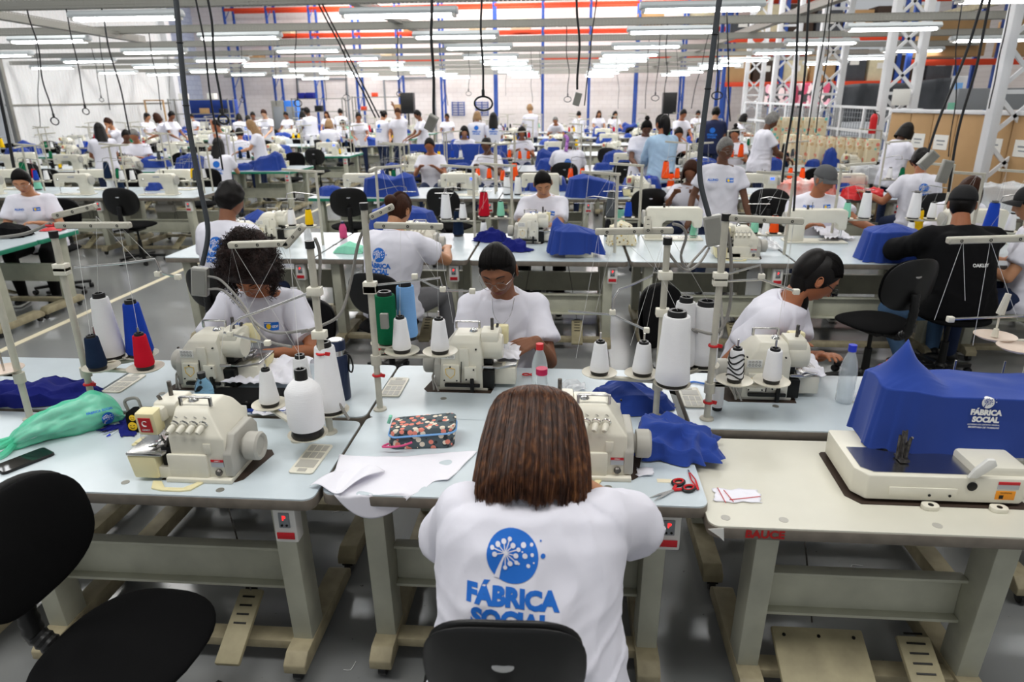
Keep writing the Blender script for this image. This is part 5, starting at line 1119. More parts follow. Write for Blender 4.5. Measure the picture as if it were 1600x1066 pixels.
# centre-right stand and its big cones
st = dp(1030, 500, 2.52); bs = at(1012, 660); bs = V((.36, 2.43, .76)); Y = bs.y
ZT = dp(1020, 382, Y).z; DZ = dp(1040, 595, Y-.02).z
def X_(px, py, y): return dp(px, py, y).x
ds = [(X_(937, 569, Y+.03), Y+.03), (X_(1004, 573, Y+.03), Y+.03), (X_(1050, 597, Y-.06), Y-.06), (X_(1065, 560, Y+.12), Y+.12), (X_(1097, 562, Y+.14), Y+.14)]
stand(bs, ZT, DZ, ds, arms=[(W(930, 362, Y), W(1052, 360, Y)), (W(1012, 340, Y+.02), W(1012, 362, Y-.03))], rods=[[W(1020, 430, Y), W(990, 444, Y), W(968, 452, Y), W(958, 468, Y), W(957, 488, Y)], [W(888, 486, Y), W(957, 492, Y), W(1010, 516, Y)]], label='cream thread stand carrying the big white cones right of centre', r=.012)
Z = DZ+.004
cone((ds[0][0], ds[0][1], Z), .135, .038, .024, label='small white cone on the left dish right of centre', line=[(ds[0][0], ds[0][1], Z+.135), W(935, 366, Y), W(900, 560, Y)])
cone((ds[1][0], ds[1][1], Z), .135, .040, .026, label='small white cone on the second dish right of centre', line=[(ds[1][0], ds[1][1], Z+.135), W(1040, 364, Y), W(985, 540, Y)])
cone((ds[2][0], ds[2][1], Z), .285, .064, .048, label='nearest tall white cone with black collar right of centre', line=[(ds[2][0], ds[2][1], Z+.285), W(1000, 364, Y)])
cone((ds[3][0], ds[3][1], Z), .285, .055, .036, label='tall white cone at the back of the centre-right group', line=[(ds[3][0], ds[3][1], Z+.285), W(960, 364, Y), W(930, 490, Y)])
cone((ds[4][0], ds[4][1], Z), .265, .058, .050, label='right tall white cone of the centre-right group', line=[(ds[4][0], ds[4][1], Z+.265), W(1045, 364, Y)])
# right stand with red ties
bs = at(1104, 655); Y = bs.y; DZ = dp(1150, 597, Y).z; ds = [(X_(1147, 596, Y), Y), (X_(1205, 597, Y), Y)]
stand(bs, dp(1120, 345, Y).z, DZ, ds, arms=[(W(1130, 340, Y), W(1255, 346, Y))], rods=[[W(1123, 432, Y), W(1160, 422, Y), W(1188, 414, Y), W(1190, 432, Y)], [W(1125, 440, Y), W(1190, 437, Y), W(1244, 456, Y)]], label='cream thread stand with red ties left of the woman in profile', ties=((dp(1112, 540, Y).z, 'red'), (dp(1106, 628, Y).z, 'red')), tube=spline([W(1135, 350, Y), W(1142, 400, Y+.02), W(1140, 480, Y+.02), W(1120, 520, Y), W(1085, 515, Y)]))
Z = DZ+.004
t = cone((ds[0][0], ds[0][1], Z), .135, .030, .024, label='small cone wound in black and white zigzag')
b = MB()
for k in range(5):
    z = .025+k*.02; pts = [V((.0305*math.cos(a)*(1-.0016*0), .0305*math.sin(a), z+.009*math.sin(a*2+k))) for a in [2*PI*i/24 for i in range(24)]]
    pts = [V((p.x*(1-(p.z)*1.35), p.y*(1-(p.z)*1.35), p.z)) for p in pts]; b.tube(pts, .0032, 6, closed=True)
b.build('zigzag_thread', 'black_plastic', t)
cone((ds[1][0], ds[1][1], Z), .135, .034, .026, label='small white cone in front of the right overlock machine', line=[(ds[1][0], ds[1][1], Z+.135), W(1240, 348, Y), W(1225, 480, Y)])
q = at(1120, 640); cone((q.x, q.y, .7605), .14, .022, .020, label='white spool with black base standing on the table by the red-tied pole', base=True)
# far-right stand behind the blue cover
bs = V((1.62, 2.35, .735)); Y = bs.y; DZ = dp(1520, 633, Y).z
q = [(X_(1443, 610, 2.5), 2.5), (X_(1470, 635, Y), Y), (X_(1555, 527, Y), Y), (X_(1592, 545, Y), Y)]
stand(bs, dp(1600, 370, Y).z, DZ, [(X_(1190+290, 625, Y), Y), (X_(1555, 628, Y), Y)], arms=[(W(1480, 376, Y), W(1610, 372, Y))], rods=[[W(1640, 492, Y), W(1485, 499, Y)]], label='thread stand at the right edge behind the blue cover', dmat='dish_pink')
stand(V((X_(1625, 530, Y+.1), Y+.1, .76)), dp(1600, 500, Y+.1).z, dp(1575, 528, Y+.1).z, [(X_(1555, 524, Y+.1), Y+.1), (X_(1592, 545, Y-.02), Y-.02)], label='upper dishes of a thread stand at the right edge', dmat='dish_pink', pins=False)
for s_, (px, py) in enumerate(((1555, 522),)):
    p_ = dp(px, py, Y+.1); b = MB(); b.cyl((0,0,0), (0,0,.03), .012, .008, n=10); b.cyl((0,0,.03), (0,0,.09), .0035, n=8); b.cyl((0, 0, .085), (.012, 0, .16), .014, .010, n=8); o = b.build('spool_holder', 'cream'); o.location = (p_.x, Y+.1, dp(1575, 528, Y+.1).z+.004); tag(o, 'empty cream spool holder on the upper right dish', 'spool holder')
p_ = at(1443, 600, .76); cone((X_(1443, 612, 2.55), 2.55, .7605), .15, .036, .028, label='small white cone standing behind the big blue cover')
# hanging threads of the right stand
for i, (a0, a1) in enumerate((((1503, 380), (1460, 500)), ((1505, 380), (1508, 470)), ((1547, 380), (1520, 540)), ((1549, 380), (1590, 500)))):
    b = MB(); b.tube([W(*a0, Y), W(*a1, Y)], .0008, 4); o = b.build('loose_thread', 'thread_line'); tag(o, 'white thread hanging from the right stand arm, number %s from its free end' % ['first', 'second', 'third', 'fourth'][i], 'thread', 'threads of the right stand')
# ---------------------------------------------------------------- things on the front tables
z0 = .7606
def onz(p, z=z0): return V((p.x, p.y, z))
# green bag
p = (at(20, 700)+at(190, 655))/2; bd = at(190, 655)-at(20, 700); ang = math.degrees(math.atan2(bd.y, bd.x)); m_ = MB()
def gb(u, v):
    a = 2*PI*u; s = -1+2*v; r = (1-abs(s)**3.2)**.5; w_ = .062*r*(1+.25*s); h_ = .052*r*(1.15+.35*s); x = s*.19; n = noise.noise(V((x*9, math.cos(a)*1.3, math.sin(a)*1.3)))*.02+noise.noise(V((x*22, math.cos(a)*3, math.sin(a)*3)))*.012
    return V((x, math.cos(a)*(w_+n), max(.001, h_+math.sin(a)*(h_+n))))
m_.grid(gb, 72, 60, cu=True, capb=True, capt=True); t = thing('plastic_bag', 'mint green plastic bag holding white cloth at far left', 'bag', onz(p), ang); bg = m_.build('bag_film', 'green_bag', t, smooth=180)
m_ = MB(); m_.grid(lambda u, v: (lambda q: V((q.x*.9, q.y*.86, q.z*.9+.002)))(gb(u, v)), 40, 30, cu=True, capb=True, capt=True); ins = m_.build('folded_cloth', 'white_cloth', t, smooth=180)
print_on(bg, emblem(.022)+[moved(text2d('FÁBRICA SOCIAL', .012, .0004), -.02, .034)+(0, 0)], (.125, -.08, .05), (1, 0, 0), (0, .5, 1), (0, 1, -.4), 'bag_print', ['blue_print', 'white_cloth'], bg)
m_ = MB(); h0 = at(20, 712)
for s in (-1, 1): m_.tube(spline([(-.17, s*.01, .03), (-.23, s*.03, .02), (-.27, s*.05, .008), (-.22, s*.07, .006), (-.17, s*.02, .02)]), [.012]*33, 8)
m_.build('bag_handles', 'green_bag', t)
# navy cloths
cloth('folded_cloth', onz(at(62, 622)), .20, .085, [(-.1, 0, .06, .25), (.1, .02, .05, .3), (0, 0, .06, .2)], 8, 'navy_cloth', 21, fold=.02, crumple=.02, label='crumpled navy cloth heap at the left edge behind the green bag', cat='cloth')
cloth('folded_cloth', onz(at(196, 668)), .035, .03, [(0, 0, .02, .3)], 0, 'navy_cloth', 23, crumple=.01, label='small navy cloth corner right of the green bag', cat='cloth')
# phone
p = at(38, 722); t = thing('mobile_phone', 'black mobile phone lying at the left table edge', 'phone', onz(p), -28); b = MB(); b.prism(rrect(.085, .165, .012), 'z', 0, .009, bev=.003); b.build('phone_case', 'black_plastic', t); b = MB(); b.prism(rrect(.078, .156, .009), 'z', .009, .0096); b.build('phone_screen', 'phone_glass', t)
# pen
p = at(193, 670); b = MB(); b.cyl((0, -.06, .004), (0, .05, .004), .004, n=8, m=1); b.cyl((0, -.075, .004), (0, -.06, .004), .0015, .004, n=8, m=0); b.cyl((0, .03, .005), (0, .065, .005), .0045, n=8, m=2); o = b.build('pen', ['cap_blue', 'clear', 'white_plastic']); o.location = onz(p); o.rotation_euler = (0,0,R(-14)); tag(o, 'clear ballpoint pen beside the black pouch', 'pen')
# black pouch with yellow discs
p = at(236, 672); t = thing('pouch', 'small black pouch with yellow faces behind the front left machine', 'pouch', onz(p), 4); b = MB(); b.prism([(-.075, 0), (.075, 0), (.078, .06), (.07, .085), (-.07, .085), (-.078, .06)], 'y', -.025, .035, bev=.012, seg=3); b.build('pouch_body', 'black_fabric', t)
b = MB()
for x, z, r in ((-.05, .028, .017), (-.005, .028, .017), (.04, .03, .017), (-.045, .062, .012), (.0, .062, .012), (.045, .062, .012)):
    b.cyl((x, -.0255, z), (x, -.0268, z), r, n=20, m=0)
    for s in (-1, 1): b.cyl((x+s*r*.35, -.0268, z+r*.2), (x+s*r*.35, -.0275, z+r*.2), r*.14, n=8, m=1)
    b.tube([(x+r*.5*math.cos(a), -.0272, z+r*.5*math.sin(a)) for a in [R(200+q*20) for q in range(8)]], r*.06, 4, m=1)
b.build('yellow_faces', ['yellow_dot', 'dark_metal'], t); b = MB(); b.tube(spline([(-.07, 0, .08), (-.075, 0, .12), (-.03, 0, .13), (-.02, 0, .09)]), .006, 6); b.build('wrist_strap', 'galv', t)
b = MB(); b.box((0, 0, .004), (.11, .05, .007)); b.box((.004, .004, .012), (.10, .045, .007), m=0); o = b.build('note_pad', ['cream_yellow']); p = at(234, 694); o.location = onz(p); o.rotation_euler = (0,0,R(-4)); tag(o, 'small pale yellow note pad below the black pouch', 'note pad')
# black folded pad and blue jug behind the front left machine
b = MB(); b.prism(rrect(.30, .16, .02), 'z', 0, .03, bev=.008); o = b.build('black_pad', 'black_fabric'); p = at(385, 628); o.location = onz(p); o.rotation_euler = (0,0,R(2)); tag(o, 'flat black bag lying behind the front left machine', 'bag')
def bottle(loc, h, r, capm, body='clear', label='', name='water_bottle', neck=.35, capr=.0155, tint=None, fill=0):
    t = thing(name, label, 'bottle', loc); b = MB(); hb = h*.94
    pr = [(0, 0), (r*.8, 0), (r, .008), (r, h*.12), (r*.94, h*.15), (r, h*.18), (r, h*.30), (r*.95, h*.33), (r, h*.36), (r, h*.52), (r*.96, h*.60), (r*.75, h*.74), (capr*.95, h*.86), (capr*.85, hb)]
    b.lathe(pr, n=28); b.build('bottle_body', body, t, smooth=60)
    if fill: b = MB(); b.lathe([(0, .004), (r*.93, .004), (r*.93, h*fill), (0, h*fill)], n=24); b.build('water', 'water', t)
    b = MB(); b.lathe([(0, hb-.012), (capr, hb-.012), (capr*1.02, h), (0, h)], n=20); b.build('bottle_cap', capm, t); return t
bottle(onz(at(324, 640)), .16, .036, 'black_plastic', 'clear_blue', 'small blue water bottle with black cap behind the front left machine', fill=.45)
bottle(onz(at(843, 612)), .215, .033, 'cap_red', 'frost', 'frosted bottle with a red cap in front of the wire-glasses woman')
t = bottle(onz(at(846, 650)), .20, .030, 'cap_magenta', 'clear', 'clear bottle with wide magenta cap half hidden behind the brown hair', capr=.022)
bottle(onz(at(1318, 628)), .245, .034, 'cap_blue', 'clear', 'clear water bottle with blue cap on the right table', fill=.36)
# navy insulated bottle
p = at(533, 622); t = thing('insulated_bottle', 'tall navy insulated bottle with steel collar and black strap', 'bottle', onz(p)); b = MB(); b.lathe([(0, 0), (.040, 0), (.042, .004), (.042, .185), (.036, .195), (0, .195)], n=32); b.build('flask_body', 'navy_bottle', t, smooth=50); b = MB(); b.lathe([(0, .195), (.036, .195), (.036, .217), (0, .217)], n=32); b.build('steel_collar', 'steel', t); b = MB(); b.lathe([(0, .217), (.037, .217), (.038, .25), (.034, .256), (0, .256)], n=32, m=0); b.lathe([(0, .256), (.03, .256), (.028, .259), (0, .259)], n=28, m=1); b.build('flask_lid', ['navy_bottle', 'steel'], t); b = MB(); b.tube(spline([(.036, 0, .20), (.055, -.005, .19), (.065, -.006, .15), (.058, -.005, .12), (.045, 0, .13), (.048, .005, .19), (.036, .005, .205)]), .0035, 6); b.build('carry_strap', 'black_plastic', t)
# floral pencil case
p = at(660, 690); t = thing('pencil_case', 'grey pencil case with pink and white flowers on the centre table', 'pencil case', onz(p), 7); b = MB(); b.prism(rrect(.235, .115, .03, cx=0, cy=0), 'z', .0, .075, bev=.014, seg=3, warp=lambda q: (q[0]+.1*q[2], q[1]+.15*q[2]*(1 if q[0] < 0 else .6), q[2]*(1+.12*(q[0]/.12)))); b.build('case_body', 'pencil_fabric', t)
b = MB(); b.tube([V((x*1.005+.005, y*1.03+.005, .052*(1+.12*x/.12))) for x, y in rrect(.238, .118, .032, 8)], .0035, 6, closed=True); b.build('zip', 'thread_skyblue', t); b = MB(); b.tube(spline([(-.115, -.05, .02), (-.13, -.075, .022), (-.07, -.08, .026), (-.03, -.062, .03)]), .004, 6); b.build('zip_pull', 'pink', t); b = MB(); b.box((-.12, .055, .065), (.012, .02, .03), rot=(0, 20, 0)); b.build('zip_tab', 'thread_mint', t)
# white T-shirt piece draped over the centre table's near edge
A_ = at(548, 700); B_ = at(700, 720)
def dr(u, v):
    x = -.735+.37*u; cut = .0
    yb = 2.06-.02*math.sin(u*5)+.03*u; L = .16+.30*v*(1-.55*abs(u-.55)*2) ; L = .33+.22*math.sin(min(1, u*1.25)*PI)**1.2
    L = .20+.125*math.sin(min(1, u*1.15)*PI)**.8; d = v*L; y = yb-d; z = .763+.006*noise.noise(V((x*14, y*14, 2)))+.004*math.sin(u*14)*v
    if y < 1.817: ov = 1.817-y; y = 1.812-.012*ov-.008*math.sin(u*9); z = .762-ov
    x += .03*(1-v)*(u-.5)-.03*(v)*(.5-u)*0
    return V((x+.08*(1-v)*(u-.3), y, z))
sheet('white_garment', dr, 60, 60, 'white_cloth', 'white T-shirt piece draped over the front edge of the centre table', 'cloth')
def dr2(u, v): x = -.80+.12*u+.10*v; y = 1.84+.14*v-.04*u; return V((x, y, .768+.012*math.sin(u*6+v*4)+.01*u))
sheet('white_sleeve', dr2, 24, 24, 'white_cloth', 'small white sleeve piece at the left corner of the centre table', 'cloth')
# cloth under machine feet
def sheet_on(name, px0, py0, px1, py1, z, label, wv=.012, seed=0, m='white_cloth', nx=40, ny=30, drop=0, rz=0, z2=None):
    a = at(px0, py1, z); b_ = at(px1, py1, z); c = at(px0, py0, z)
    def f(u, v):
        x = a.x+(b_.x-a.x)*u+(c.x-a.x)*v*.3; y = a.y+(c.y-a.y)*v; h = abs(noise.noise(V((x*12, y*12, seed))))*wv*2+abs(noise.noise(V((x*26, y*26, seed+4))))*wv; x += .012*noise.noise(V((v*4, seed, 1))); y += .012*noise.noise(V((u*4, seed, 2)))
        zz = z+(z2-z)*v if z2 else z; return V((x, y, zz+h+.001))
    return sheet(name, f, nx, ny, m, label, 'cloth')
sheet_on('white_garment', 345, 560, 470, 600, .79, 'white cloth being sewn under the curly-haired woman\'s hands', wv=.022, seed=3)
sheet_on('white_garment', 778, 545, 812, 562, .868, 'white cloth held by the wire-glasses woman at her machine', wv=.010, seed=5, z2=.885)
sheet_on('white_garment', 395, 625, 450, 650, z0, 'white and navy folded pieces behind the big left cones', wv=.014, seed=6); cloth('folded_cloth', onz(at(425, 640)), .07, .03, [(0, 0, .022, .2)], 0, 'blue_cloth', 31, crumple=.01, label='blue folded piece under the white cloth by the left cones', cat='cloth')
sheet_on('white_garment', 1245, 560, 1290, 590, .85, 'white cloth passing through the right overlock machine', wv=.02, seed=8)
sheet_on('white_scrap', 996, 732, 1022, 745, z0, 'tiny white scrap between machine and scissors', wv=.006, seed=9, nx=10, ny=8); sheet_on('clear_wrapper', 878, 600, 915, 615, z0, 'crumpled clear wrapper beside the frosted bottle', wv=.02, seed=12, m='clear_bag', nx=20, ny=14)
sheet_on('white_scrap', 1355, 620, 1385, 650, z0, 'small white cloth beside the red floral pouch', wv=.012, seed=10, nx=20, ny=16)
sheet_on('white_scrap', 1118, 765, 1190, 785, .7352, 'triangular white scrap with red stitching on the cream bench', wv=.004, seed=11, nx=20, ny=10)
b = MB()
for k, (a0, a1) in enumerate((((1121, 762), (1134, 786)), ((1131, 766), (1146, 784)), ((1140, 781), (1188, 776)))): b.tube([at(*a0, .742), at(*a1, .742)], .0012, 4)
tag(b.build('red_thread', 'red'), 'red basting threads on the triangular white scrap', 'thread')
# blue cloths right of the machine
cloth('blue_bundle', onz(at(985, 632)), .125, .085, [(-.02, 0, .10, .45), (.05, -.02, .07, .5)], 10, 'blue_cloth', 3, fold=.012, crumple=.010, label='low blue cloth bundle behind the half hidden machine', cat='cloth')
cloth('blue_bundle', onz(at(1056, 703)), .115, .09, [(-.05, .02, .10, .45), (.0, .03, .09, .5), (.06, -.05, .05, .6)], -8, 'blue_cloth', 5, fold=.02, crumple=.02, label='tall crumpled blue cloth bundle at the right end of the centre table', cat='cloth')
# scissors
p = at(1052, 768); t = thing('scissors', 'open scissors with red and black handles on the centre table', 'scissors', onz(p), 128); 
for s in (-1, 1):
    b = MB(); b.prism([(-.004, 0), (.004, 0), (.005, .05), (0, .095), (-.004, .05)], 'z', .002+.002*(s > 0), .0045+.002*(s > 0)); b.v = [V((q.x*math.cos(R(s*7))-q.y*math.sin(R(s*7)), q.x*math.sin(R(s*7))+q.y*math.cos(R(s*7)), q.z)) for q in b.v]; b.build('blade', 'steel', t)
    b = MB(); c = V((-s*.022, -.045, .006)); b.tor(c, .018, .0055, n=22, k=8, m=0, sq=(.8, 1.15)); b.tor(c+V((0,0,.003)), .0155, .0035, n=22, k=6, m=1, sq=(.8, 1.15)); b.bar((0, 0, .005), (-s*.014, -.026, .006), .010, .007, m=1); b.build('grip', ['black_plastic', 'red'], t)
p = at(1083, 752); t = thing('tweezers', 'red tweezers beside the scissors', 'tweezers', onz(p, .762), 6)
for s in (-1, 1): b = MB(); b.bar((0, -.06, .003), (s*.007, .0, .004), .006, .004, m=0); b.bar((s*.007, .0, .004), (s*.002, .045, .003), .004, .003, m=0); b.bar((s*.002, .045, .003), (s*.001, .062, .003), .002, .002, m=1); b.build('arm', ['red', 'steel'], t)
b = MB(); b.box((0, 0, .0004), (.075, .022, .0006), bev=0); o = b.build('masking_tape', 'tape'); o.location = onz(at(1045, 752), .7603); tag(o, 'strip of cream masking tape beside the scissors', 'tape')
for i, (px, py, z) in enumerate(((196, 754, .76), (344, 766, .76), (950, 762, .76), (693, 623, .76), (1212, 643-8, .76), (1330, 628, .76), (253, 615, .76))):
    b = MB(); b.cyl((0,0,0), (0,0,.0012), .013, n=20); o = b.build('table_plug', 'galv'); q = at(px, py, z); o.location = (q.x, q.y, z+.0001); tag(o, ['round grey plug left of the front left machine', 'round grey plug right of the front left machine base', 'round grey plug in front of the half hidden machine', 'round grey plug below the wire-glasses woman\'s machine', 'round grey plug below the right overlock machine', 'round grey plug under the blue-capped bottle', 'round grey plug below the curly-haired woman\'s machine'][i], 'plug', 'plugs in the table tops')
# red floral pouch
cloth('floral_pouch', onz(at(1388, 600)), .045, .045, [(0, .01, .085, .5), (.03, .02, .10, .9)], 30, 'red_floral', 13, fold=.01, crumple=.008, label='red floral cloth pouch between bottle and big blue cover', cat='pouch')
b = MB(); b.tor((0,0,.008), .016, .003, n=18, sq=(1, .7)); b.tor((.034, .0, .008), .016, .003, n=18, sq=(1, .7)); o = b.build('scissors', 'red'); o.location = onz(at(822, 588)); tag(o, 'small red scissor handles beside the frosted bottle', 'scissors')
b = MB(); b.tube(spline([(-.03, 0, .004), (-.01, .012, .004), (.02, .0, .004), (.035, -.008, .004)]), .004, 6); o = b.build('blue_clip', 'label_blue'); o.location = onz(at(1088, 600)); tag(o, 'bright blue clip behind the tray by the red-tied pole', 'clip')
# the large blue machine cover
def bigcover2():
    p = at(1368, 703, .835); x0 = p.x; a = .37; yc = p.y+.10
    t = cloth('machine_cover', (x0+a, yc, .735), a, .115, [(-.285, .0, .455, 1.9), (-.27, .0, .40, .8), (-.12, 0, .315, .12), (.12, 0, .30, .06), (.35, 0, .29, .1)], 0, 'blue_cloth', 33, fold=.014, flare=.018, nu=170, nv=80, sq=5, wall=.42, label='large blue cloth cover with white lettering on the right machine', low=.10)
    S = emblem(.019)[:]; S = [(q[0], q[1], 0 if q[2] == 0 else 1, q[3]) for q in S]; S.append(moved(text2d('FÁBRICA', .0235, .0015), 0, -.033)+(0, 0)); S.append(moved(text2d('SOCIAL', .0235, .0015), .003, -.056)+(0, 0)); S.append(moved(text2d('GOVERNO DO DISTRITO FEDERAL', .0062, .0001), 0, -.072)+(0, 0)); S.append(moved(text2d('SECRETARIA DE TRABALHO', .0075, .0002), .002, -.081)+(0, 0))
    q = dp(1543, 629, yc-.115)-t.location; print_on(t, S, (q.x, -.115, q.z), (1, 0, -.02), (0, .35, 1), (0, .93, -.35), 'cover_print', ['white_print', 'blue_cloth'], t, off=.0035)
bigcover2()
cloth('machine_cover', onz(V((1.52, 2.68, 0))), .17, .12, [(-.1, 0, .13, .4), (.1, 0, .08, .5)], 0, 'blue_cloth', 15, fold=.03, label='blue cloth behind the big cover at right', cat='machine cover')
b = MB(); b.prism([(-.02, -.02), (.025, -.015), (.03, -.06), (.015, -.045)], 'y', 0, .002); o = b.build('masking_tape', 'white_plastic'); o.location = (.455, 1.752, .745); tag(o, 'torn white tape on the left corner of the cream bench', 'tape')
# lint on the floor
rnd = random.Random(8)
for i in range(14):
    x = rnd.uniform(-1.3, 1.4); y = rnd.uniform(1.55, 3.6); b = MB(); b.tube(spline([(0,0,.003), (rnd.uniform(.01,.04), rnd.uniform(-.03,.03), .004), (rnd.uniform(.03,.08), rnd.uniform(-.05,.05), .003)]), .0012, 4); o = b.build('lint_scrap', 'thread_line'); o.location = (x, y, 0); reg(o, 'thin white thread scrap', 'on the floor under the front tables', 'scrap')
# ================================================================= second row, further rows
def merge(root, name):
    V_, F_, M_, ms = [], [], [], []
    def rec(o, mx):
        if o.type == 'MESH':
            k = len(V_); V_.extend(mx @ v.co for v in o.data.vertices); mp = []
            for m in o.data.materials:
                if m.name not in ms: ms.append(m.name)
                mp.append(ms.index(m.name))
            for p in o.data.polygons: F_.append([q+k for q in p.vertices]); M_.append(mp[p.material_index] if mp else 0)
        for c in KIDS.get(o.name, ()): rec(c, mx @ c.matrix_basis)
    rec(root, Matrix.Identity(4)); me = bpy.data.meshes.new(name); me.from_pydata(V_, [], F_)
    for m in ms: me.materials.append(MT.get(m) or bpy.data.materials[m])
    me.polygons.foreach_set('material_index', M_); me.polygons.foreach_set('use_smooth', [True]*len(F_)); me.set_sharp_from_angle(angle=R(40)); return me
def inst(me, name, loc, rz=0, sc_=1):
    o = bpy.data.objects.new(name, me); COL.objects.link(o); o.location = loc; o.rotation_euler = (0,0,R(rz)); o.scale = (sc_,)*3; return o
LS = make_lockstitch(); proto(LS); LS2 = make_lockstitch(True); proto(LS2)
me_table = merge(T0, 'sewing_table'); me_ov = merge(OV, 'overlock_machine'); me_ls = merge(LS, 'lockstitch_machine'); me_ls2 = merge(LS2, 'lockstitch_machine'); me_chair = merge(CH, 'operator_chair')
TG = make_table(edge='edge_green'); proto(TG); me_tg = merge(TG, 'sewing_table')
ROWN = {2: 'second', 3: 'third', 4: 'fourth', 5: 'fifth', 6: 'sixth', 7: 'seventh', 8: 'eighth', 9: 'ninth'}
# second row tables
n = 0
for i, x in enumerate((-2.58, -1.355, -.13, 1.10, 2.325, 3.55)):
    for h, (y, rz) in enumerate(((5.375, 0), (5.92, 180))):
        o = dup(T0, (x, y, 0), rz); reg(o, 'grey-edged white sewing table', 'on the %s side of the second row' % ('near', 'far')[h], 'table')
put(TG, -5.33, 6.02, 180); TG['label'] = 'green-edged sewing table in front of the woman at the left edge'
o = dup(TG, (-5.33, 5.47, 0), 0, 'green-edged sewing table nearest the left edge of the photo'); o = dup(TG, (-6.56, 6.02, 0), 180, 'green-edged sewing table cut by the left edge of the photo')
used_ls = [False]
def ls(px, py, rz, label, z=.76, panel=False, s=1, y=None):
    p = dp(px, py, y) if y else at(px, py, z); src = LS2 if panel else LS; o = dup(src, (p.x, p.y, z+.0005), rz, label, scale=s); return o
def ovm(px, py, rz, label, y=None):
    p = dp(px, py, y) if y else at(px, py, .76); return dup(OV, (p.x, p.y, .76), rz, label)
ovm(655, 385, 0, 'overlock machine in front of the woman with the hair bun', 5.35); ovm(1152, 395, 0, 'overlock machine with tension knobs right of the centre, second row', 5.30)
ovm(832, 368, 180, 'overlock machine of the dark-haired woman facing the camera in the second row', 5.86); _b = MB(); _b.box((0, 0, .02), (.22, .16, .04), bev=.006); _o = _b.build('sewing_machine', 'cream'); _o.location = (dp(905, 390, 5.30).x, 5.30, .7606); tag(_o, 'cream machine base showing under the peaked blue cover', 'sewing machine')
ls(1052, 352, 180, 'flat sewing machine in front of the standing grey-haired woman', y=6.0); ls(1272, 372, 180, 'flat sewing machine of the man in the grey cap', y=5.92); ls(1520, 356, 180, 'flat sewing machine in front of the dark-haired head at right', y=5.95)
ovm(430, 352, 180, 'overlock machine across from the man with short black hair', 5.9); ovm(378, 392, 0, 'overlock machine partly hidden behind the big curly hair', 5.38)
cloth('machine_cover', (at(897, 398).x, 5.33, .7606), .17, .13, [(-.14, .02, .29, .9), (-.05, 0, .25, .35), (.12, 0, .17, .35)], 0, 'blue_cloth', 41, fold=.028, flare=.03, label='peaked blue machine cover behind the wire-glasses woman', low=.03)
cloth('blue_cloth_heap', (at(797, 388).x, 5.47, .7606), .13, .07, [(0, 0, .08, .5), (.06, 0, .07, .6)], 0, 'navy_cloth', 42, crumple=.025, label='small navy cloth heap left of the peaked blue cover', cat='cloth')
cloth('blue_cloth_heap', (dp(768, 360, 5.85).x, 5.85, .7606), .10, .06, [(0, 0, .09, .5)], 0, 'navy_cloth', 43, crumple=.025, label='navy cloth heap beside the tall white cone, second row', cat='cloth')
c = cloth('machine_cover', (at(1388, 405).x, 5.27, .7606), .185, .14, [(0, 0, .27, .28), (-.06, 0, .26, .5), (.1, 0, .21, .4)], 0, 'blue_cloth', 44, fold=.03, flare=.035, label='rounded blue machine cover left of the man in black')
print_on(c, emblem(.03)[1:9]+[moved(text2d('FÁBRICA SOCIAL', .02, .001), 0, -.045)+(0, 0)], (.02, -.2, .14), (1, .0, -.9), (.6, 0, 1), (0, 1, 0), 'cover_print', ['white_print', 'white_print'], c)
cloth('blue_cloth_heap', (at(1448, 402).x, 5.3, .7606), .07, .07, [(0, 0, .09, .5)], 0, 'blue_cloth', 45, crumple=.015, label='blue cloth end by the elbow of the man in black', cat='cloth')
c = cloth('machine_cover', (dp(628, 320, 6.0).x, 6.0, .7606), .26, .15, [(-.1, 0, .32, .5), (.15, -.03, .27, .35), (.0, 0, .3, .3)], -6, 'blue_cloth', 46, fold=.03, flare=.04, label='large blue machine cover above the woman with the hair bun', low=.08); cov_a = c
print_on(c, emblem(.03)[1:8], (.05, -.2, .2), (1, 0, 0), (0, 0, 1), (0, 1, 0), 'cover_print', ['white_print', 'white_print'], c)
cloth('machine_cover', (dp(412, 340, 6.0).x, 6.0, .7606), .17, .13, [(-.05, 0, .25, .6), (.08, 0, .17, .5)], 0, 'blue_cloth', 47, fold=.03, flare=.04, label='blue machine cover right of the man with short black hair')
# people of the second row and beyond
def cperson(px, y, rz, label, top, **k):      # px: image column of the head; y: distance of the pelvis
    det = k.pop('det', 1); p = dp(px, 300, y); return person((p.x+k.pop('dx', 0), y, 0), rz, label, det=det, **k)
def chairat(x, y, rz, label, src=None): return dup(src or CH, (x, y, 0), rz, label)
Pm = cperson(338, 4.72, -8, 'person seen from behind with short curly black hair and white T-shirt, second row left', 285, seat=.60, lean=10, head=(14, -18, 0), skin='c', hair='curlshort', build=1.08, bust=0, trousers='denim')
print_on(Pm[1], back_print(.85, False), (0, -.1, .97), (1, 0, 0), (0, .12, 1), (0, 1, 0), 'back_print', ['blue_print', 'shirt'], Pm[1]); chairat(Pm[0].location.x+.02, 4.66, -8, 'black chair under the man with short curly black hair').scale = (.88,)*3
Pb = cperson(602, 4.62, -14, 'person seen from behind with a brown hair bun and grey leggings, second row', 308, seat=.56, lean=12, head=(24, -8, 0), skin='a', hair='bun', haircol='hair_brown', build=1.08, trousers='grey_leggings', shoes='red', feet=[(-.25, .25, .1), (.30, .35, .12)], hands=[V((-.1, .46, .86)), V((.22, .5, .86))], elbow=[(-.6, -.2, -.8), (.9, -.2, -.7)])
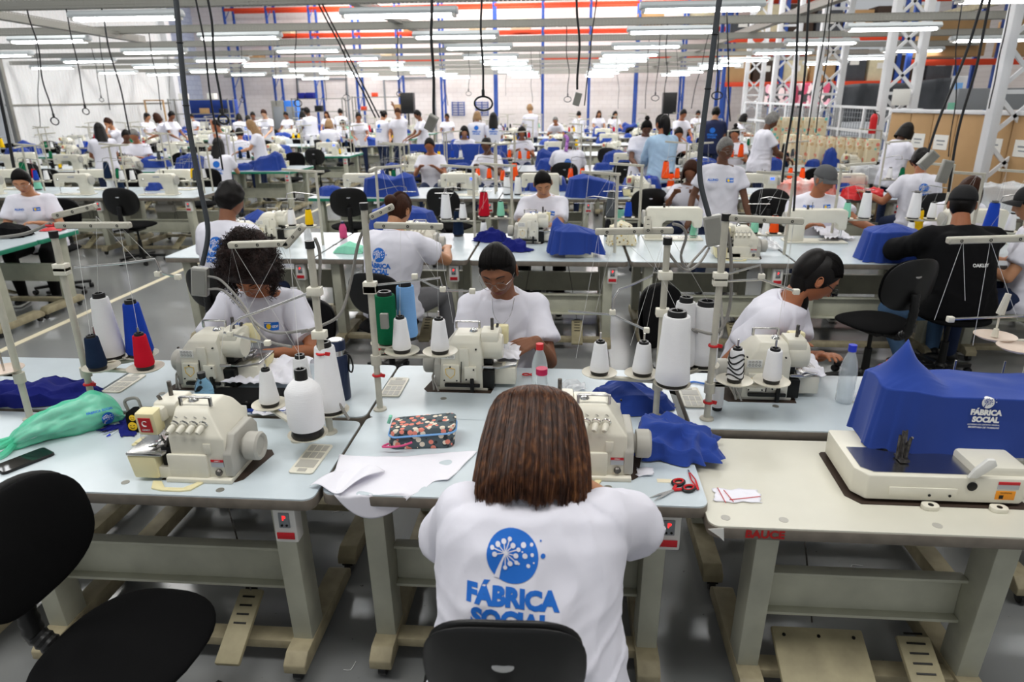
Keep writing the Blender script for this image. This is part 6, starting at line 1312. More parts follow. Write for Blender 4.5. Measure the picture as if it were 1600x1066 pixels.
print_on(Pb[1], back_print(.85, False), (-.03, -.1, .92), (1, 0, 0), (0, .15, 1), (0, 1, 0), 'back_print', ['blue_print', 'shirt'], Pb[1]); chairat(Pb[0].location.x-.02, 4.56, -10, 'black chair under the woman with the brown hair bun').scale = (.88,)*3
Pw = cperson(850, 6.58, 180, 'person with dark tied hair looking down at a machine beyond the peaked blue cover', 260, seat=.58, lean=16, head=(32, 8, 8), skin='a', hair='lowbun', trousers='black_cloth', hands=[V((-.02, .5, .87)), V((.12, .5, .87))])
Ph = cperson(1528, 4.78, 6, 'person from behind in a black hooded jacket and black cap at right', 312, seat=.58, lean=14, head=(10, -25, 0), skin='b', hair='capback', shirt='black_cloth', jacket=True, build=1.32, sho=.175, bust=0, trousers='denim_light', hands=[V((-.10, .50, .85)), V((.14, .5, .86))], elbow=[(-1, .0, -.25), (1, .0, -.3)], feet=[(-.22, .1, .1), (.16, .36, .1)])
print_on(Ph[1], [text2d('OAKLEY', .030, .001)+(0, 0)], (.03, -.2, .86), (1, 0, 0), (0, .1, 1), (0, 1, 0), 'back_lettering', ['white_print'], Ph[1]); dup(CH, (Ph[0].location.x, 4.78, 0), 4, 'black chair seat under the man in the black hooded jacket', only=('seat', 'gas_column', 'star_base', 'caster'))
Pc = cperson(1272, 6.62, 176, 'person in a grey cap and white T-shirt reaching along a machine, second row right', 257, seat=.58, lean=14, head=(16, 38, 0), skin='b', hair='cap', haircol='hair_grey', bust=0, build=1.08, hands=[V((-.42, .52, .84)), V((.12, .46, .86))], elbow=[(-.5, -.2, -1), (.5, -.2, -1)])
Pg = cperson(1124, 6.95, 172, 'standing person with short grey hair, glasses and white T-shirt, looking sideways', 215, standing=True, lean=4, head=(4, 30, 0), skin='d', hair='short', haircol='hair_grey', glasses='wire', build=1.06, bust=.04, hands=[V((-.3, .12, .78)), V((.28, .10, .79))], scale=.895)
Pr = cperson(1492, 6.62, 180, 'person with dark wavy hair bent low behind a machine at right', 280, seat=.54, lean=22, head=(34, -10, 0), skin='b', hair='bob', haircol='hair_brown')
Pe = cperson(1650, 4.98, 60, 'person in a dark cap and white T-shirt at the right edge', 303, seat=.56, lean=10, head=(8, 0, 0), skin='a', hair='cap', bust=0)
Pl = cperson(52, 6.66, 196, 'person with wire glasses and dark tied hair sewing at the left edge', 265, seat=.57, lean=15, head=(24, 4, 0), skin='a', hair='lowbun', glasses='wire', trousers='black_cloth')
Pk = cperson(1437, 7.95, -4, 'person from behind in a white T-shirt with blue print, third row right', 245, seat=.60, lean=10, head=(24, -10, 0), skin='b', hair='curlshort', bust=.03, hands=[V((-.44, .3, .86)), V((.15, .45, .86))])
print_on(Pk[1], back_print(.85, False), (0, -.1, .97), (1, 0, 0), (0, .12, 1), (0, 1, 0), 'back_print', ['blue_print', 'shirt'], Pk[1]); chairat(Pk[0].location.x, 7.8, 0, 'black chair of the person with blue back print in the third row')
for P, z, k in ((Pg, 1.17, .95), (Pc, .98, .9), (Pl, .92, .9), (Pw, .92, .9)): front_print(P, z, k, spread=.08)
chairat(at(1395, 500, .5).x-.10, 4.62, 22, 'empty black chair in front of the rounded blue cover'); chairat(-5.35, 6.7, 186, 'black chair of the woman at the left edge'); chairat(Pw[0].location.x, 6.72, 182, 'black chair of the woman beyond the peaked blue cover')
# background figures
def bg(px, top, y, rz, label, st=True, **k):
    for y0 in (8.5, 11.8, 15.1, 18.4, 21.7):     # keep out of the table rows
        if y0-.32 < y < y0+1.42: y = y0-.36 if (y < y0+.55) else y0+1.46
    h = dp(px, top, y).z; kw = dict(det=0, standing=st, bust=.02 if k.pop('fem', True) else 0); kw.update(k)
    if st: kw['scale'] = max(.88, min(1.08, h/1.73))
    else: kw['seat'] = max(.45, min(.78, h-.77)); 
    p = dp(px, 200, y); P = person((p.x, y, 0), rz, label, **kw); return P
hd_ = lambda a, b_, z=.9: [V((-.12+a, .42, z)), V((.12+b_, .42, z))]
B_ = [
 (156, 191, 11.4, 40, 'person with very long black hair, blue print on back, far left', True, dict(hair='long', skin='b')),
 (180, 183, 15.5, 150, 'person raising a hand to the face against the white left wall', True, dict(hair='short', haircol='hair_brown', skin='a', fem=False, hands=[V((-.05, .2, 1.4)), V((.2, .2, 1.0))])),
 (193, 201, 13.9, 220, 'person with black hair seated low near the left wall', False, dict(hair='short', skin='d')),
 (213, 200, 12.9, 190, 'grey-haired person in white T-shirt bent over blue cloth, left', False, dict(hair='short', haircol='hair_grey', skin='b')),
 (229, 176, 19.0, 250, 'leftmost of three people standing by the wooden frame', True, dict(hair='pony', skin='a', trousers='royal_trousers')),
 (256, 176, 18.6, 110, 'middle of three people standing by the wooden frame', True, dict(hair='bob', haircol='hair_brown', skin='b', trousers='royal_trousers')),
 (266, 173, 18.9, 250, 'rightmost of three people standing by the wooden frame', True, dict(hair='short', skin='c', trousers='royal_trousers')),
 (332, 214, 11.1, 10, 'person from behind with long dark hair seated at a green table', False, dict(hair='long', skin='a')),
 (344, 186, 13.6, 175, 'person with a hand raised to the forehead, left of centre', True, dict(hair='short', skin='b', hands=[V((.02, .22, 1.45)), V((.15, .25, 1.05))])),
 (372, 199, 14.6, 20, 'person from behind with short black hair and blue collar', False, dict(hair='short', skin='b')),
 (403, 186, 12.6, 110, 'person in profile with long light hair and dark cap', True, dict(hair='long', haircol='hair_blond', skin='a')),
 (418, 170, 20.0, 180, 'person in white vest facing the camera by the blue uprights', True, dict(hair='short', haircol='hair_brown', skin='e')),
 (375, 177, 21.0, 20, 'person with black hair and a dark strap down the back', True, dict(hair='bob', skin='b')),
 (398, 174, 21.5, 200, 'person with short black hair standing left of the white vest', True, dict(hair='short', skin='c', fem=False)),
 (388, 181, 19.0, 10, 'person with a dark braid standing left of centre back', True, dict(hair='pony', skin='b')),
 (452, 174, 22.5, 170, 'person half hidden behind the grey cabinet machines', True, dict(hair='short', skin='c')),
 (474, 173, 20.5, 15, 'person from behind with blue emblem beside the tall man', True, dict(hair='bob', skin='b')),
 (487, 167, 20.2, 60, 'tall man with dark hair and long white T-shirt, left of centre', True, dict(hair='short', skin='d', fem=False, build=1.1)),
 (512, 185, 17.5, 5, 'person from behind with light brown hair seated above the blue cover', False, dict(hair='bob', haircol='hair_blond', skin='a')),
 (514, 173, 24.0, 180, 'small far person with reddish hair by the orange shelf', True, dict(hair='long', haircol='hair_brown', skin='a')),
 (534, 169, 23.0, 20, 'person from behind with a black head of hair, far centre left', True, dict(hair='short', skin='c')),
 (540, 186, 19.5, 175, 'low seated person in the far centre left', False, dict(hair='short', skin='b')),
 (561, 175, 18.6, 200, 'person with side-tied dark hair and green lanyard', True, dict(hair='pony', skin='b')),
 (596, 172, 18.0, -30, 'person turned right in white T-shirt with tied hair', True, dict(hair='bun', skin='a')),
 (625, 168, 18.4, 180, 'person facing the camera with one arm raised', True, dict(hair='short', haircol='hair_brown', skin='a', hands=[V((.1, .1, 1.75)), V((.2, .3, 1.0))])),
 (661, 171, 17.6, 120, 'person in profile in a white T-shirt right of the loudspeaker', True, dict(hair='short', skin='c', fem=False)),
 (673, 212, 11.2, 180, 'person with parted black hair seated behind the orange cones', False, dict(hair='lowbun', skin='b')),
 (725, 195, 15.6, 190, 'face of a seated person left of the blue panels', False, dict(hair='bob', skin='a')),
 (745, 173, 16.2, 0, 'person from behind with blond hair and round blue emblem', True, dict(hair='bob', haircol='hair_blond', skin='a')),
 (771, 177, 15.9, 5, 'person from behind with very long straight black hair', True, dict(hair='long', skin='b', hsc=1.15)),
 (764, 212, 11.3, 170, 'person with black hair and a white clip seated in profile', False, dict(hair='bun', skin='d')),
 (815, 196, 14.8, 185, 'seated person in front of red and black cones', False, dict(hair='bob', skin='b')),
 (830, 163, 21.0, 20, 'person with light brown curly hair at the far centre', True, dict(hair='curlshort', haircol='hair_blond', skin='a')),
 (871, 181, 20.5, 170, 'person in a white cap bent over a table, far centre right', True, dict(hair='short', haircol='hair_grey', skin='b', lean=40)),
 (934, 172, 24.0, 190, 'small far person with brown hair and yellow top', True, dict(hair='long', haircol='hair_brown', skin='a')),
 (958, 175, 23.0, 200, 'small far person with long dark hair right of centre', True, dict(hair='long', skin='a')),
 (888, 208, 11.6, 0, 'grey-haired person from behind with a purple scarf', False, dict(hair='bob', haircol='hair_grey', skin='c', build=1.15, det=1)),
 (1008, 184, 10.5, 182, 'standing person with a top bun holding orange cloth', True, dict(hair='topbun', skin='d', build=1.1, det=1, head=(32, 0, 0))),
 (1038, 180, 9.9, 12, 'person from behind in a pale denim jacket with long black ponytail', True, dict(hair='pony', skin='b', shirt='denim_jacket', jacket=True, trousers='royal_trousers', det=1, head=(6, 20, 0))),
 (1062, 170, 17.5, 200, 'person with black hair standing beside the blue cloth pile', True, dict(hair='short', skin='b')),
 (1059, 197, 13.9, 180, 'seated person half hidden by the denim jacket', False, dict(hair='short', skin='b')),
 (1115, 166, 15.0, -20, 'man in a navy T-shirt standing right of the thick conduit', True, dict(hair='short', skin='a', shirt='navy_tee', fem=False, build=1.08)),
 (1088, 172, 22.5, 180, 'small far person left of the man in navy', True, dict(hair='short', skin='c')),
 (1151, 196, 13.2, 160, 'seated person with tied dark hair behind the grey-haired standing woman', False, dict(hair='topbun', skin='b')),
 (1153, 177, 18.0, 250, 'person with dark hair at the red column, right', True, dict(hair='bob', skin='b')),
 (1192, 176, 12.2, -85, 'grey-haired person in profile in a white T-shirt standing at right', True, dict(hair='curlshort', haircol='hair_grey', skin='d', build=1.12, det=1)),
 (1404, 190, 9.9, -70, 'person with shoulder-length dark hair looking at a phone', True, dict(hair='bob', skin='d', det=1, head=(30, 0, 0), hands=[V((-.04, .38, 1.16)), V((.04, .36, 1.14))])),
 (1089, 246, 8.0, 160, 'dark brown head of hair beside the grey-haired standing woman', False, dict(hair='bob', haircol='hair_brown', skin='c')),
 (305, 182, 23.5, 180, 'small far person by the brown shelving unit', True, dict(hair='short', skin='b')),
 (700, 180, 22.0, 180, 'small far person left of the blue panels', True, dict(hair='bun', skin='c')),
 (905, 178, 22.5, 10, 'small far person in white at the right of centre', True, dict(hair='short', skin='a')),
]
for px, top, y, rz, lb, st, kw in B_:
    if 'hands' not in kw: kw['hands'] = [V((-.13, .40, 1.0 if st else .92)), V((.13, .40, 1.0 if st else .92))]
    kw.setdefault('head', (22, 0, 0)); kw.setdefault('lean', 8 if st else 12)
    P = bg(px, top, y, rz, lb, st, **kw)
    if abs(((rz+180) % 360)-180) < 35 and not kw.get('jacket') and y < 21:
        zc = 1.27*P[0].scale.x if st else kw.get('seat', .6)+.33
        zc = (1.28 if st else .95); print_on(P[1], [disc2d(0, 0, .055, 12, 1)+(0, 0), moved(text2d('FÁBRICA', .05, .003, 1), 0, -.085)+(0, 0), moved(text2d('SOCIAL', .05, .003, 1), 0, -.135)+(0, 0)], (0, -.1, zc), (1,0,0), (0, .1, 1), (0, 1, 0), 'back_print', ['blue_print'], P[1])
    if px == 888:
        b = MB(); M = P[2]; b.tube(spline([M @ V((-.05, -.09, .06)), M @ V((-.01, -.125, 0)), M @ V((-.02, -.12, -.10)), M @ V((-.03, -.12, -.2))]), .028, 8); mat('scarf', '#7a2aa8', .8, col2='#d8a0e0', vscale=40); b.build('scarf', 'scarf', P[0])
        dup(CH, (P[0].location.x-.05, 11.45, 0), 0, 'black chair of the person with the purple scarf')
    if px == 1404:
        b = MB(); b.box((0, .43, 1.19), (.07, .12, .008), rot=(35, 0, 0)); b.build('held_phone', 'phone_glass', None); o = bpy.data.objects['held_phone']; o.location = P[0].location; o.rotation_euler = P[0].rotation_euler; tag(o, 'phone held by the standing woman at right', 'phone')
# prototypes for cones and stands in the rows
def pcone(h, rb, rt, yarn):
    b = MB(); b.lathe([(0, .02), (rb*.93, .018), (rb, .03), (rt, h*.9), (rt*.9, h*.93), (0, h*.93)], n=14, m=0); b.lathe([(0, 0), (rb*.85, 0), (rb*.85, .02), (0, .02)], n=12, m=1); b.lathe([(0, h*.9), (rt*.7, h*.9), (rt*.7, h), (0, h)], n=12, m=1); o = b.build('thread_cone', [yarn, 'black_plastic']); me = o.data; bpy.data.objects.remove(o); return me
CN = {c: (pcone(.15, .036, .024, 'thread_'+c), pcone(.24, .052, .034, 'thread_'+c)) for c in ('white', 'blue', 'yellow', 'red2', 'orange', 'mint', 'green', 'navy', 'black', 'grey', 'skyblue')}
CW = dict(white='white', blue='blue', yellow='yellow', red2='red', orange='bright orange', mint='mint green', green='dark green', navy='navy', black='black', grey='grey', skyblue='pale blue')
def pstand():
    t = thing('thread_stand', None, 'thread stand')
    b = MB(); b.cyl((0,0,0), (0,0,.62), .012, n=8); b.build('pole', 'stand', t)
    b = MB(); b.bar((0, 0, .61), (-.28, -.01, .63), .026, .02); b.bar((0, 0, .61), (.02, .12, .60), .026, .02); b.build('top_arm', 'stand', t)
    b = MB(); b.tube([(0,0,.42), (-.18, -.05, .45), (-.24, -.06, .44), (-.25, -.06, .40)], .004, 5); b.tube([(-.33, -.06, .40), (-.17, -.06, .40)], .003, 5); b.build('guide_rod', 'steel', t)
    b = MB(); b.bar((0, 0, .15), (-.30, 0, .15), .02, .012); b.build('dish_bar', 'stand', t)
    for x in (-.10, -.25): dish(t, x, 0, .155, r=.06)
    b = MB()
    for a, c in (((-.10, 0, .3), (-.05, 0, .61)), ((-.25, 0, .3), (-.22, 0, .62)), ((-.22, 0, .62), (-.25, -.1, .25)), ((-.05, 0, .61), (-.3, -.08, .2))): b.tube([a, c], .0008, 3)
    b.build('loose_thread', 'thread_line', t); return t
PSD = pstand(); proto(PSD); me_st = merge(PSD, 'thread_stand'); used_ps = False
def pst(x, y, rz, where, cols, big=False, detail=False):
    global used_ps
    z = .7602
    if detail and not used_ps: o = PSD; used_ps = True; o.location = (x, y, z); o.rotation_euler = (0,0,R(rz))
    elif detail: o = dup(PSD, (x, y, z), rz)
    else: o = inst(me_st, 'thread_stand', (x, y, z), rz)
    reg(o, 'cream thread stand', where, 'thread stand'); c, s = math.cos(R(rz)), math.sin(R(rz))
    for k, col in enumerate(cols):
        dx = (-.10, -.25, -.16, -.30)[k]; dy = (0, 0, .09, .09)[k]; bigk = big and k >= 1
        if k > 1: pass
        zz = z+.160 if k < 2 else .7605
        q = inst(CN[col][1 if bigk else 0], 'thread_cone', (x+dx*c-dy*s, y+dx*s+dy*c, zz), 0); reg(q, CW[col]+' thread cone', where, 'thread')
# hand-placed stands and cones of the second row
for px, py, rz, cols, big in ((505, 383, 0, ('yellow', 'white', 'white'), False), (742, 372, 0, ('white', 'white', 'navy'), True), (595, 372, 180, (), False), (960, 395, 0, (), False), (998, 360, 0, ('blue', 'grey', 'mint'), True), (1225, 398, 0, ('orange', 'mint'), False), (1300, 360, 180, ('mint', 'white'), True), (1470, 360, 0, ('white', 'white', 'yellow'), True), (1510, 400, 0, ('white',), False), (1590, 395, 0, ('white', 'blue'), True), (800, 352, 0, ('mint', 'red2'), True)):
    p = at(px, py); p = dp(px, py, 6.12) if 6.12 < p.y < 7.5 else p; pst(p.x, p.y, rz, 'on the second row of tables', cols, big, True)
for px, py, col in ((756, 372, 'white'), (950, 352, 'black'), (1030, 350, 'navy'), (1196, 362, 'white'), (1085, 352, 'mint'), (1420, 372, 'white')):
    p = at(px, py); p = dp(px, py, 6.1) if 6.1 < p.y < 7.5 else p; reg(inst(CN[col][0], 'thread_cone', (p.x, p.y, .7605)), CW[col]+' thread cone standing directly', 'on the second row of tables', 'thread')
bottle(at(537, 372, .7606), .15, .034, 'navy_bottle', 'pink', 'small pink bottle with blue cap left of the bun-haired woman'); bottle(at(1013, 300, .7606), .2, .035, 'cap_blue', 'clear', 'small clear water bottle on the third row'); 
p = at(548, 394); cloth('fabric_pouch', (p.x, p.y, .7606), .10, .06, [(0, 0, .09, .5)], 0, 'thread_mint', 51, fold=.01, label='mint green pouch left of the bun-haired woman', cat='pouch')
cloth('printed_bag', (dp(970, 350, 5.75).x, 5.75, .7606), .09, .06, [(0, 0, .2, .5)], 0, 'cream_print', 52, fold=.02, label='cream printed cloth bag right of the peaked blue cover', cat='bag')
sheet_on('white_garment', 1290, 345, 1335, 375, .775, 'white cloth end on the flat machine of the man in the grey cap', wv=.03, seed=33)
sheet_on('white_garment', 1180, 360, 1225, 392, .7606, 'clear and white wrapped items right of the knobbed overlock machine', wv=.02, seed=34, m='clear_bag')
p = at(12, 372); cloth('tool_bag', (p.x-.05, 5.9, .7606), .17, .10, [(0, 0, .13, .3)], 0, 'black_fabric', 53, fold=.02, label='dark see-through tool bag on the left green-edged table', cat='bag'); sheet_on('red_cloth', 60, 352, 95, 362, .7606, 'red and white cloth on the left green-edged table', wv=.01, seed=35, m='red')
# rows three to nine
rnd = random.Random(12); covers = []
for s in range(4):
    o = cloth('machine_cover', (0, 0, 0), .21, .14, [[(-.12, 0, .30, .6), (.1, 0, .2, .4)], [(0, 0, .28, .3)], [(.12, 0, .32, .6), (-.08, 0, .24, .35)], [(-.1, 0, .2, .3), (.05, 0, .22, .5)]][s], 0, 'blue_cloth', 60+s, fold=.035, flare=.05, nu=48, nv=26, crumple=.012); covers.append(o.data); bpy.data.objects.remove(o)
me_bag = cloth('plastic_bag', (0, 0, 0), .22, .12, [(0, 0, .2, .4)], 0, 'clear_bag', 70, nu=40, nv=20, crumple=.03); mb_ = me_bag.data; bpy.data.objects.remove(me_bag)
YR = {3: 8.5, 4: 11.8, 5: 15.1, 6: 18.4, 7: 21.7, 8: 25.0}
CX = [-2.66, -1.44, -.22, 1.0, 2.22, 3.44, 4.66]; LX = [-5.35-1.22*i for i in range(8)]
people_xy = [(o.location.x, o.location.y) for o in bpy.data.objects if o.name.startswith('person')]
def near_person(x, y, d=.5): return any(abs(a-x) < d and abs(b_-y) < d for a, b_ in people_xy)
for r_, y0 in YR.items():
    for x in CX+LX:
        if r_ <= 4 and x < -11: continue
        if r_ == 3 and x > 4: continue
        for h in (0, 1):
            y = y0+.275+.55*h; rz = 180*h; green = x < -5 and r_ > 3 and rnd.random() < .8 or (r_ == 3 and x == CX[0]); near = r_ == 3
            where = '%s side, %s row%s' % (('near', 'far')[h], ROWN[r_], ' of left block' if x < -5 else ' of tables')
            o = dup(TG if green else T0, (x, y, 0), rz) if near else inst(me_tg if green else me_table, 'sewing_table', (x, y, 0), rz)
            reg(o, ('green-edged' if green else 'grey-edged')+' sewing table', where, 'table')
            z = .7605; q = rnd.random(); mx = x+rnd.uniform(-.12, .12); sgn = -1 if h else 1; my = y+.0*sgn
            if x < -5 and near: q = .55
            if q < .36: reg(inst(rnd.choice(covers), 'machine_cover', (mx, my, z), rnd.uniform(-12, 12)+rz), 'blue machine cover', where, 'machine cover')
            elif q < .62:
                o = dup(LS2 if rnd.random() < .3 else LS, (mx, my, z), rz) if near else inst(me_ls2 if rnd.random() < .4 else me_ls, 'lockstitch_machine', (mx, my, z), rz); reg(o, 'cream flat sewing machine', where, 'sewing machine')
            elif q < .94:
                o = dup(OV, (mx, my, z), rz) if near else inst(me_ov, 'overlock_machine', (mx, my, z), rz); reg(o, 'cream overlock machine', where, 'sewing machine')
            else: reg(inst(mb_, 'plastic_bag', (mx, my, z), rnd.uniform(0, 90)), 'clear bag of cloth', where, 'bag')
            if rnd.random() < .74:
                pal = ['white', 'white', 'white', 'mint', 'blue', 'red2', 'yellow', 'green', 'black', 'navy', 'grey']
                if r_ in (3, 4) and -1.6 < x < 3: pal = ['orange', 'orange', 'orange', 'white', 'orange']
                pst(x+.52, y+.16*sgn, 0 if rnd.random() < .6 else 180, where, [rnd.choice(pal) for _ in range(rnd.choice((1, 2, 2, 3, 4) if r_ < 6 else (1, 1, 2)))], rnd.random() < .4)
            if rnd.random() < .62:
                cy = y-sgn*.62
                if not near_person(mx, cy, .45): reg(inst(me_chair, 'operator_chair', (mx, cy, 0), rz+rnd.uniform(-25, 25)), 'empty black operator chair', where, 'chair')
            if rnd.random() < .25: reg(inst(covers[3], 'cloth_heap', (x-.38, y, z), rnd.uniform(0, 180), .6), 'small blue cloth heap', where, 'cloth')
c = cloth('machine_cover', (dp(608, 290, 8.75).x, 8.75, .7606), .30, .15, [(-.1, 0, .28, .3), (.2, 0, .3, .5)], 0, 'blue_cloth', 81, fold=.03, label='wide blue machine cover on the green-edged table end, third row')
c = cloth('machine_cover', (dp(925, 292, 8.7).x, 8.7, .7606), .27, .15, [(-.1, 0, .28, .3), (.15, 0, .2, .5)], 0, 'blue_cloth', 82, fold=.03, label='wide blue cover in front of the purple-scarf chair')
# orange wrapped goods and white wrapped machines at right
for i, (px, py, y, m_, lb) in enumerate(((1262, 258, 8.9, 'orange_wrap', 'orange and white wrapped goods behind the man in the grey cap'), (1348, 298, 8.6, 'red', 'red cloth roll right of the man in the grey cap'), (1560, 300, 7.6, 'clear_bag', 'machine wrapped in clear plastic at the right edge'), (1368, 252, 10.2, 'clear_bag', 'plastic wrapped machine left of the phone woman'), (1070, 268, 8.6, 'clear_bag', 'white plastic bag left of the grey-haired standing woman'))):
    if 'orange_wrap' not in MT: mat('orange_wrap', '#f05a34', .4, col2='#f4e8e4', vscale=7)
    p = dp(px, py, y); cloth('wrapped_goods', (p.x, y, .7606), (.34, .2, .36, .3, .2)[i], .16, [(-.1, 0, (.2, .13, .3, .26, .14)[i], .3), (.12, 0, (.2, .12, .3, .26, .12)[i], .3)], 0, m_, 90+i, nu=60, nv=30, crumple=.02, label=lb, cat='goods')
for i in range(3): 
    o = dup(T0, ((4.72, 4.70, 5.9)[i], (7.45, 8.05, 7.45)[i], 0), (0, 180, 0)[i], ['white sewing table under the plastic wrapped machine, right edge', 'white sewing table beyond the plastic wrapped machine', 'white sewing table beyond the right edge of the photo'][i]) if i < 2 else None
for k, (a, b_) in enumerate(((560, 690), (780, 800))): 
    p0 = dp(a if k == 0 else 735, 186, 17.4); p1 = dp(b_ if k == 0 else 760, 186, 17.4)
b = MB(); p = dp(720, 198, 14.0); b.box((0, 0, .55), (1.9, .05, 1.1)); o = b.build('fabric_screen', 'blue_cloth'); o.location = (p.x, 13.6, 0); tag(o, 'wide blue fabric panel behind the parted-hair person', 'panel')
# ---------------------------------------------------------------- cords, conduits, hanging boxes
def hc(x0, y0, x1, y1, Y, lb, loop=0, rad=.006, **k): Y = min((3.0, 5.2, 8.3, 11.3, 14.2, 17.1, 20.0), key=lambda q: abs(q-Y)); a = dp(x0, y0, Y); b0 = dp(x1, y1, Y); a = V((a.x+(b0.x-a.x)*(2.94-a.z)/(b0.z-a.z), Y, 2.94)) if abs(a.z-b0.z) > .3 else V((a.x, Y, 2.94)); return cord(a, dp(x1, y1, Y), lb, loop=loop, rad=rad, **k)
CL = [(57, 78, 63, 198, 10, 0, .006, 'thin cord at far left, left of the looped one'), (58, 78, 84, 182, 8.6, .055, .008, 'black cord ending in a loop at far left'), (160, 18, 203, 210, 7.2, 0, .009, 'black cord slanting down above the far left tables'), (118, 90, 133, 168, 9.5, .045, .007, 'cord with a small loop against the white left wall'), (147, 95, 158, 152, 15, .05, .006, 'short cord with a ring on the white left wall'), (160, 90, 172, 172, 12, 0, .006, 'cord with a black plug near the left wall'), (235, 66, 252, 172, 12, 0, .007, 'cord in front of the wooden frame'), (262, 90, 268, 178, 16, 0, .006, 'thin cord right of the wooden frame'), (305, -10, 348, 265, 5.6, 0, .007, 'long black cord right of the thick left conduit'), (325, -10, 348, 178, 6.2, .04, .009, 'black cord ending in a bundle of plugs, left'), (377, 98, 378, 152, 14, .055, .006, 'cord with ring above the long-light-haired person'), (430, 100, 432, 165, 14, 0, .006, 'thin cord left of the looped cord, centre left'), (463, 68, 465, 155, 10.5, .062, .008, 'cord with an oval loop above the tall man'), (497, 5, 587, 184, 7.5, 0, .010, 'left one of two parallel slanting black cables'), (503, 5, 593, 184, 7.5, 0, .010, 'right one of two parallel slanting black cables'), (540, 115, 541, 147, 15, .07, .007, 'short cord with a long loop, centre left'), (508, 120, 510, 158, 17, 0, .007, 'pair-like short cord left of the long loop'), (621, 50, 624, 142, 11.5, .045, .007, 'cord with loop left of the loudspeaker'), (674, -10, 678, 182, 5.8, 0, .011, 'thick black cord above the grey tilted box'), (752, -5, 755, 148, 6.6, .06, .008, 'black cord ending in the largest round loop'), (732, 90, 732, 142, 14, .05, .005, 'thin cord with two small rings, centre'), (830, 92, 832, 160, 16, 0, .005, 'thin cord right of the large round loop'), (844, 105, 846, 160, 16, 0, .005, 'second thin cord right of the large round loop'), (905, -10, 902, 140, 6.6, 0, .008, 'black cord holding the small grey socket box'), (927, 45, 913, 165, 8, 0, .007, 'slanting black cord right of the socket box'), (886, 85, 887, 150, 11, .05, .006, 'pair of hanging cords with ring left of the socket box'), (965, 120, 966, 170, 18, 0, .005, 'thin cord in the far right centre'), (1043, 42, 1038, 150, 10, 0, .007, 'cord left of the right loudspeaker'), (1030, 82, 1024, 148, 12, .05, .006, 'cord with oval ring left of the right loudspeaker'), (1012, 100, 1008, 170, 14, 0, .006, 'thin straight cord above the top-bun person'), (1105, 66, 1080, 170, 12, 0, .006, 'long slack cord left of the right conduit'), (1124, 60, 1121, 142, 7.5, .05, .008, 'black cord with oval loop right of the thick conduit'), (1135, -10, 1141, 190, 7, 0, .008, 'black cord curving right of the oval loop'), (1250, -10, 1222, 285, 6.0, 0, .008, 'left of two long black cables at right'), (1265, -10, 1240, 330, 6.0, 0, .008, 'right of two long black cables at right'), (1297, -10, 1262, 210, 8.0, 0, .007, 'long black cable over the patterned boards'), (1302, -10, 1275, 208, 8.2, 0, .006, 'thin cable beside the one over the patterned boards'), (1505, -10, 1482, 245, 6.8, 0, .006, 'thin slanting cable in front of the cardboard panels'), (1530, 5, 1450, 238, 6.0, 0, .009, 'thick slanting cable in front of the cardboard panels'), (1545, -5, 1482, 300, 6.2, 0, .009, 'rightmost thick slanting cable'), (1572, 40, 1545, 170, 9, 0, .007, 'black cord hanging before the nearest lattice column'), (0, 160, 22, 262, 5.6, 0, .012, 'thick black cable at the left edge'), (1060, 105, 1068, 180, 17, 0, .005, 'thin cord above the blue cloth pile'), (795, 80, 790, 150, 18, 0, .004, 'very thin cord at the far centre'), (690, 95, 700, 165, 15, 0, .005, 'thin cord above the blue panels')]
for x0, y0, x1, y1, Y, lp, rd, lb in CL: hc(x0, y0, x1, y1, Y, lb, lp, rd)
def hbox(px, py, Y, sz, rot, lb, m='box_grey'):
    b = MB(); b.box((0, 0, 0), sz, bev=.004); b.box((0, -sz[1]/2-.001, 0), (sz[0]*.8, .002, sz[2]*.85), m=1, bev=0)
    for s in (-1, 1): b.cyl((0, -sz[1]/2-.001, s*sz[2]*.38), (0, -sz[1]/2-.004, s*sz[2]*.38), .003, n=8, m=1)
    o = b.build('junction_box', [m, 'galv']); o.location = dp(px, py, Y); o.rotation_euler = tuple(R(a) for a in rot); return tag(o, lb, 'junction box')
hbox(313, 440, 3.0, (.072, .045, .135), (0, 8, 10), 'grey junction box at the end of the thick left conduit'); hbox(1115, 360, 3.0, (.075, .045, .13), (0, -12, -8), 'grey junction box at the end of the thick right conduit')
hbox(674, 192, 5.2, (.07, .04, .12), (20, 30, 0), 'grey tilted box below the thick centre cord'); hbox(902, 155, 5.2, (.05, .04, .09), (0, 15, 0), 'small grey socket box hanging right of centre'); hbox(1450, 250, 5.2, (.07, .05, .13), (0, 40, 0), 'grey box at the end of the thick slanting cable'); hbox(1476, 268, 5.2, (.07, .04, .16), (0, 10, 0), 'grey plate hanging beside the yellow cone at right')
def conduit(pts, Y, r, lb):
    P = spline([dp(x, y, Y) for x, y in pts], 8); P[0].z = 2.94; o0 = P[0].copy(); b = MB(); b.tube([p-o0 for p in P], r, 10); t = b.build('cable_conduit', 'conduit'); t.location = o0; tag(t, lb, 'conduit')
    for k in (.3, .45): q = P[int(len(P)*k)]-o0; b = MB(); b.tor(q, r, .003, n=14, k=5); b.build('tie_band', 'cable_black', t)
    return t
conduit([(262, -90), (275, 0), (283, 90), (294, 190), (312, 290), (325, 360), (316, 414)], 3.0, .0115, 'thick dark conduit dropping on the left to a junction box'); conduit([(1140, -90), (1124, 0), (1110, 110), (1096, 220), (1094, 280), (1108, 338)], 3.0, .0115, 'thick dark conduit dropping on the right to a junction box')
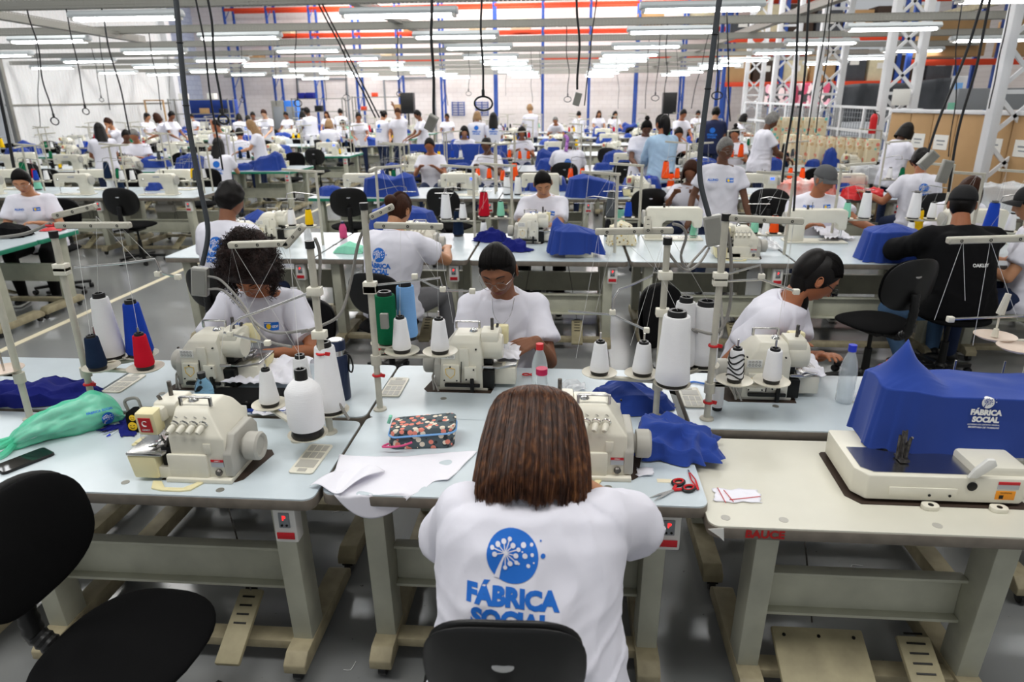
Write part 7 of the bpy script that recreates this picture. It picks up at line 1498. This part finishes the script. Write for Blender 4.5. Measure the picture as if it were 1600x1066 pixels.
def gtube(pts, Y0, Y1, lb, r=.0055):
    n = len(pts); P = spline([dp(x, y, Y0+(Y1-Y0)*i/(n-1)) for i, (x, y) in enumerate(pts)], 8); o0 = P[0].copy(); b = MB(); b.tube([p-o0 for p in P], r, 8); o = b.build('grey_cable', 'conduit_grey'); o.location = o0; return tag(o, lb, 'cable')
gtube([(325, 432), (345, 438), (375, 470), (400, 505), (430, 520), (480, 516)], 3.0, 2.3, 'upper grey cable from the left junction box across the curly-haired woman'); gtube([(325, 452), (350, 455), (385, 490), (415, 530), (455, 542)], 3.0, 2.3, 'lower grey cable from the left junction box')
gtube([(1103, 385), (1085, 405), (1072, 418), (1064, 400), (1072, 370), (1066, 355), (1052, 350)], 3.0, 2.45, 'grey cable looping from the right junction box to the centre stand'); gtube([(1108, 388), (1092, 412), (1070, 422), (1045, 395), (1042, 372)], 3.0, 2.45, 'second grey cable looping from the right junction box'); gtube([(1122, 386), (1125, 450), (1128, 520), (1108, 528), (1082, 515)], 2.98, 2.5, 'grey cable hanging beside the red-tied pole')
# ================================================================= finish labels with a place in their row
ORD = ['first','second','third','fourth','fifth','sixth','seventh','eighth','ninth','tenth','eleventh','twelfth','thirteenth','fourteenth','fifteenth','sixteenth','seventeenth','eighteenth','nineteenth','twentieth']
def ordn(n):
    if n < 20: return ORD[n]
    tens = ['twenty','thirty','forty','fifty','sixty','seventy','eighty','ninety'][(n+1)//10-2]; u = (n+1) % 10
    return (tens+'-'+ORD[u-1]) if u else {'twenty':'twentieth','thirty':'thirtieth','forty':'fortieth','fifty':'fiftieth','sixty':'sixtieth','seventy':'seventieth','eighty':'eightieth','ninety':'ninetieth'}[tens]
def rmtree(o):
    for c in KIDS.get(o.name, ()): rmtree(c)
    bpy.data.objects.remove(o)
for o in (LS, LS2): rmtree(o)
gr = {}
for o, base, where in REG: gr.setdefault((base, where), []).append(o)
bpy.context.view_layer.update()
def pxo(o):
    p = o.location; d = V((p.x, p.y, p.z-CAM_H)); return 800+FPX*d.dot(_R)/max(d.dot(_F), .1)
for (base, where), L in gr.items():
    L.sort(key=pxo)
    for i, o in enumerate(L): o['label'] = base+' '+where if len(L) == 1 else '%s %s, %s from the left' % (base, where, ordn(i))
for o in list(bpy.data.objects):
    if o.parent:
        for k in ('category', 'group'):
            if k in o: del o[k]
import sys
if '--dbg' in sys.argv or False: pass
